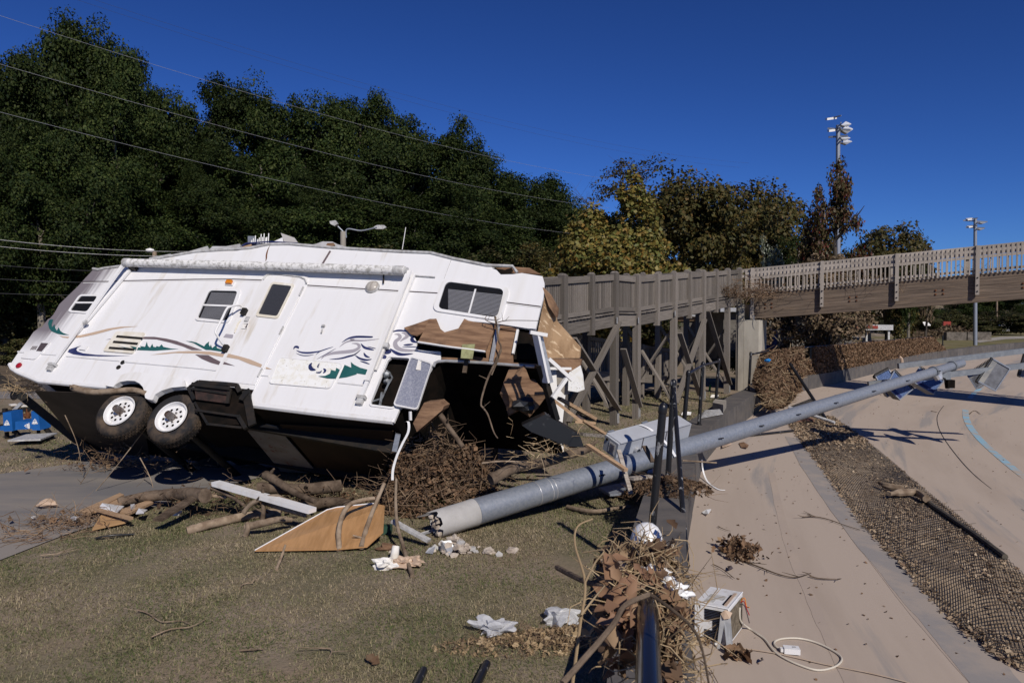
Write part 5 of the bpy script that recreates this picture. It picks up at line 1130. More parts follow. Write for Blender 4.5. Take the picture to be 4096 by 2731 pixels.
wire((-60, 242), (1400, 545), 34, 74, .9, .009, 'lowest long pale wire crossing in front of the hillside trees')
wire((140, -12), (1700, 385), 40, 90, 1.6, .006, 'left of two hair thin wires high in the sky', m_wiredark)
wire((180, -12), (1720, 375), 40, 90, 1.6, .006, 'right of two hair thin wires high in the sky', m_wiredark)
for i, (y0, y1, lab) in enumerate([(546, 578, 'topmost of the low wires running behind the trailer roof'), (562, 588, 'second of the low wires running behind the trailer roof'), (606, 622, 'low wire just above the left bushes'), (638, 644, 'faint wire among the left bushes'), (672, 668, 'lowest faint wire among the left bushes')]):
    wire((-40, y0), (440, y1), 30, 36, .15, .011, lab, m_trim if i < 2 else m_wiredark)
def utility(x, ytop, D, r, lab, mat=m_barkpale, extra=True):
    b0, t0 = at(x*kd, 1300, D), at(x*kd, ytop*kd, D); b0.z = 0; t = empty('utility_pole', b0, lab, 'utility pole'); MB().tube([b0, t0], [r, r*.8], 10).build('shaft', mat, t, smooth=True)
    return t, t0
t, t0 = utility(355, 578, 36, .13, 'short wooden pole top with a pale lamp, left above the trailer roof'); MB().blob(t0+V((-.18, -.1, .05)), .13, 3, .2, (1.6, 1, .8)).build('lamp_head', m_bright, t)
utility(160, 535, 38, .12, 'grey bare pole among the bushes at far left')
t, t0 = utility(788, 532, 30, .14, 'wooden street light pole behind the trailer roof with two lamp arms', m_concrete)
a0 = t0+V((.12, 0, -.25)); MB().tube(_smooth([tuple(p) for p in (a0, a0+V((.05, 0, .35)), at(830*kd, 530*kd, 30), at(866*kd, 522*kd, 30))], 5), .03, 8).build('lamp_arm', m_galv, t, smooth=True)
MB().prism([at(x*kd, y*kd, 30) for x, y in ((858, 521), (866, 517), (882, 517), (887, 522), (880, 526), (862, 526))], (0, .22, 0)).build('lamp_head', m_trim, t)
MB().tube([t0, at(776*kd, 520*kd, 30)], .03, 6).build('lamp_arm', m_galv, t); MB().prism([at(x*kd, y*kd, 30) for x, y in ((757, 508), (770, 506), (775, 514), (768, 519), (758, 514))], (0, .22, 0)).build('lamp_head', m_trim, t)
utility(1922, 560, 95, .13, 'wooden pole beyond the shelter roof under the footbridge'); utility(2290, 640, 110, .14, 'wooden pole beyond the fence at the far right')
# ------------------------------------------------------------------ beyond the fence: shelter, building, road, field
m_fieldgrass = M('distant_grass', (.14, .13, .055), (.19, .155, .085), .5, .95, .1, col3=(.10, .115, .045), scale3=.2)
def far_strip(name, pix, mat, z, kind='structure'): return sheet(name, [on_z(x*kd, y*kd, 0)[:2] for x, y in pix], mat, z, kind)
far_strip('far_field', [(1830, 800), (2060, 765), (2500, 742), (2500, 790), (2352, 788), (2200, 805), (2000, 830)], m_fieldgrass, .03)
far_strip('park_road', [(1600, 800), (1800, 782), (1990, 762), (2120, 752.5), (2130, 756.5), (2020, 770), (1860, 797), (1700, 830)], m_concrete, .06)
far_strip('field_path', [(2230, 782), (2300, 774), (2500, 770), (2500, 774), (2310, 780), (2250, 788)], m_concrete, .06)
sh = empty('picnic_shelter', at(1985*kd, 1330, 50), 'flat roofed open shelter with a red fascia under the footbridge', 'shelter')
a = at(1995*kd, 752*kd, 48); m_redp = M('red_fascia', (.30, .035, .025), (.2, .03, .02), 6, .6)
MB().abox(a+V((0, 1.5, 0)), 3.0, 3.4, .34).build('roof', m_trim, sh); MB().abox(a+V((-.5, -.22, .02)), 2.0, .03, .2).build('red_fascia', m_redp, sh)
for dx in (-1.2, 1.3):
    for dy in (0, 3): MB().abox((a.x+dx, a.y+dy, a.z/2), .12, .12, a.z-.3).build('post', m_trim, sh)
kb = empty('park_building', at(1780*kd, 1330, 45), 'low dark park building behind the pier and leaf fence', 'building')
a = on_z(1770*kd, 842*kd, 0); m_dkwall = M('brown_grey_wall', (.13, .12, .105), (.09, .08, .07), 2, .8); 
MB().abox((a.x+1.2, a.y+3, 1.35), 6.5, 4, 2.7).build('wall', m_dkwall, kb); MB().abox((a.x+1.2, a.y+2.9, 2.8), 7.1, 4.8, .2).build('roof', m_galvlight, kb); MB().abox((a.x+1.6, a.y+.98, 1.05), 1.0, .05, 2.1).build('door', M('grey_door', (.20, .19, .175), rough=.6), kb); MB().abox((a.x+.2, a.y+.98, 1.35), .9, .05, 1.0).build('window', m_navy, kb)
kb2 = empty('timber_hut', at(1600*kd, 1330, 42), 'low hut with an orange timber fascia seen between the ramp posts', 'building')
a = on_z(1655*kd, 830*kd, 0); MB().abox((a.x, a.y+2, 1.2), 5.5, 3.4, 2.4).build('wall', m_dkwall, kb2); MB().abox((a.x, a.y+.2, 2.35), 6, .08, .22).build('fascia', m_lumber, kb2); MB().abox((a.x, a.y+1.9, 2.52), 6.2, 4, .1).build('roof', m_galvlight, kb2)
MB().prism([at(x*kd, y*kd, 40) for x, y in ((1870, 790), (1872, 778), (1893, 762), (1917, 772), (1918, 788))], (0, .7, 0)).build('dumped_bin', m_blackmat, label='overturned black plastic bin behind the leaf fence by the shelter', cat='bin')
b = MB().prism([at(x*kd, y*kd, 92) for x, y in ((2120, 741), (2131, 741), (2138, 748), (2124, 748))], (0, .05, .1)); b.build('fallen_sign', m_bright, label='small white sign tilted beside the far road', cat='sign')
MB().abox(at(2174*kd, 743*kd, 90), .9, .3, .5).build('small_sign', m_redp, label='small red and white sign by the far bushes', cat='sign')
m_stone = M('field_stone', (.16, .14, .12), (.08, .07, .06), 3, .9, .1, bump=1, bscale=4)
for x, w_, lab in ((2195, 2.2, 'left stone gate wall beyond the field'), (2245, 2.6, 'right stone gate wall beyond the field')):
    p = at(x*kd, 757*kd, 78); MB().abox((p.x, p.y, .45), w_, .6, .9).build('stone_wall', m_stone, label=lab, cat='wall')
p = on_z(2318*kd, 765*kd, 0); t = empty('parked_van', (p.x, p.y, 0), 'tiny white vehicle parked beyond the field at far right', 'van'); MB().prism([V((p.x+dx, p.y, z)) for dx, z in ((-1.3, .3), (1.3, .3), (1.3, 1.0), (.9, 1.55), (-1.1, 1.55), (-1.3, 1.0))], (0, 1.6, 0)).build('body', m_bright, t)
for dx in (-.7, -.1, .5): MB().abox((p.x+dx, p.y-.02, .75), .35, .03, .25).build('dark_panel', m_stripe, t)
# debris heaps beyond the fence
def heap(name, c, rx, ry, h, n, leaf, mat, lab, cat, twigs=40, seed=0, core=m_bank, group=None, kind=None):
    r = np.random.default_rng(seed); t = empty(name, c, lab, cat, group) if kind is None else None
    a = r.uniform(0, 2*np.pi, n); q = np.sqrt(r.random(n)); x = np.cos(a)*q*rx; y = np.sin(a)*q*ry
    hz = h*np.clip(1-q**2, 0, 1)**.8*(.75+.25*np.sin(x*5/rx+seed)*np.cos(y*4/ry)); z = hz*r.uniform(.75, 1.08, n)
    p = np.stack([x, y, z], 1); nr = r.normal(size=(n, 3)); nr /= np.linalg.norm(nr, axis=1)[:, None]
    u = np.cross(nr, r.normal(size=(n, 3))); u /= np.linalg.norm(u, axis=1)[:, None]; v_ = np.cross(nr, u); L = leaf*r.uniform(.5, 1.5, n)[:, None]; W_ = L*r.uniform(.15, .8, n)[:, None]
    vs = np.stack([p-u*L*.5, p-v_*W_*.5, p+u*L*.5, p+v_*W_*.5], 1).reshape(-1, 3)
    o = link('leaf_litter', raw_mesh('leaf_litter', vs, np.arange(n*4).reshape(n, 4), mat, 4), (0, 0, 0), t); o['kind'] = 'stuff'
    b = MB(); rnd = random.Random(seed)
    for _ in range(twigs):
        an = rnd.uniform(0, 6.28); qq = math.sqrt(rnd.random()); s = V(c)+V((math.cos(an)*qq*rx, math.sin(an)*qq*ry, h*(1-qq*qq)*rnd.uniform(.6, 1.0)))
        d = V((rnd.uniform(-1, 1), rnd.uniform(-1, 1), rnd.uniform(-.3, .6)))*leaf*rnd.uniform(1.5, 5); e = s+d*.5+V((rnd.uniform(-1, 1), rnd.uniform(-1, 1), rnd.uniform(-1, 1)))*leaf*.5
        b.tube([s, e, s+d], [leaf*.045, leaf*.035, leaf*.015], 4, False)
    if twigs: o = b.build('twigs', m_twig, t); o['kind'] = 'stuff'
    return t
p = on_z(2175*kd, 778*kd, 0); heap('brush_heap', p, 4.5, 2.2, 1.5, 2500, .35, lf_brown, 'heap of uprooted brush on the field right of the fence', 'brush heap', 60, 1)
p = on_z(2100*kd, 772*kd, 0); heap('brush_heap', p, 3, 1.5, .7, 900, .3, lf_brown, 'low line of brush behind the end of the leaf fence', 'brush heap', 40, 2)
m_matleaf = leaf_material('washed_leaves', [(.20, .13, .085), (.34, .25, .165), (.45, .34, .23), (.26, .185, .12), (.52, .41, .29)], .12, .8)
# ------------------------------------------------------------------ leaf-choked chain-link fence on the far wall
fen = empty('leaf_fence', (11, 27, .46), 'chain-link fence on the curved wall, packed solid with brown flood leaves', 'fence')
def fence_line(y0, y1, n): return [wall_at(y0+(y1-y0)*i/n)[0] for i in range(n+1)]
m_leafmat = M('packed_leaves', (.15, .095, .058), (.075, .048, .03), 9, .95, .05, bump=1, bscale=14, col3=(.25, .17, .11), scale3=16, lo3=.55, hi3=.65, bdist=.05)
def leaves_at(p, nr, size, mat, name, parent=None, kind='stuff', lo=.35, hi=.95, seed=0, curl=.25, **kw):
    r = np.random.default_rng(seed); n = len(p); nr = nr/np.linalg.norm(nr, axis=1)[:, None]
    u = np.cross(nr, r.normal(size=(n, 3))); u /= np.linalg.norm(u, axis=1)[:, None]; v_ = np.cross(nr, u); L = size*r.uniform(.5, 1.5, n)[:, None]; W_ = L*r.uniform(lo, hi, n)[:, None]; c = nr*L*r.uniform(-curl, curl, n)[:, None]
    vs = np.stack([p-u*L*.5+c, p-v_*W_*.5, p+u*L*.5+c, p+v_*W_*.5], 1).reshape(-1, 3)
    if parent is not None: vs = vs-np.array(world_of(parent).translation)
    return link(name, raw_mesh(name, vs, np.arange(n*4).reshape(n, 4), mat, 4), (0, 0, 0), parent, kind=kind, **kw)
def leaf_cards(p, nr, size, mat, name, parent=None, kind='stuff', seed=0, curl=.3, **kw):
    """dead leaves with a midrib fold, side lobes and a curled tip: nine corners, eight triangles each"""
    r = np.random.default_rng(seed); n = len(p); nr = nr/np.linalg.norm(nr, axis=1)[:, None]
    u = np.cross(nr, r.normal(size=(n, 3))); u /= np.linalg.norm(u, axis=1)[:, None]; v_ = np.cross(nr, u)
    L = size*r.uniform(.55, 1.4, n); W_ = L*r.uniform(.45, 1.0, n); fold = r.uniform(.1, .9, n)*curl*1.6; tip = r.uniform(-1, 1, n)*curl*1.5
    tmpl = [(-.5, 0, 0), (-.28, .38, 1), (-.02, .26, .8), (.12, .46, 1.2), (.5, .03, 0), (.10, -.44, 1.1), (-.03, -.24, .7), (-.30, -.40, 1), (0, 0, 0)]
    cols = []
    for (a, b, c) in tmpl:
        a_ = a+r.uniform(-.06, .06, n); b_ = b*r.uniform(.7, 1.2, n)
        cols.append(p+u*(a_*L)[:, None]+v_*(b_*W_)[:, None]+nr*(L*(abs(b)*fold+tip*max(0, a)**2*1.6+.05*r.normal(size=n)))[:, None])
    vs = np.stack(cols, 1).reshape(-1, 3)
    if parent is not None: vs = vs-np.array(world_of(parent).translation)
    f = np.array([(8, i, (i+1) % 8) for i in range(8)]); F_ = (f[None]+np.arange(n)[:, None, None]*9).reshape(-1, 3)
    return link(name, raw_mesh(name, vs, F_, mat, 3), (0, 0, 0), parent, kind=kind, **kw)
def curtain(y0, y1, z0, ztop, seed, n, th=.10):
    L_ = fence_line(y0, y1, 24); r = np.random.default_rng(seed); vs, fs = [], []; m = 8
    nl = []
    for i, p in enumerate(L_):
        d = (L_[min(i+1, 24)]-L_[max(i-1, 0)]).normalized(); nn = V((d.y, -d.x, 0)); nl.append(nn)
        for j in range(m+1):
            z = z0+(ztop(i/24)-z0)*j/m; o_ = -.15+th*(.6+.5*mn.noise(V((i*.7, j*.6, seed))))*(1-.5*j/m); vs.append((p.x+nn.x*o_, p.y+nn.y*o_, z))
    for i in range(24):
        for j in range(m): a = i*(m+1)+j; fs.append((a, a+m+1, a+m+2, a+1))
    W = world_of(fen).translation
    o = link('packed_leaves', raw_mesh('packed_leaves', [(x-W.x, y-W.y, z-W.z) for x, y, z in vs], fs, m_leafmat, 4), (0, 0, 0), fen)
    t = r.random(n)*24; i = t.astype(int); f = (t-i)[:, None]; A = np.array([(p.x, p.y, 0) for p in L_]); NN = np.array([tuple(q) for q in nl])
    P = A[i]*(1-f)+A[np.minimum(i+1, 24)]*f; zt = np.array([ztop(q/24) for q in t]); P[:, 2] = z0+(zt-z0)*r.random(n); P += NN[i]*(-.15+th*.9+r.uniform(-.03, .05, n))[:, None]
    leaves_at(P, NN[i]+r.normal(size=(n, 3))*.7, .075, m_deadleaf, 'dead_leaves', fen, seed=seed)
curtain(25.3, 44.2, .40, lambda t: 1.42-.10*t if t < .88 else 1.32*(1-(t-.88)*7.4)+.46*(t-.88)*7.4, 1, 26000)
curtain(21.2, 23.8, .05, lambda t: 1.40, 2, 7000, .2)
curtain(24.0, 25.4, .42, lambda t: 1.0, 7, 700, .05)
for y in np.linspace(21.0, 44, 12):
    p, d = wall_at(y); nn = V((-d.y, d.x, 0)); q = V((p.x, p.y, 0))+nn*.13; MB().tube([q+V((0, 0, .4)), q+V((0, 0, 1.46-.1*(y-21)/23))], .035, 8).build('fence_post', m_black, fen, smooth=True)
ln = [V((p.x, p.y, 1.43-.1*(i/24)))+V((-.08, .08, 0)) for i, p in enumerate(fence_line(20.9, 42, 24))]
MB().tube(ln, .025, 6).build('top_rail', m_black, fen, smooth=True)
# the bulging heap where the fence has been pushed over on to the track
def bulge(pix, name, lab, n, seed):
    """a leaf blanket: pix are rows (x, y, D) from its upper edge to its foot"""
    rows = [[at(x, y, D) for x, y, D in row] for row in pix]; m = len(rows[0]); r = np.random.default_rng(seed); sub = 6
    rows = [_smooth([tuple(p) for p in row], sub) for row in rows]; m = len(rows[0]); cols = [_smooth([tuple(rows[i][j]) for i in range(len(rows))], sub) for j in range(m)]
    k_ = len(cols[0]); vs = [tuple(p+V((0, -1, .3))*.10*mn.noise(p*2.2)) for c_ in cols for p in c_]; fs = [(i*k_+j, i*k_+j+1, (i+1)*k_+j+1, (i+1)*k_+j) for i in range(m-1) for j in range(k_-1)]
    t = empty(name, (vs[0][0], vs[0][1], 0), lab, 'leaf heap'); W = world_of(t).translation
    link('packed_leaves', raw_mesh('packed_leaves', [(x-W.x, y-W.y, z-W.z) for x, y, z in vs], fs, m_leafmat, 4), (0, 0, 0), t)
    A = np.array(vs); f = np.array(fs)[r.integers(0, len(fs), n)]; w4 = r.dirichlet([1]*4, n); P = (A[f]*w4[:, :, None]).sum(1); nr = np.cross(A[f[:, 1]]-A[f[:, 0]], A[f[:, 3]]-A[f[:, 0]]); nr /= np.linalg.norm(nr, axis=1)[:, None]+1e-9
    nr *= -np.sign(((P-np.array(EYE))*nr).sum(1))[:, None]
    leaves_at(P+nr*r.uniform(0, .06, n)[:, None], nr+r.normal(size=(n, 3))*.6, .075, m_deadleaf, 'dead_leaves', t, seed=seed)
    b = MB(); rnd = random.Random(seed)
    for i in r.integers(0, n, 150): s = V(P[i])+V(nr[i])*.05; d = V((rnd.uniform(-1, 1), rnd.uniform(-.4, .4), rnd.uniform(-.7, .7)))*.25; b.tube([s-d, s+V((0, 0, .03)), s+d], [.007, .006, .003], 4, False)
    b.build('straws', m_straw, t)['kind'] = 'stuff'
    return t
def BC(x, y): return (2900+x/1.96, 950+y/1.96)
def bc(x, y, D): return BC(x, y)+(D,)
bulge([[bc(285, 905, 20.2), bc(360, 890, 20.4), bc(480, 878, 20.8), bc(610, 862, 21.2)],
       [bc(255, 1020, 19.7), bc(360, 1010, 19.5), bc(500, 1000, 19.7), bc(620, 990, 20.6)],
       [bc(225, 1140, 19.2), bc(340, 1150, 18.7), bc(500, 1140, 18.8), bc(612, 1090, 20.0)],
       [bc(285, 1250, 18.6), bc(330, 1290, 18.1), bc(470, 1290, 18.2), bc(570, 1170, 19.0)],
       [bc(330, 1335, 17.9), bc(380, 1345, 17.6), bc(470, 1325, 17.7), bc(540, 1270, 18.1)]], 'leaf_heap', 'bulging heap of brown flood leaves against the pier end of the fence', 14000, 5)
cp = at(*BC(335, 963), 19.3); MB().blob(cp, .07, 2, .4, (1, .6, .8)).build('blue_wrapper', M('blue_foil', (.01, .16, .42), rough=.4), label='small blue wrapper caught in the bulging leaf heap', cat='wrapper')
# torn corner of chain link with its leaning post
m_link = M('black_chain_link', (.012, .012, .013), (.05, .045, .04), 20, .5, .4)
tf = empty('torn_fence_panel', at(*BC(640, 1200), 17.5), 'torn flap of black chain-link with leaning posts beside the leaf heap', 'fence panel')
q0, q1, q2 = at(*BC(510, 990), 19.3), at(*BC(685, 1255), 18.2), at(*BC(785, 1415), 17.2); MB().tube([q0, q1, q2], .04, 8).build('leaning_post', m_black, tf, smooth=True)
q3, q4_ = at(*BC(500, 1330), 17.4), at(*BC(860, 1450), 16.6); MB().tube([q3, q4_], .035, 8).build('lower_rail', m_trim, tf, smooth=True)
b = MB(); A0, A1, A2 = at(*BC(520, 1280), 17.9), q1, q2
for i in range(30):
    t = i/29; b.tube([q3.lerp(q2, t), q3.lerp(q1, t)], .006, 3, False); b.tube([q3.lerp(q2, t), (q3.lerp(q1, min(1, t+.35)))], .006, 3, False); b.tube([q1.lerp(q2, t), q1.lerp(q3, t)], .006, 3, False)
b.build('mesh_wires', m_link, tf)['kind'] = 'stuff'
MB().prism([on_track(x, y, .05) for x, y in (BC(470, 1415), BC(560, 1405), BC(690, 1425), BC(700, 1440), BC(540, 1445))], (0, 0, .03)).build('cardboard_sheet', M('red_brown_board', (.20, .10, .07), (.14, .07, .05), 5), label='red brown sheet lying at the head of the fallen fence', cat='board')
MB().tube([on_track(2962, 1745, .03), on_track(3172, 1722, .03)], .025, 8).build('fallen_rail', m_chip, label='black rail lying on the track under the fallen pole', cat='handrail', smooth=True)
MB().tube(_smooth([tuple(at(x, y, 28)) for x, y in (BC(1365, 935), BC(1380, 945), BC(1388, 970), BC(1385, 1000))], 4), .05, 6).build('hanging_rag', m_tan, label='pale rag hanging over the far wall panel', cat='rag')

# fallen strip of chain-link lying along the track, with leaves washed into it
EL = [(3130, 1655), (3195, 1745), (3290, 1870), (3445, 2080), (3600, 2240), (3760, 2420), (3930, 2570), (4120, 2680)]
ER = [(3330, 1665), (3440, 1740), (3565, 1840), (3640, 1905), (3760, 2000), (3900, 2110), (4096, 2290), (4330, 2480)]
ml = [on_track(*p, .03) for p in EL]; mr = [on_track(*p, .03) for p in ER]; ml = _smooth([tuple(p) for p in ml], 12); mr = _smooth([tuple(p) for p in mr], 12)
mat_ = empty('fallen_fence', ml[20], 'fallen strip of black chain-link fence lying full of leaves along the track', 'fence')
acc = [0]
for i in range(1, len(ml)): acc.append(acc[-1]+((ml[i]-ml[i-1]).length+(mr[i]-mr[i-1]).length)/2)
def mpos(s, t):
    s = max(0, min(acc[-1]-1e-4, s)); i = int(np.searchsorted(acc, s, 'right'))-1; f = (s-acc[i])/(acc[i+1]-acc[i]); p = ml[i].lerp(ml[i+1], f).lerp(mr[i].lerp(mr[i+1], f), t)
    p.z = track_z(p.x, p.y)+.018+.02*(.5+mn.noise(V((p.x*1.4, p.y*1.4, 2)))); return p
cell = .088; vs, fs = [], []; ncol = 20; nrow = int(acc[-1]/cell)
for i in range(nrow):                                                        # zigzag wires, each a thin three sided tube
    for j in range(ncol):
        for sgn in (0, 1):
            a = mpos((i+sgn)*cell, j/ncol); b_ = mpos((i+1-sgn)*cell, (j+1)/ncol); d = (b_-a).normalized(); sd = d.cross(V((0, 0, 1))).normalized()*.0026; up = V((0, 0, .005)); n0 = len(vs)
            vs += [a-sd, a+sd, a+up, b_-sd, b_+sd, b_+up]; fs += [(n0, n0+3, n0+5, n0+2), (n0+1, n0+2, n0+5, n0+4)]
W = world_of(mat_).translation
link('mesh_wires', raw_mesh('mesh_wires', [tuple(p-W) for p in vs], fs, m_link, 4), (0, 0, 0), mat_, kind='stuff')
r = np.random.default_rng(3); P = []
while len(P) < 9500:
    s = acc[-1]*r.random(); t = r.random(); dens = (1.0 if s < acc[-1]*.3 else .35)+(.7 if t < .12 else 0)+.55*mn.noise(V((s*.5, t*2, 4)))
    if r.random() < dens: p = mpos(s, t*1.04-.03); P.append((p.x, p.y, p.z-.02+.05*r.random()*(1 if s < acc[-1]*.35 else .4)))
P = np.array(P); leaves_at(P, np.array([0, 0, 1.])+r.normal(size=(len(P), 3))*.45, .05, m_matleaf, 'dead_leaves', mat_, seed=4)
m_debrissoil = M('leaf_mould', (.31, .235, .165), (.41, .32, .235), 3.5, .95, .05, bump=.8, bscale=30, bdist=.02, lo=.42, hi=.62)
vs, fs = [], []
for i in range(121):
    for j in range(9): p = mpos(acc[-1]*i/120, j/8); p.z = track_z(p.x, p.y)+(.005 if j in (0, 8) else .010+.008*mn.noise(p*3)); vs.append(tuple(p-W))
for i in range(120):
    for j in range(8): a = i*9+j; fs.append((a, a+1, a+10, a+9))
link('silt_and_mould', raw_mesh('silt_and_mould', vs, fs, m_debrissoil, 4), (0, 0, 0), mat_)
def EP(x, y): return (3000+x/1.2737, 1500+y/1.2737)
MB().tube(_smooth([tuple(on_track(*EP(*p), .05)) for p in ((900, 628), (930, 665), (990, 705), (1100, 780), (1200, 850), (1300, 925))], 4), .033, 8).build('bent_rail', M('muddy_rail', (.10, .085, .065), (.05, .045, .04), 8), mat_, smooth=True)
for pts, r_, lab in (([(660, 548), (700, 565), (780, 575)], .05, 'pale split branch on the fallen fence'), ([(708, 605), (770, 598), (850, 598), (900, 630)], .055, 'short grey log on the fallen fence')):
    MB().tube(_smooth([tuple(on_track(*EP(*p), .10)) for p in pts], 4), [r_*.6]*3+[r_]*(len(pts)*4-4-2), 8).build('branch', m_barkpale, label=lab, cat='branch', smooth=True)

# ------------------------------------------------------------------ small litter on the track
rnd = random.Random(5)
def twig_path(pts, r_, name, lab, cat, mat=m_bark, on=on_track, lift=.02, kids=3, group=None):
    P = _smooth([tuple(on(*p, lift)) for p in pts], 5); b = MB().tube(P, [r_*(1-.6*i/len(P)) for i in range(len(P))], 5)
    for _ in range(kids): i = rnd.randrange(len(P)-1); d = V((rnd.uniform(-1, 1), rnd.uniform(-1, 1), rnd.uniform(0, .3)))*.18; b.tube([P[i], P[i]+d*.6, P[i]+d], [r_*.5, r_*.4, r_*.2], 4)
    return b.build(name, mat, label=lab, cat=cat, group=group, smooth=True)
def TC(x, y): return (2300+x/1.96, 2000+y/1.96)
twig_path([TC(1340, 480), TC(1440, 520), TC(1600, 580), TC(1730, 603), TC(1850, 570)], .009, 'twig', 'long bent twig trailing from the dead leaf bunch on the track', 'twig', kids=6)
twig_path([TC(1840, 592), TC(1920, 612), TC(2080, 618)], .009, 'twig', 'straight twig right of the leaf bunch on the track', 'twig', kids=1)
twig_path([TC(1785, 130), TC(1880, 128), TC(1990, 150), TC(2100, 190), TC(2235, 232)], .009, 'twig', 'forked twig near the bare strip of the track', 'twig', kids=5)
twig_path([TC(1080, 500), TC(1160, 540), TC(1250, 612)], .006, 'twig', 'thin bent twig above the air conditioner', 'twig', kids=2)
twig_path([TC(1120, 205), TC(1180, 230), TC(1220, 240)], .005, 'twig', 'tiny twig near the middle of the track lane', 'twig', kids=1)
twig_path([EP(1015, 690), EP(1060, 740), EP(1120, 768)], .008, 'twig', 'twig beside the bent rail of the fallen fence', 'twig', kids=3)
twig_path([F3(500, 590), F3(530, 595), F3(558, 602)], .012, 'twig', 'small twig right of the pole shadow on the far track', 'twig', kids=0)
twig_path([F3(850, 615), F3(880, 590), F3(910, 592), F3(945, 618)], .012, 'twig', 'bent twig beside the blue painted line', 'twig', kids=0)
twig_path([TC(985, 1255), TC(1050, 1310), TC(1120, 1430)], .005, 'twig', 'thin twig beside the wall at the bottom of the picture', 'twig', kids=3)
p = on_track(*TC(1295, 440)); t = empty('leaf_bunch', p, 'bunch of curled dead leaves lying on the track', 'leaf bunch'); r = np.random.default_rng(8); n = 260
Q = np.array(p)+r.normal(size=(n, 3))*np.array([.09, .13, .05])+np.array([0, 0, .07]); Q[:, 2] = np.abs(Q[:, 2]-p.z)+p.z
leaf_cards(Q, r.normal(size=(n, 3)), .07, m_deadleaf, 'dead_leaves', t, seed=9, curl=.5)
P = []
for i in range(900):
    y = rnd.uniform(4.5, 30); q, d = wall_at(y); o_ = abs(rnd.gauss(0, 1.8))+.05 if rnd.random() < .5 else rnd.uniform(0, 9)
    x_, y_ = q.x+d.y*o_, q.y-d.x*o_; P.append((x_, y_, track_z(x_, y_)+.008))
P = np.array(P); r = np.random.default_rng(2); leaves_at(P, np.array([0, 0, 1.])+r.normal(size=(len(P), 3))*.3, .03, m_deadleaf, 'leaf_litter', None, seed=11, label='specks of dead leaf scattered over the track', cat='litter')
for pts, lab, mat in (([TC(995, 95), TC(1030, 75), TC(1068, 72), TC(1045, 110), TC(1010, 108)], 'white plastic scrap at the foot of the wall', m_whitebag), ([(2885, 1775), (2925, 1770), (2925, 1778), (2890, 1790)], 'tan paper scrap on the track under the pole', m_tan), ([(2955, 1772), (2975, 1768), (2995, 1780), (2990, 1790), (2965, 1790)], 'curled brown leaf on the track under the pole', m_brownply),
                      ([TC(1195, 520), TC(1225, 515), TC(1240, 535), TC(1205, 545)], 'small dark scrap on the track above the air conditioner', m_stripe), ([TC(1455, 1240), TC(1470, 1235), TC(1478, 1252), TC(1465, 1258)], 'black chip on the track below the cable', m_stripe)):
    c = [on_track(*p, .012+.03*(i % 2)) for i, p in enumerate(pts)]; MB().prism(c, (0, 0, .006)).build('scrap', mat, label=lab, cat='scrap')
P = _smooth([tuple(p) for p in (on_z(2808, 1838, .3), on_track(2812, 1880, .12), on_track(2830, 1925, .02), on_track(2870, 1955, .012), on_track(2900, 1960, .012))], 5)
vs, fs = [], []
for i, p in enumerate(P): vs += [p-V((.012, .006, 0)), p+V((.012, .006, .004))]
for i in range(len(P)-1): fs.append((2*i, 2*i+1, 2*i+3, 2*i+2))
MB().add(vs, fs).build('loose_strap', m_whitebag, label='loose end of white strap hanging down the wall on to the track', cat='strap')

# ------------------------------------------------------------------ window air conditioner lying against the wall
acu = empty('air_conditioner', on_track(2880, 2560), 'battered white window air conditioner lying on the track against the wall', 'air conditioner')
m_acw = M('dirty_white_enamel', (.70, .70, .71), (.50, .47, .43), 7, .4, .4, lo=.52, hi=.72, col3=(.30, .22, .15), scale3=9, lo3=.62, hi3=.72)
m_filter = M('dirty_filter', (.20, .165, .12), (.11, .09, .065), 16, .9, .1, bump=.8, bscale=60)
a0 = on_z(*TC(1200, 1150), 0.0); a0 = on_track(*TC(1200, 1150), .015)        # nearest bottom corner
D0_ = a0.y
def acp(px, D): return at(px[0], px[1], D)
# axes from three picture edges at real depths
Ax = acp(TC(955, 1095), D0_+.05)-a0; Az = acp(TC(1295, 862), D0_+.22)-acp(TC(1295, 1150), D0_+.02); Ay = acp(TC(1345, 985), D0_+.42)-a0
A_ = on_track(*TC(1200, 1150), .01); 
ex = V((-.857, .514, -.01)).normalized(); ey = V((.604, .797, -.02)); ey = (ey-ex*ey.dot(ex)).normalized(); ez = ex.cross(ey)
if ez.z < 0: ez = -ez
wX, wY, wZ = .25, .42, .28
O_ = A_
def acc_(x, y, z): return O_+ex*x+ey*y+ez*z
MB().prism([acc_(0, 0, 0), acc_(wX, 0, 0), acc_(wX, wY, 0), acc_(0, wY, 0)], ez*wZ).build('casing', m_acw, acu)
for a_, b_ in (((0, 0, wZ), (wX, 0, wZ)), ((0, 0, wZ), (0, wY, wZ)), ((0, 0, 0), (0, 0, wZ)), ((0, 0, 0), (wX, 0, 0))): MB().tube([acc_(*a_), acc_(*b_)], .006, 6).build('edge_fold', m_acw, acu)
for i in range(20):
    z = .025+i*.0118
    x0, x1 = (.045, .175) if not 7 <= i <= 12 else (.045, .115)
    MB().box(acc_((x0+x1)/2, -.002, z), ex*((x1-x0)/2), ey*.003, ez*.0034).build('side_louvre', m_dark, acu)
for i in range(16):
    y = .07+i*.0118; x0, x1 = (.075, .20) if i > 6 else (.13, .20); MB().box(acc_((x0+x1)/2, y, wZ+.0015), ex*((x1-x0)/2), ey*.0026, ez*.0015).build('top_louvre', m_trim, acu)
MB().prism([acc_(-.006, .02, .02), acc_(-.006, wY-.02, .02), acc_(-.006, wY-.02, wZ-.03), acc_(-.006, .02, wZ-.03)], ex*.003).build('filter_face', m_filter, acu)
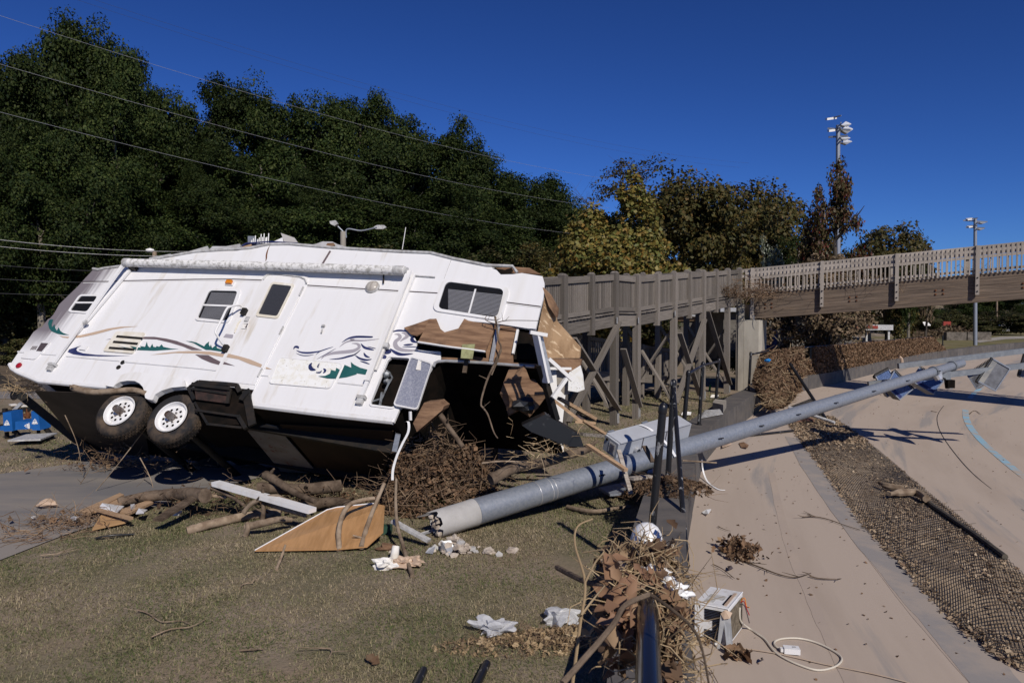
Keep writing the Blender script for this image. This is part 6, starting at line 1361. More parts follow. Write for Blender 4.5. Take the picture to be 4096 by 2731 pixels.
MB().box(acc_(.035, .20, wZ+.004), ex*.010, ey*.15, ez*.003).build('tape_strip', m_tan, acu); MB().box(acc_(.055, .18, wZ+.004), ex*.004, ey*.12, ez*.002).build('slot', m_dark, acu)
m_flap = M('grey_duct_flap', (.27, .28, .30), (.40, .40, .41), 6, .6)
MB().prism([acc_(.05, -.02, .235), acc_(.01, -.015, .245), acc_(.045, -.06, .0), acc_(.065, -.06, .0)], ey*-.004).build('grey_flap', m_flap, acu)
MB().prism([acc_(.03, -.02, .23), acc_(-.02, -.01, .23), acc_(-.045, -.03, .01), acc_(-.005, -.05, .01)], ey*-.004).build('grey_flap', m_flap, acu)
MB().prism([acc_(.05, -.02, .245), acc_(.02, -.01, .275), acc_(-.03, .0, .26), acc_(-.02, -.03, .225), acc_(.02, -.04, .215)], ey*-.004).build('cardboard_flap', m_tan, acu)
for k, (mat, dx) in enumerate(((m_redl, .0), (m_amber, .02), (m_stripe, -.02))):
    MB().tube(_smooth([tuple(p) for p in (acc_(0, .34+dx, .22), acc_(-.03, .34+dx, .24+dx), acc_(-.05, .33+dx, .20), acc_(-.08, .31, .15+dx*3))], 4), .004, 5).build('loose_wire', mat, acu)
cbl = _smooth([tuple(p) for p in [acc_(-.01, .30, .2), acc_(-.015, .30, .1)]+[on_track(*TC(*q), .012) for q in ((1360, 1000), (1430, 1045), (1490, 1090), (1560, 1180), (1640, 1235), (1760, 1290), (1900, 1330), (2020, 1310), (2085, 1265), (2080, 1220), (2000, 1165), (1880, 1110), (1760, 1082), (1640, 1082), (1575, 1100), (1562, 1125), (1590, 1155), (1645, 1170))]], 5)
MB().tube(cbl, .0075, 7).build('power_cord', M('cream_cable', (.55, .50, .42), rough=.5), acu, smooth=True)
pc = on_track(*TC(1697, 1172), .028); MB().box(pc, (.055, -.01, 0), (.005, .033, 0), (0, 0, .02)).box(pc+V((-.06, .005, 0)), (.02, -.003, 0), (.002, .018, 0), (0, 0, .012)).build('plug', m_white, acu)
MB().box(pc+V((.02, .0, .021)), (.012, -.002, 0), (.001, .012, 0), (0, 0, .001)).build('plug_button', m_trim, acu)
r = np.random.default_rng(21); n = 26; Q = np.array(on_track(*TC(1265, 1210), .02))+r.normal(size=(n, 3))*np.array([.045, .04, .012]); Q[:, 2] = np.abs(Q[:, 2]-Q[:, 2].mean())+Q[:, 2].mean()
leaf_cards(Q, r.normal(size=(n, 3))+np.array([0, -.5, .8]), .10, m_deadleaf, 'crumpled_leaves', None, seed=22, curl=.6, label='crumpled brown leaves and paper beside the air conditioner', cat='litter')

# ------------------------------------------------------------------ near handrail with the drift caught on its end
hr0, hr1 = V((.448, 2.42, 1.53)), V((.175, .9, 1.53))
nh = empty('near_handrail', (.62, 2.7, .5), 'black handrail running toward the viewer at the bottom edge with debris on its end', 'handrail')
m_gloss = M('glossy_black_pipe', (.010, .011, .014), (.05, .05, .05), 14, .16, .6, lo=.66, hi=.72)
MB().tube([hr0, hr1], .032, 24).build('rail', m_gloss, nh, smooth=True)
MB().tube([V((.49, 2.6, .45)), hr0+V((.03, .18, .10))], .038, 16).build('end_post', m_chip, nh, smooth=True); MB().tube([V((.31, 1.7, .45)), V((.335, 1.7, 1.53))], .036, 16).build('post', m_chip, nh, smooth=True)
cb_ = empty('plastic_bag', hr0, 'white plastic bag stretched over the end post of the near handrail', 'plastic bag')
b = MB().lathe([(.054, -.16), (.06, -.10), (.064, -.02), (.060, .025), (.052, .05), (.038, .07), (.02, .082), (0, .086)], hr0+V((.03, .18, .06)), V((.03, .05, 1)), 40); b.v = [p+V((1, 1, 1))*.007*mn.noise(p*9) for p in b.v]; b.build('bag_dome', m_whitebag, cb_, smooth='all')
for k, (x, y, D, s) in enumerate(((2665, 2205, 2.55, .035), (2670, 2325, 2.35, .026), (2705, 2350, 2.3, .026), (2738, 2378, 2.25, .02), (2600, 2285, 2.4, .03), (2640, 2290, 2.4, .03))): MB().blob(at(x, y, D), s, k, .7, (1, .8, .6), 3).build('bag_fold', m_whitebag, cb_, smooth='all')
dr = empty('debris_clump', hr0, 'clump of dead leaves and straw caught on the end of the near handrail', 'debris clump')
r = np.random.default_rng(31); n = 430
cl = np.array([[2500, 2330, 2.45], [2560, 2250, 2.5], [2650, 2290, 2.45], [2660, 2350, 2.4], [2668, 2480, 2.25], [2655, 2420, 2.3], [2668, 2560, 2.15], [2490, 2420, 2.4], [2480, 2270, 2.55], [2470, 2480, 2.3], [2640, 2240, 2.5], [2690, 2370, 2.35], [2540, 2330, 2.45], [2620, 2310, 2.42], [2675, 2640, 2.1], [2670, 2700, 2.05], [2480, 2560, 2.2]])
ci = cl[r.integers(0, len(cl), n)]; Q = np.array([tuple(at(x, y, D)) for x, y, D in ci])+r.normal(size=(n, 3))*np.array([.030, .06, .034])
Q = Q[Q[:, 0]/Q[:, 1]*F+2048 < 2735]; leaf_cards(Q, r.normal(size=(len(Q), 3))+np.array([.2, -.8, .5]), .060, m_deadleaf, 'dead_leaves', dr, seed=32, curl=.55)
lc_ = np.array([[2450, 2330, 2.25], [2490, 2400, 2.2], [2520, 2310, 2.3], [2470, 2450, 2.15], [2560, 2330, 2.25], [2600, 2300, 2.3], [2480, 2560, 2.1]]); n = 26
Q = np.array([tuple(at(x, y, D)) for x, y, D in lc_[r.integers(0, len(lc_), n)]])+r.normal(size=(n, 3))*np.array([.02, .03, .022])
leaf_cards(Q, r.normal(size=(n, 3))*.6+np.array([.2, -.9, .4]), .075, leaf_material('rusty_leaves', [(.17, .09, .055), (.27, .16, .10), (.22, .125, .075), (.36, .25, .16)], .15, .7), 'large_leaves', dr, seed=35, curl=.45)
b = MB(); rr = random.Random(9)
for i in range(900):
    x, y, D = cl[rr.randrange(len(cl))]
    if x > 2675: continue
    s = at(x, y, D)+V((rr.gauss(0, .035), rr.gauss(0, .06), rr.gauss(0, .04))); L = rr.uniform(.05, .16)*(1.6 if i % 9 == 0 else 1); d = V((rr.gauss(0, .6), rr.gauss(0, .5), rr.gauss(-.25, .6))).normalized()*L; c_ = V((rr.gauss(0, 1), rr.gauss(0, 1), rr.gauss(0, 1)))*L*.18
    b.tube([s, s+d*.33+c_, s+d*.66+c_, s+d], [.0022, .002, .0016, .0007], 4, False)
b.build('straw', m_straw, dr)['kind'] = 'stuff'
def near_stick(pts, r_, lab, mat=m_bark, parent=None, name='branch', taper=.5):
    P = _smooth([tuple(at(*p)) for p in pts], 6); b = MB().tube(P, [r_*(1-taper*i/len(P)) for i in range(len(P))], 7); return b.build(name, mat, parent, label=None if parent else lab, cat=None if parent else 'branch', smooth=True)
near_stick([(2250, 2731, 1.75), (2330, 2640, 1.8), (2450, 2500, 1.85), (2500, 2420, 1.9), (2600, 2375, 1.9)], .0085, 'grey forked branch lying across the near handrail', taper=.2)
near_stick([(2600, 2375, 1.9), (2680, 2430, 1.85), (2770, 2510, 1.8), (2810, 2600, 1.78), (2840, 2760, 1.75)], .005, 'thin bent branch hanging right of the near handrail')
near_stick([(2228, 2268, 2.9), (2330, 2320, 2.6), (2460, 2365, 2.3)], .011, 'dark stick poking left out of the handrail debris', taper=.1)
near_stick([(2290, 2731, 2.1), (2320, 2500, 2.15), (2340, 2330, 2.2), (2300, 2180, 2.3), (2310, 2105, 2.35), (2370, 2075, 2.4)], .005, 'tall thin orange weed stem bending beside the handrail', m_straw)
near_stick([(2325, 2460, 2.15), (2370, 2400, 2.2), (2420, 2340, 2.2)], .004, 'side shoot of the orange weed stem', m_straw); near_stick([(2340, 2330, 2.2), (2380, 2250, 2.2), (2415, 2200, 2.2), (2330, 2210, 2.25)], .0035, 'curling upper shoot of the orange weed stem', m_straw)
near_stick([(2440, 2385, 3.0), (2390, 2460, 2.9), (2340, 2530, 2.8)], .022, 'split grey stake leaning against the wall left of the handrail', m_barkpale, taper=.1)
vs, fs = [], []
for i in range(9):
    for j in range(7):
        p = at(2400, 2235, 2.5).lerp(at(2500, 2222, 2.45), i/8).lerp(at(2440, 2330, 2.45).lerp(at(2520, 2330, 2.4), i/8), j/6); vs.append(p+V((.3, -1, .4))*.03*mn.noise(V((i*.8, j*.9, 3.))))
for i in range(8):
    for j in range(6): a = i*7+j; fs.append((a, a+1, a+8, a+7))
MB().add(vs, fs).build('mud_cloth', m_tan, dr, smooth='all')

# debris trapped on the wall between the posts
def drift(c, rx, ry, h, n, lab, seed, tw=60, leaf=.06, name='debris_drift', mat=m_deadleaf):
    t = heap(name, c, rx, ry, h, n, leaf, mat, lab, 'debris drift', tw, seed); return t
drift(on_z(2690, 1960, .5), .42, .38, .16, 900, 'drift of leaves and twigs on the wall between the two near posts', 3, 130)
drift(on_z(2560, 1990, .05), .22, .3, .22, 500, 'drift of leaves and torn wood left of the near posts', 4, 120)
drift(on_z(2400, 2560, .0), .85, .22, .09, 900, 'long low drift of straw and leaves beside the wall at the bottom', 5, 320, .045, mat=m_straw)
drift(on_z(2080, 2590, .0), .65, .18, .06, 500, 'low drift of straw on the lawn below the clear plastic bags', 6, 260, .04, mat=m_straw)
for pts, lab in (([(1890, 2545), (1905, 2500), (1930, 2505), (1950, 2530), (1985, 2490), (2020, 2490), (2060, 2500), (2080, 2540), (2010, 2530), (1960, 2560), (1910, 2560)], 'crumpled clear plastic bag on the lawn near the bottom'), ([(2200, 2510), (2215, 2460), (2262, 2435), (2275, 2470), (2310, 2490), (2270, 2490), (2220, 2500)], 'torn milky plastic sheet on the lawn left of the wall')):
    c = sum((on_z(*p, .03) for p in pts), V())/len(pts); b = MB().blob(c+V((0, 0, .03)), .09, len(lab), .9, (1.3, .8, .55), 4); b.v = [p+V((mn.noise(p*9), mn.noise(p*9+V((5, 0, 0))), mn.noise(p*11)*.6))*.06 for p in b.v]; b.build('plastic_bag', m_plastic, label=lab, cat='plastic bag')
for (x, y), lab in (((965, 1545), 'left black pipe stub lying on the lawn at the bottom edge'), ((1110, 1530), 'right black pipe stub lying on the lawn at the bottom edge')):
    a = on_z(x*kd+14, y*kd-12, .04); b_ = on_z(x*kd-30, y*kd+80, .04); MB().tube([a, b_], .028, 12).build('pipe', m_chip, label=lab, cat='pipe', smooth=True)

# ------------------------------------------------------------------ flood debris under and in front of the trailer
def gp(x, y, z=.04): return on_z(x, y, z)
def log(pts, r0, r1, lab, mat=m_bark, name='log', cat='log', n=9, knots=1):
    P = _smooth([tuple(p) for p in pts], 6); m = len(P); b = MB(); P = [p+V((mn.noise(p*2+V((9, 0, 0))), 0, mn.noise(p*2)))*.03*min(1, r0*12) for p in P]
    b.tube(P, [(r0+(r1-r0)*i/(m-1))*(1+.18*mn.noise(V((i*.6, len(lab), 0)))) for i in range(m)], n)
    for _ in range(knots): i = rnd.randrange(2, m-2); d = V((rnd.uniform(-1, 1), rnd.uniform(-1, 0), rnd.uniform(.2, 1))).normalized()*max(.12, r0*2.5); b.tube([P[i], P[i]+d*.6, P[i]+d], [r0*.45, r0*.35, r0*.2], 6)
    return b.build(name, mat, label=lab, cat=cat, smooth=True)
def H5(x, y): return (780+x/1.713, 1780+y/1.713)
def HL(x, y): return (x/1.713, 1700+y/1.713)
log([gp(*HL(815, 525), .12), gp(*HL(1000, 490), .15), gp(*HL(1200, 475), .2), gp(*HL(1400, 480), .3)], .055, .09, 'thick brown log lying half in the trailer shadow', knots=1)
log([gp(*H5(-55, 590), .03), gp(*H5(60, 560), .05), gp(*H5(250, 505), .06), gp(*H5(420, 470), .06), gp(*H5(590, 460), .06)], .05, .055, 'long grey bleached log half sunk in the grass', m_barkpale, knots=0)
log([at(*H5(480, 205), 9.3), at(*H5(560, 250), 9.15), at(*H5(700, 330), 8.95), at(*H5(830, 385), 8.75)], .062, .03, 'splintered brown log sloping down right toward the plywood', m_bark)
log([gp(*H5(740, 420), .1), gp(*H5(850, 395), .12), gp(*H5(980, 390), .12), gp(*H5(1080, 415), .1)], .07, .055, 'short weathered log behind the plywood sheet', m_bark)
log([at(*H5(420, 285), 9.2), at(*H5(700, 300), 9.3), at(*H5(1000, 270), 9.5)], .07, .08, 'long log lying deep in the shadow under the trailer', m_bark)
log([gp(*H5(350, 560), .10), gp(*H5(480, 530), .16), gp(*H5(570, 510), .16), gp(*H5(655, 512), .12)], .045, .03, 'pale broken branch lying on the grass before the debris', m_barkpale, 'branch', 'branch')
log([gp(*H5(345, 615), .02), gp(*H5(360, 570), .1), gp(*H5(352, 530), .16)], .035, .02, 'splintered end of the pale branch standing in the grass', m_barkpale, 'branch', 'branch', knots=0)
log([at(*H5(335, 460), 8.5), at(*H5(400, 390), 8.5), at(*H5(540, 345), 8.5), at(*H5(620, 370), 8.5), at(*H5(720, 400), 8.6)], .03, .018, 'crooked grey branch arching over the white board', m_barkpale, 'branch', 'branch')
log([at(*H5(490, 390), 8.6), at(*H5(600, 430), 8.5), at(*H5(750, 480), 8.3)], .035, .025, 'straight tan branch lying under the white board', m_barkpale, 'branch', 'branch')
log([at(*H5(460, 520), 8.4), at(*H5(470, 440), 8.5), at(*H5(465, 300), 8.6)], .03, .02, 'upright forked stick in front of the white board', m_bark, 'branch', 'branch')
log([at(*H5(50, 365), 8.9), at(*H5(120, 345), 8.9), at(*H5(210, 355), 8.9)], .03, .02, 'pale broken stick left of the white board', m_barkpale, 'branch', 'branch')
log([at(*H5(110, 290), 8.9), at(*H5(230, 340), 8.8), at(*H5(340, 410), 8.6)], .03, .02, 'dark branch crossing below the white board end', m_bark, 'branch', 'branch')
wb = MB().beam(at(*H5(140, 260), 8.9), at(*H5(805, 448), 8.15), .12, .05).build('white_board', m_white, label='white painted trim board lying across the debris pile', cat='board')
MB().beam(at(*HL(1080, 650), 8.2), at(*HL(1370, 470), 8.9), .12, .03).build('dark_board', m_bark, label='grey board propped in the shadow left of the white board', cat='board')
# sheets at the left end
m_panel = M('tan_fibreboard', (.40, .25, .125), (.33, .20, .10), 4, .8, .15, col3=(.24, .15, .08), scale3=9, lo3=.62, hi3=.7)
MB().prism([gp(*HL(*p), z) for p, z in (((632, 722), .03), ((710, 598), .10), ((900, 640), .08), ((860, 672), .05), ((780, 690), .04))], (0, 0, .02)).build('fibreboard', m_panel, label='torn triangular tan fibreboard lying on the grass edge', cat='board')
MB().beam(gp(*HL(655, 575), .16), gp(*HL(900, 640), .13), .05, .03).build('batten', m_lumber, label='thin orange batten along the top of the torn fibreboard', cat='board')
for pts, lab in (([(545, 600), (820, 478), (850, 490), (600, 625)], 'left split plank under the thick log'), ([(600, 610), (860, 500), (900, 520), (700, 600)], 'middle split plank under the thick log'), ([(790, 605), (1010, 530), (1050, 540), (880, 620)], 'right split plank below the thick log')):
    MB().prism([gp(*HL(*p), .07+.03*i/4) for i, p in enumerate(pts)], (0, 0, .03)).build('plank', m_lumber, label=lab, cat='plank')
for pts, lab in (([(665, 580), (700, 540), (850, 560), (800, 605), (700, 600)], 'large crumpled white sheet on the planks'), ([(893, 548), (922, 544), (926, 578), (895, 580)], 'small white card on the planks'), ([(930, 610), (950, 575), (1010, 585), (985, 605)], 'white and blue rag beside the card'), ([(482, 640), (500, 630), (545, 632), (520, 648)], 'white scrap at the left tip of the debris'), ([(1180, 620), (1200, 595), (1250, 592), (1225, 620)], 'torn pale carton in the shadow edge'), ([(212, 635), (225, 628), (248, 632), (230, 640)], 'white scrap lying on the asphalt')):
    c = [gp(*HL(*p), .09+.05*(i % 2)*(0 if 'asphalt' in lab else 1)-(.04 if 'asphalt' in lab else 0)) for i, p in enumerate(pts)]; MB().prism(c, (0, .004, .012)).build('litter', m_whitebag if 'white' in lab else m_paper, label=lab, cat='litter')
MB().blob(gp(*HL(316, 540), .06), .10, 4, .7, (1.2, .7, .5)).build('brown_bag', m_tan, label='crumpled brown bag lying on the asphalt', cat='litter')
# brown wood grain sheet (plywood flooring) and a second under it
m_floor = M('wood_grain_sheet', (.42, .235, .105), (.33, .18, .075), 2.2, .42, .4, stretch=(9, 1.2, 1), lo=.4, hi=.62)
pf = [gp(*H5(*p), z) for p, z in (((410, 728), .03), ((905, 450), .20), ((975, 432), .23), ((1235, 405), .28), ((1300, 420), .28), ((1290, 600), .14), ((1180, 700), .05), ((980, 718), .03))]
MB().prism(pf, (0, 0, .012)).build('wood_grain_sheet', m_floor, label='large brown wood grain floor sheet lying on the grass', cat='sheet')
MB().tube([p+V((0, 0, .014)) for p in pf[:4]], .008, 5).build('sheet_edge', m_white, label='white edging strip along the brown floor sheet', cat='edging')
MB().prism([gp(*H5(*p), .03) for p in ((680, 585), (715, 532), (780, 528), (700, 575))], (0, 0, .012)).build('board_offcut', m_floor, label='small brown offcut peeping out behind the floor sheet', cat='sheet')
log([gp(*H5(990, 722), .02), at(*H5(985, 600), 7.75), at(*H5(1010, 480), 7.9), at(*H5(1060, 405), 8.05), at(*H5(1150, 375), 8.2), at(*H5(1225, 365), 8.3)], .030, .022, 'bent grey branch arching up over the brown floor sheet', m_barkpale, 'branch', 'branch', knots=0)
log([gp(*H5(1140, 700), .05), at(*H5(1165, 600), 7.8), at(*H5(1210, 480), 7.85), at(*H5(1300, 260), 8.0)], .03, .02, 'straight grey branch leaning on the twig heap', m_barkpale, 'branch', 'branch')
log([gp(*H5(560, 850), .02), at(*H5(590, 770), 7.2), at(*H5(620, 680), 7.25)], .016, .01, 'short stick standing in the lawn before the floor sheet', m_barkpale, 'stick', 'stick', knots=0)
log([gp(*H5(815, 655), .05), gp(*H5(900, 655), .06), gp(*H5(1000, 662), .06), gp(*H5(1140, 655), .08)], .012, .006, 'thorny twig lying across the floor sheet', m_bark, 'twig', 'twig')
def K9(x, y): return (900+x/1.96, 1700+y/1.96)
log([gp(*K9(1465, 1180), .02), at(*K9(1400, 960), 7.4), at(*K9(1350, 780), 7.7), at(*K9(1340, 600), 7.9), at(*K9(1345, 420), 8.0)], .022, .014, 'tall crooked branch standing before the twig heap by the pole foot', m_barkpale, 'branch', 'branch')
MB().beam(at(*K9(1315, 750), 7.9), at(*K9(1600, 905), 7.7), .07, .03).build('channel', m_trim, label='grey metal channel lying by the broken pole foot', cat='metal strip')
# twig heap
hc = gp(*K9(1650, 620), .0); hc = V((-.92, 9.3, 0))
tw = heap('twig_heap', hc, .80, .56, 1.0, 7500, .062, m_deadleaf, 'big tangled heap of dead twigs and leaves right of the trailer belly', 'twig heap', 0, 11)
b = MB(); rr = random.Random(12)
for i in range(900):
    an = rr.uniform(0, 6.28); q = math.sqrt(rr.random()); s = hc+V((math.cos(an)*q*.82, math.sin(an)*q*.6, 1.0*(1-q*q)*rr.uniform(.5, 1.05)+.02)); L = rr.uniform(.10, .42); d = V((rr.gauss(0, 1), rr.gauss(0, .8), rr.gauss(0, .5))).normalized()*L; c_ = V((rr.gauss(0, 1), rr.gauss(0, 1), rr.gauss(0, 1)))*L*.12; rd = rr.uniform(.003, .008)
    e = s+d; e.z = max(.01, e.z); b.tube([s, s+d*.5+c_, e], [rd, rd*.8, rd*.4], 4, False)
b.build('twigs', m_twig, tw)['kind'] = 'stuff'
# smaller tangles
def tangle(c, rx, ry, rz, n, L0, lab, seed, rad=(.003, .007), name='twig_tangle', mat=m_twig, leaf=0):
    t = empty(name, c, lab, 'twig tangle'); b = MB(); rr = random.Random(seed)
    for i in range(n):
        s = V(c)+V((rr.gauss(0, rx*.5), rr.gauss(0, ry*.5), abs(rr.gauss(0, rz*.5)))); L = L0*rr.uniform(.3, 1.25); d = V((rr.gauss(0, 1), rr.gauss(0, .8), rr.gauss(0, .4))).normalized(); rd = rr.uniform(*rad)*.8; P = [s]
        for q in range(4): d = (d+V((rr.gauss(0, .3), rr.gauss(0, .3), rr.gauss(0, .25)))).normalized(); P.append(P[-1]+d*L*.27)
        P = [V((p.x, p.y, max(.012, p.z))) for p in P]
        b.tube(P, [rd, rd*.9, rd*.75, rd*.6, rd*.3], 4, False)
        if i % 3 == 0: b.tube([P[2], P[2]+V((rr.gauss(0, 1), rr.gauss(0, 1), rr.gauss(0, .6)))*L*.2], [rd*.6, rd*.25], 3, False)
    b.build('twigs', mat, t)['kind'] = 'stuff'
    if leaf:
        r = np.random.default_rng(seed); Q = np.array(c)+np.abs(r.normal(size=(leaf, 3)))*np.array([0, 0, rz*.5])+r.normal(size=(leaf, 3))*np.array([rx*.5, ry*.5, 0]); leaves_at(Q, r.normal(size=(leaf, 3)), .07, m_deadleaf, 'dead_leaves', t, seed=seed)
    return t
tangle(gp(*HL(440, 690), .0), .6, .4, .14, 200, .3, 'brush pile of dead twigs at the asphalt edge on the left', 21, leaf=60)
tangle(gp(*HL(300, 770), .0), .5, .25, .05, 50, .4, 'thin straggle of twigs at the left end of the brush pile', 22)
tangle(gp(*H5(250, 430), .06), 1.3, .4, .25, 170, .32, 'tangle of broken twigs below the white board', 23, leaf=120)
tangle(gp(*H5(900, 370), .06), .9, .35, .2, 110, .3, 'tangle of twigs in the shade behind the floor sheet', 24, leaf=150)
tangle(gp(*K9(2000, 420), .05), .5, .25, .15, 60, .3, 'small tangle of twigs right of the twig heap', 25, leaf=60)
tangle(at(*C6(980, 740), 8.6), .4, .3, .4, 60, .25, 'straw and twigs hanging below the black hitch', 26, mat=m_straw)
tangle(at(110, 1570, 11.3), .35, .3, .25, 130, .3, 'bird nest of straw caught on the rear bumper', 27, mat=m_straw)
tangle(at(420, 1870, 11.6), .7, .3, .3, 110, .28, 'ragged roots hanging from the low rear edge of the trailer', 28, leaf=60)
tangle(at(640, 1870, 11.2), .7, .3, .2, 60, .25, 'ragged roots hanging under the trailer belly', 29)
tangle(at(3020, 1190, 23.6), .8, .4, .5, 220, .5, 'tangle of flood debris caught where ramp and bridge meet', 30, (.006, .014), leaf=120)
tangle(at(2920, 1190, 23.0), .4, .3, .4, 80, .45, 'smaller tangle of debris on the last ramp post', 31, (.006, .012), leaf=60)
for i, (x, y) in enumerate(((3120, 1172), (3400, 1138), (3480, 1130), (3600, 1120), (3950, 1095))): tangle(at(x, y, 23.9-i*.4), .9, .12, .14, 50, .5, ('straggle of vines on the bridge edge near the pier', 'straggle of vines on the bridge edge left of the second post', 'straggle of vines on the bridge edge at the second post', 'straggle of vines on the bridge edge right of the second post', 'vine draped over the bridge edge at far right')[i], 40+i, (.004, .010))
log([at(*BC(1790, 400), 22.4), at(*BC(1850, 340), 22.4), at(*BC(1920, 300), 22.4)], .03, .02, 'forked pale stick caught on the bridge edge at the third post', m_barkpale, 'branch', 'branch')
# sticks hanging from the trailer
log([face(*C4(-20, 450), n=.02), face(*C4(60, 470), n=.04), face(*C4(250, 500), n=.05), face(*C4(450, 490), n=.06), face(*C4(700, 478), n=.05), face(*C4(850, 520), n=.04)], .05, .035, 'peeled branch jammed along the skirt above the trailer wheels', m_barkpale, 'branch', 'branch')
for pts, r_, lab in (([C6(690, 0), C6(650, 90), C6(600, 200), C6(560, 330), C6(555, 380)], .017, 'long thin branch hanging from the torn floor edge'), ([C6(555, 380), C6(600, 440), C6(640, 560), C6(668, 605)], .012, 'lower part of the hanging branch in the dark opening'), ([C3(1740, 800), C3(1755, 900), C3(1780, 1080), C3(1810, 1200), C3(1700, 1500)], .014, 'forked branch caught on the broken window corner')):
    log([face(*p, n=.12) for p in pts], r_, r_*.6, lab, m_bark, 'branch', 'branch', knots=2)
for pts, lab in (([C3(1760, 870), C3(1850, 850), C3(1950, 845), C3(2340, 850)], 'thin twig reaching right past the torn corner'), ([C3(1770, 890), C3(1690, 870), C3(1620, 830), C3(1640, 790)], 'thin twig reaching left under the window')): log([face(*p, n=.15) for p in pts], .007, .004, lab, m_bark, 'twig', 'twig', knots=2)
for x0, y0, x1, y1, D, lab in ((600, 1690, 210, 2150, 10.2, 'long bare twig hanging before the asphalt, leftmost'), (260, 1660, 330, 1900, 11.0, 'vertical straw hanging from the bumper nest'), (560, 1830, 620, 2010, 10.4, 'short root hanging before the asphalt'), (250, 2010, 370, 1850, 10.6, 'slanting pale straw before the asphalt')):
    log([at(x0, y0, D), at((x0+x1)/2+15, (y0+y1)/2, D), at(x1, y1, D)], .008, .004, lab, m_barkpale, 'twig', 'twig', knots=2)
# broken furniture and timber in the torn front
MB().prism([at(*C6(165, 360), 8.8), at(*C6(260, 350), 8.8), at(*C6(300, 385), 8.8), at(*C6(290, 410), 8.8), at(*C6(115, 560), 8.8), at(*C6(90, 500), 8.8)], V((.05, .25, 0))).build('chipboard_chunk', m_brownply, label='broken brown chipboard chunk beside the open hatch door', cat='chipboard')
log([at(*C6(270, 435), 8.9), at(*C6(430, 660), 8.9)], .035, .03, 'striped wooden stick leaning in the dark opening', m_bark, 'stick', 'stick')
MB().beam(at(*C6(70, 420), 8.7), at(*C6(72, 480), 8.7), .03, .02).build('white_strip', m_white, label='short white strip below the open hatch door', cat='strip')
P = _smooth([tuple(at(*C5(*p), 8.5)) for p in ((1150, 488), (1172, 495), (1170, 560), (1130, 640), (1090, 730), (1065, 820), (1062, 890))], 5); vs, fs = [], []
for p in P: vs += [p-V((.014, 0, 0)), p+V((.014, .004, 0))]
for i in range(len(P)-1): fs.append((2*i, 2*i+1, 2*i+3, 2*i+2))
MB().add(vs, fs).build('white_hose', m_whitebag, label='white flat hose hanging over the twig heap', cat='hose')
MB().beam(at(*C5(1100, 575), 8.8), at(*C5(1075, 690), 8.8), .09, .06).build('landing_leg', m_galv, trailer)
MB().blob(at(*C6(820, 300), 9.2), .22, 3, .6, (1, .5, 1.2)).build('foam_clump', m_brownply, label='brown torn foam clump hanging in the dark opening', cat='foam')
MB().blob(at(*C6(850, 380), 9.0), .13, 5, .6, (1.2, .6, .7)).build('black_bag', m_black, label='black plastic bundle in the dark opening', cat='bag')
for a_, b_, D0_, D1_, w_, h_, mat, lab in ((C6(1050, 340), C6(1245, 490), 8.9, 8.9, .11, .03, m_lumber, 'broad fresh plank leaning from the torn front'), (C6(1090, 330), C6(1335, 470), 9.3, 9.6, .08, .04, m_lumber, 'second pale plank behind the broad one'), (C6(1250, 480), C6(1400, 570), 9.0, 9.2, .07, .03, m_lumber, 'lower pale plank lying toward the ramp'), (C6(1215, 450), C6(1330, 540), 9.1, 9.3, .03, .03, m_stripe, 'thin dark rod across the planks'), (C6(1245, 575), C6(1420, 590), 9.6, 9.9, .06, .04, m_wood, 'grey plank on the ground behind the hitch'), (C6(1200, 490), C6(1340, 500), 10, 10, .06, .03, m_lumber, 'short orange plank lying before the ramp post')):
    MB().beam(at(*a_, D0_), at(*b_, D1_), w_, h_).build('plank', mat, label=lab, cat='plank')
def I7(x, y): return (2350+x/2.24, 1650+y/2.24)
for a_, b_, D0_, D1_, w_, h_, mat, lab in ((I7(0, 290), I7(345, 515), 9.2, 8.6, .06, .035, m_lumber, 'orange batten lying across the pole below the cabinet'), (I7(280, 335), I7(390, 730), 8.9, 8.5, .05, .025, m_wood2, 'grey picket standing against the near side of the pole'), (I7(390, 590), I7(570, 570), 8.6, 8.8, .09, .03, m_wood2, 'flat grey board lying under the pole by the wall'), (I7(510, 300), I7(585, 440), 8.95, 8.75, .06, .02, m_bark, 'dark splint wedged under the white strap')):
    MB().beam(at(*a_, D0_), at(*b_, D1_), w_, h_).build('board', mat, label=lab, cat='board')
log([gp(2270, 2025, .03), gp(2370, 2045, .05), gp(2460, 2035, .06), gp(2520, 2025, .06)], .03, .02, 'curved split lath on the grass by the wall', m_barkpale, 'lath', 'lath', knots=0)
log([at(*C6(620, 890), 8.6), at(*C6(800, 810), 8.8), at(*C6(1000, 770), 9.0), at(*C6(1200, 700), 9.3), at(*C6(1320, 660), 9.6)], .07, .05, 'long dark branch behind the pole under the hitch', m_bark, 'branch', 'branch')
log([at(*C6(560, 775), 8.7), at(*C6(700, 762), 8.7), at(*C6(880, 768), 8.7)], .012, .01, 'thin straight cane across the dark opening', m_barkpale, 'stick', 'stick', knots=0)
log([gp(*I7(1155, 448), .5), gp(*I7(850, 430), .55)], .012, .01, 'thin cane lying over the wall beside the pole', m_barkpale, 'stick', 'stick', knots=0)
for x, y, s, lab in ((2130, 1912, .05, 'grey broken slab under the pole'),): MB().prism([gp(*I7(100, 690), .06), gp(*I7(330, 640), .08), gp(*I7(390, 730), .05), gp(*I7(200, 750), .04)], (0, 0, .03)).build('slab', m_galv, label=lab, cat='slab')
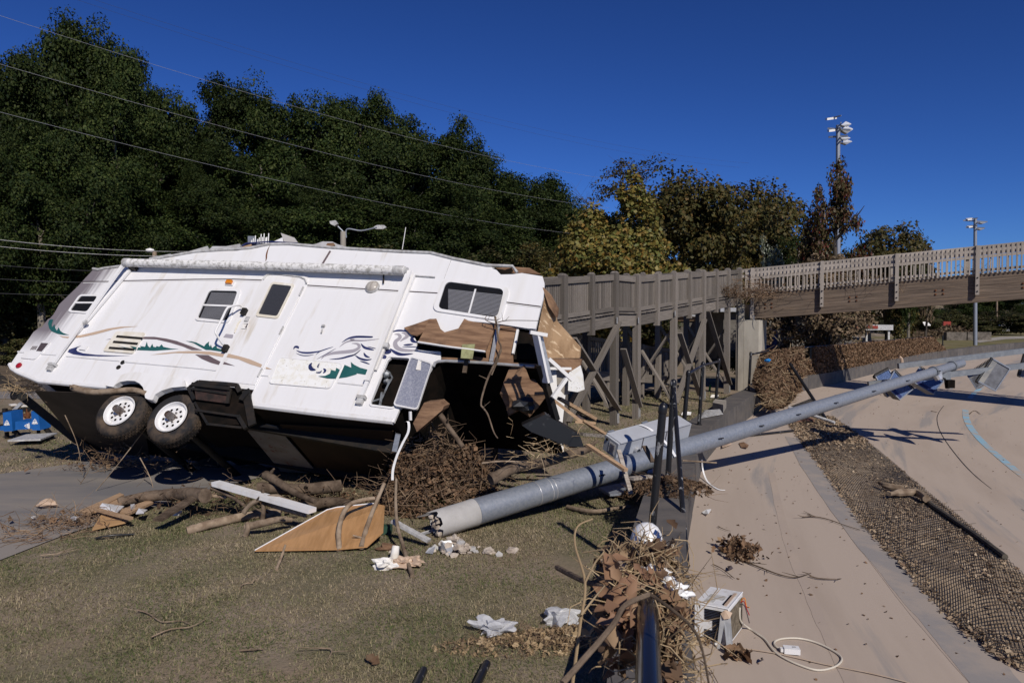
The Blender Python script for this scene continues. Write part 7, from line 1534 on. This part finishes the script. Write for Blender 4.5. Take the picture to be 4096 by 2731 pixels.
# rubble at the foot of the pole
t = empty('grout_rubble', PA-PD*.3, 'spill of broken grout and steel below the snapped pole foot', 'rubble'); c0 = on_z(*K9(1800, 990), .0)
for i in range(60):
    a = rnd.uniform(0, 6.28); q = abs(rnd.gauss(0, .5)); p = c0+V((math.cos(a)*q*.42, math.sin(a)*q*.22, 0)); h = max(0, .16-q*.25); MB().blob(p+V((0, 0, rnd.uniform(0, h)+.01)), rnd.uniform(.018, .055), i, .6, (1, 1, .7), 1).build('grout_lump', m_rubble if i % 4 else m_sleeve, t)
MB().prism([on_z(*K9(*p), z) for p, z in (((1685, 990), .01), ((1700, 910), .12), ((1770, 900), .13), ((1800, 960), .06), ((1760, 1020), .01))], (0, -.01, .004)).build('torn_steel', m_galvlight, t)
MB().prism([on_z(*K9(*p), z) for p, z in (((1570, 1000), .01), ((1600, 960), .05), ((1650, 950), .06), ((1630, 1010), .01))], (0, -.01, .004)).build('torn_steel', m_galvlight, t)
for (x, y, s, lab) in ((2070, 985, .05, 'pale grout chip right of the rubble'), (2255, 980, .05, 'lone grout chip on the lawn right of the rubble'), (1270, 960, .07, 'reddish stone by the paper trash')): MB().blob(on_z(*K9(x, y), .03), s, x, .5, (1.3, .9, .6), 2).build('stone', m_rubble if s < .06 else m_brownply, label=lab, cat='stone')
MB().lathe([(0, 0), (.045, 0), (.036, .13), (.032, .135), (0, .135)], on_z(*K9(1325, 1055), .03), V((.1, .35, 1)), 16).build('paper_cup', m_paper, label='battered white cup standing in the trash by the branch', cat='cup', smooth=True)
for k_, (x, y, s) in enumerate(((1260, 1090, .07), (1390, 1080, .08), (1480, 1070, .07))): MB().blob(on_z(*K9(x, y), .05), s, k_+60, .8, (1.3, .8, .6), 3).build('crumpled_paper', m_tan if k_ else m_paper, label=('crumpled brown paper left of the battered cup', 'crumpled tan carton below the battered cup', 'crumpled tan paper right of the battered cup')[k_], cat='paper')
MB().abox(on_z(*K9(1258, 815), .06), .14, .1, .09).build('green_box', M('green_plastic', (.03, .07, .05), rough=.5), label='small dark green box at the right edge of the floor sheet', cat='box')
log([gp(*HL(655, 775), .03), gp(*HL(760, 755), .05), gp(*HL(920, 745), .03)], .012, .012, 'black hose lying on the lawn before the fibreboard', m_black, 'hose', 'hose', knots=0)
def G0(x, y): return (x/1.47, 1900+y/1.47)
for i, (pts, lab) in enumerate((([(810, 790), (880, 815), (950, 860), (1060, 855), (1120, 875)], 'bent grey twig in the middle of the lawn'), ([(890, 950), (1000, 905), (1120, 890), (1210, 845)], 'second grey twig crossing below the first on the lawn'), ([(1410, 670), (1430, 640), (1490, 633)], 'short pale forked stick on the lawn right of centre'), ([(240, 470), (340, 462)], 'thin pale straw on the lawn at left'), ([(1880, 1015), (1950, 1025), (1920, 1100)], 'white curled root near the bottom of the lawn'), ([(1415, 1030), (1550, 1020)], 'thin stem near the bottom of the lawn'))):
    twig_path([G0(*p) for p in pts], .007, 'twig', lab, 'twig', m_barkpale, gp, .03, 2)
leaf_cards(np.array([tuple(gp(*G0(2195, 1085), .04)), tuple(gp(*G0(2190, 1075), .05)), tuple(gp(*G0(2205, 1092), .045))]), np.array([[0, -.6, .8], [.3, -.5, .8], [-.3, -.6, .8]]), .09, m_deadleaf, 'fallen_leaf', None, seed=5, kind=None, label='single curled maple leaf on the lawn near the bottom', cat='leaf')
# litter under the ramp
for i, (x, y, mat, lab) in enumerate(((2575, 1870, m_paper, 'white carton behind the hitch'), (2620, 1893, m_whitebag, 'flattened blue white bottle behind the hitch'), (2745, 1660, m_whitebag, 'white scrap under the ramp'), (2858, 1590, m_paper, 'paper scrap by the far ramp post'))):
    p = on_z(x, y, .03); MB().prism([p+V((dx, dy, dz)) for dx, dy, dz in ((-.12, 0, 0), (.1, -.04, .01), (.14, .06, .05), (-.06, .08, .07))], (0, 0, .02)).build('litter', mat, label=lab, cat='litter')
b = MB().lathe([(0, 0), (.035, 0), (.035, .14), (.012, .2), (.012, .23), (0, .23)], on_z(2838, 1565, 0), V((.1, 0, 1)), 10).build('green_bottle', M('green_bottle', (.02, .25, .04), rough=.2), label='green bottle standing under the far end of the ramp', cat='bottle', smooth=True)
# paving slab and slats on the wall
MB().prism([on_z(*p, .5) for p in ((2850, 1640), (2860, 1625), (2905, 1630), (2893, 1650))], V((0, 0, .16))).build('block', m_concrete, label='grey block standing on the wall by the leaf heap', cat='block')
for i in range(7): a = on_z(2800+i*3, 1672-i*5, .52+.008*i); MB().beam(a, on_z(2890-i*2, 1655-i*3, .52+.008*i), .03, .008).build('slat', m_trim, label='grey metal slat in the flat stack on the wall', cat='slat', group='stack of slats on the wall')
# ------------------------------------------------------------------ rugby sled on the lawn at far left
sl = empty('scrum_machine', on_z(85, 1760), 'rugby scrum sled with blue pads standing on the lawn at far left', 'sports sled')
m_pad = M('blue_vinyl', (.008, .085, .30), (.012, .10, .34), 5, .45, .4); DS = 14.6
def S0(x, y): return (x/2.2857, 1440+y/2.2857)
def pad(c4, name='pad'): P = [at(*S0(*p), DS) for p in c4]; return MB().prism(P, V((.04, .28, .02))).build(name, m_pad, sl)
pads = [pad([(25, 480), (102, 476), (116, 648), (35, 652)]), pad([(284, 468), (350, 505), (368, 640), (294, 640)])]
hp_ = [pad([(140, 562), (290, 560), (292, 628), (140, 638)], 'cross_pad'), pad([(0, 604), (32, 604), (34, 642), (0, 642)], 'cross_pad')]
for a_, b_, w_ in (((62, 655), (68, 770), .06), ((352, 640), (355, 750), .06), ((125, 640), (190, 705), .07), ((388, 585), (480, 700), .07), ((0, 610), (380, 600), .10), ((45, 440), (45, 480), .07), ((120, 520), (122, 600), .08), ((380, 530), (385, 600), .07)):
    MB().beam(at(*S0(*a_), DS+.2), at(*S0(*b_), DS+.2), w_, w_).build('frame_tube', m_blackmat, sl)
MB().prism([on_z(*S0(70, 745), .08), on_z(*S0(370, 735), .08), on_z(*S0(525, 675), .08), on_z(*S0(240, 690), .08)], V((0, 0, .03))).build('tread_plate', m_trim, sl)
def text(body, c, size, rot, mat, parent):
    cu = bpy.data.curves.new('lettering', 'FONT'); cu.body = body; cu.size = size; cu.align_x = 'CENTER'; cu.align_y = 'CENTER'; cu.extrude = .001; cu.offset = .004
    tmp = bpy.data.objects.new('lettering_source', cu); C.objects.link(tmp); bpy.context.view_layer.update(); me = bpy.data.meshes.new_from_object(tmp.evaluated_get(bpy.context.evaluated_depsgraph_get())); bpy.data.objects.remove(tmp); me.materials.clear(); me.materials.append(mat)
    o = bpy.data.objects.new('lettering', me); C.objects.link(o); o.parent = parent; W = Matrix.Translation(c)@Matrix.Rotation(R(90), 4, 'X')@Matrix.Rotation(rot, 4, 'Z'); o.matrix_basis = world_of(parent).inverted()@W; LOC[o.name] = W
for (x, y), rot in (((66, 568), 0), ((322, 556), 0), ((248, 600), R(90))):
    c = at(*S0(x, y), DS)-V((0, .012, 0)); up = V((0, 0, 1)) if not rot else V((-1, 0, 0)); rt = V((1, 0, 0)) if not rot else V((0, 0, 1))
    b = MB()
    for dx, dy, s in ((0, .036, .013), (-.016, .018, .012), (.014, .02, .012), (-.028, .004, .009), (.026, .004, .010), (0, .008, .008)):
        q = c+rt*dx+up*dy; b.poly([q+rt*s, q+up*s*.9+rt*s*.2, q-rt*s*.7+up*s*.4, q-rt*s*.5-up*s*.6, q+up*-s*.5+rt*s*.4])
    b.build('emblem', m_whitetext, sl); text('rugby', c-up*.016, .034, rot, m_whitetext, sl); text('imports', c-up*.042, .034, rot, m_whitetext, sl)
ju = empty('junk_frame', on_z(80, 1690, 0), 'rusty frame of scrap metal lying behind the blue sled', 'scrap metal')
for a_, b_, mat in (((0, 490), (285, 440), m_blackmat), ((100, 510), (280, 500), m_rust), ((60, 470), (270, 450), m_blackmat), ((200, 500), (225, 560), m_lumber), ((250, 440), (255, 560), m_rust), ((130, 460), (195, 395), m_galvlight)): MB().beam(at(*S0(*a_), 16.5), at(*S0(*b_), 16.5), .07, .07).build('scrap_bar', mat, ju)
for i, (x, y) in enumerate(((100, 410), (180, 420))): MB().prism([on_z(*S0(x-20, y), .08), on_z(*S0(x+40, y-8), .08), on_z(*S0(x+70, y+4), .08), on_z(*S0(x, y+8), .08)], V((0, 0, .02))).build('pale_sheet', m_paper, label=('left pale sheet on the lawn behind the sled', 'right pale sheet on the lawn behind the sled')[i], cat='sheet')
# ------------------------------------------------------------------ grass
m_grass = leaf_material('grass_blades', [(.29, .225, .15), (.20, .165, .10), (.40, .32, .215), (.13, .13, .06), (.34, .27, .18), (.50, .41, .29)], .12, .75, 0, .15, [(.07, .10, .033), (.25, .205, .12), (.10, .135, .045), (.06, .08, .028), (.33, .27, .17), (.13, .15, .06)], .7)
def grass(xmin, xmax, ymin, ymax, n, h, wid, seed, ok):
    r = np.random.default_rng(seed); y = ymin+(ymax-ymin)*r.random(n)**1.25; x = xmin+(xmax-xmin)*r.random(n); keep = np.array([ok(a, b_) for a, b_ in zip(x, y)]); x, y = x[keep], y[keep]; m = len(x)
    z = np.array([ground_z(a, b_) for a, b_ in zip(x, y)])-.004; g = np.array([.5+.5*mn.noise(V((a*.8, b_*.8, 1))) for a, b_ in zip(x, y)])
    an = r.uniform(0, 6.28, m); lean = r.uniform(.5, 2.4, m); H = h*r.uniform(.5, 1.4, m)*(.5+.8*g); dx, dy = np.cos(an), np.sin(an)
    w_ = wid*r.uniform(.6, 1.4, m)*(1+y/14)
    base = np.stack([x, y, z], 1); sd = np.stack([-dy, dx, np.zeros(m)], 1)*w_[:, None]/2; tip = base+np.stack([dx*lean*H*.8, dy*lean*H*.8, H/np.sqrt(1+lean**2*.6)], 1)
    return np.stack([base-sd, base+sd, tip], 1).reshape(-1, 3), m
def lawn_ok(x, y):
    if y < 20 and x > wall_at(y)[0].x-.5: return False
    for (La, Lb) in (((-5.05, 7.4), (-4.7, 8.7)),): pass
    if y < 20:
        xr = np.interp(y, [3, 7.4, 8.7, 10.6, 13.5, 18.5], [-5.6, -5.05, -4.7, -4.0, -2.3, .5]); xl = np.interp(y, [3, 8, 11.3, 12.35, 15.3, 20], [-14, -10, -7.8, -7.04, -5.3, -2.5])
        if xl < x < xr: return False
    elif 21.8 < y < 25 and x < 0: return False
    elif y > 25 and x < 0: return False
    return mn.noise(V((x*.9, y*.9, 17.)))+.55*mn.noise(V((x*2.7, y*2.7, 5.))) > -1.0+.35*random.random()
va, ma = grass(-7.5, 2.0, 4.3, 10, 280000, .034, .0056, 1, lawn_ok); vb, mb_ = grass(-13, 7, 9.5, 24, 130000, .05, .009, 2, lawn_ok)
vv = np.concatenate([va, vb]); link('lawn_grass', raw_mesh('lawn_grass', vv, np.arange(len(vv)).reshape(-1, 3), m_grass, 3), kind='stuff')
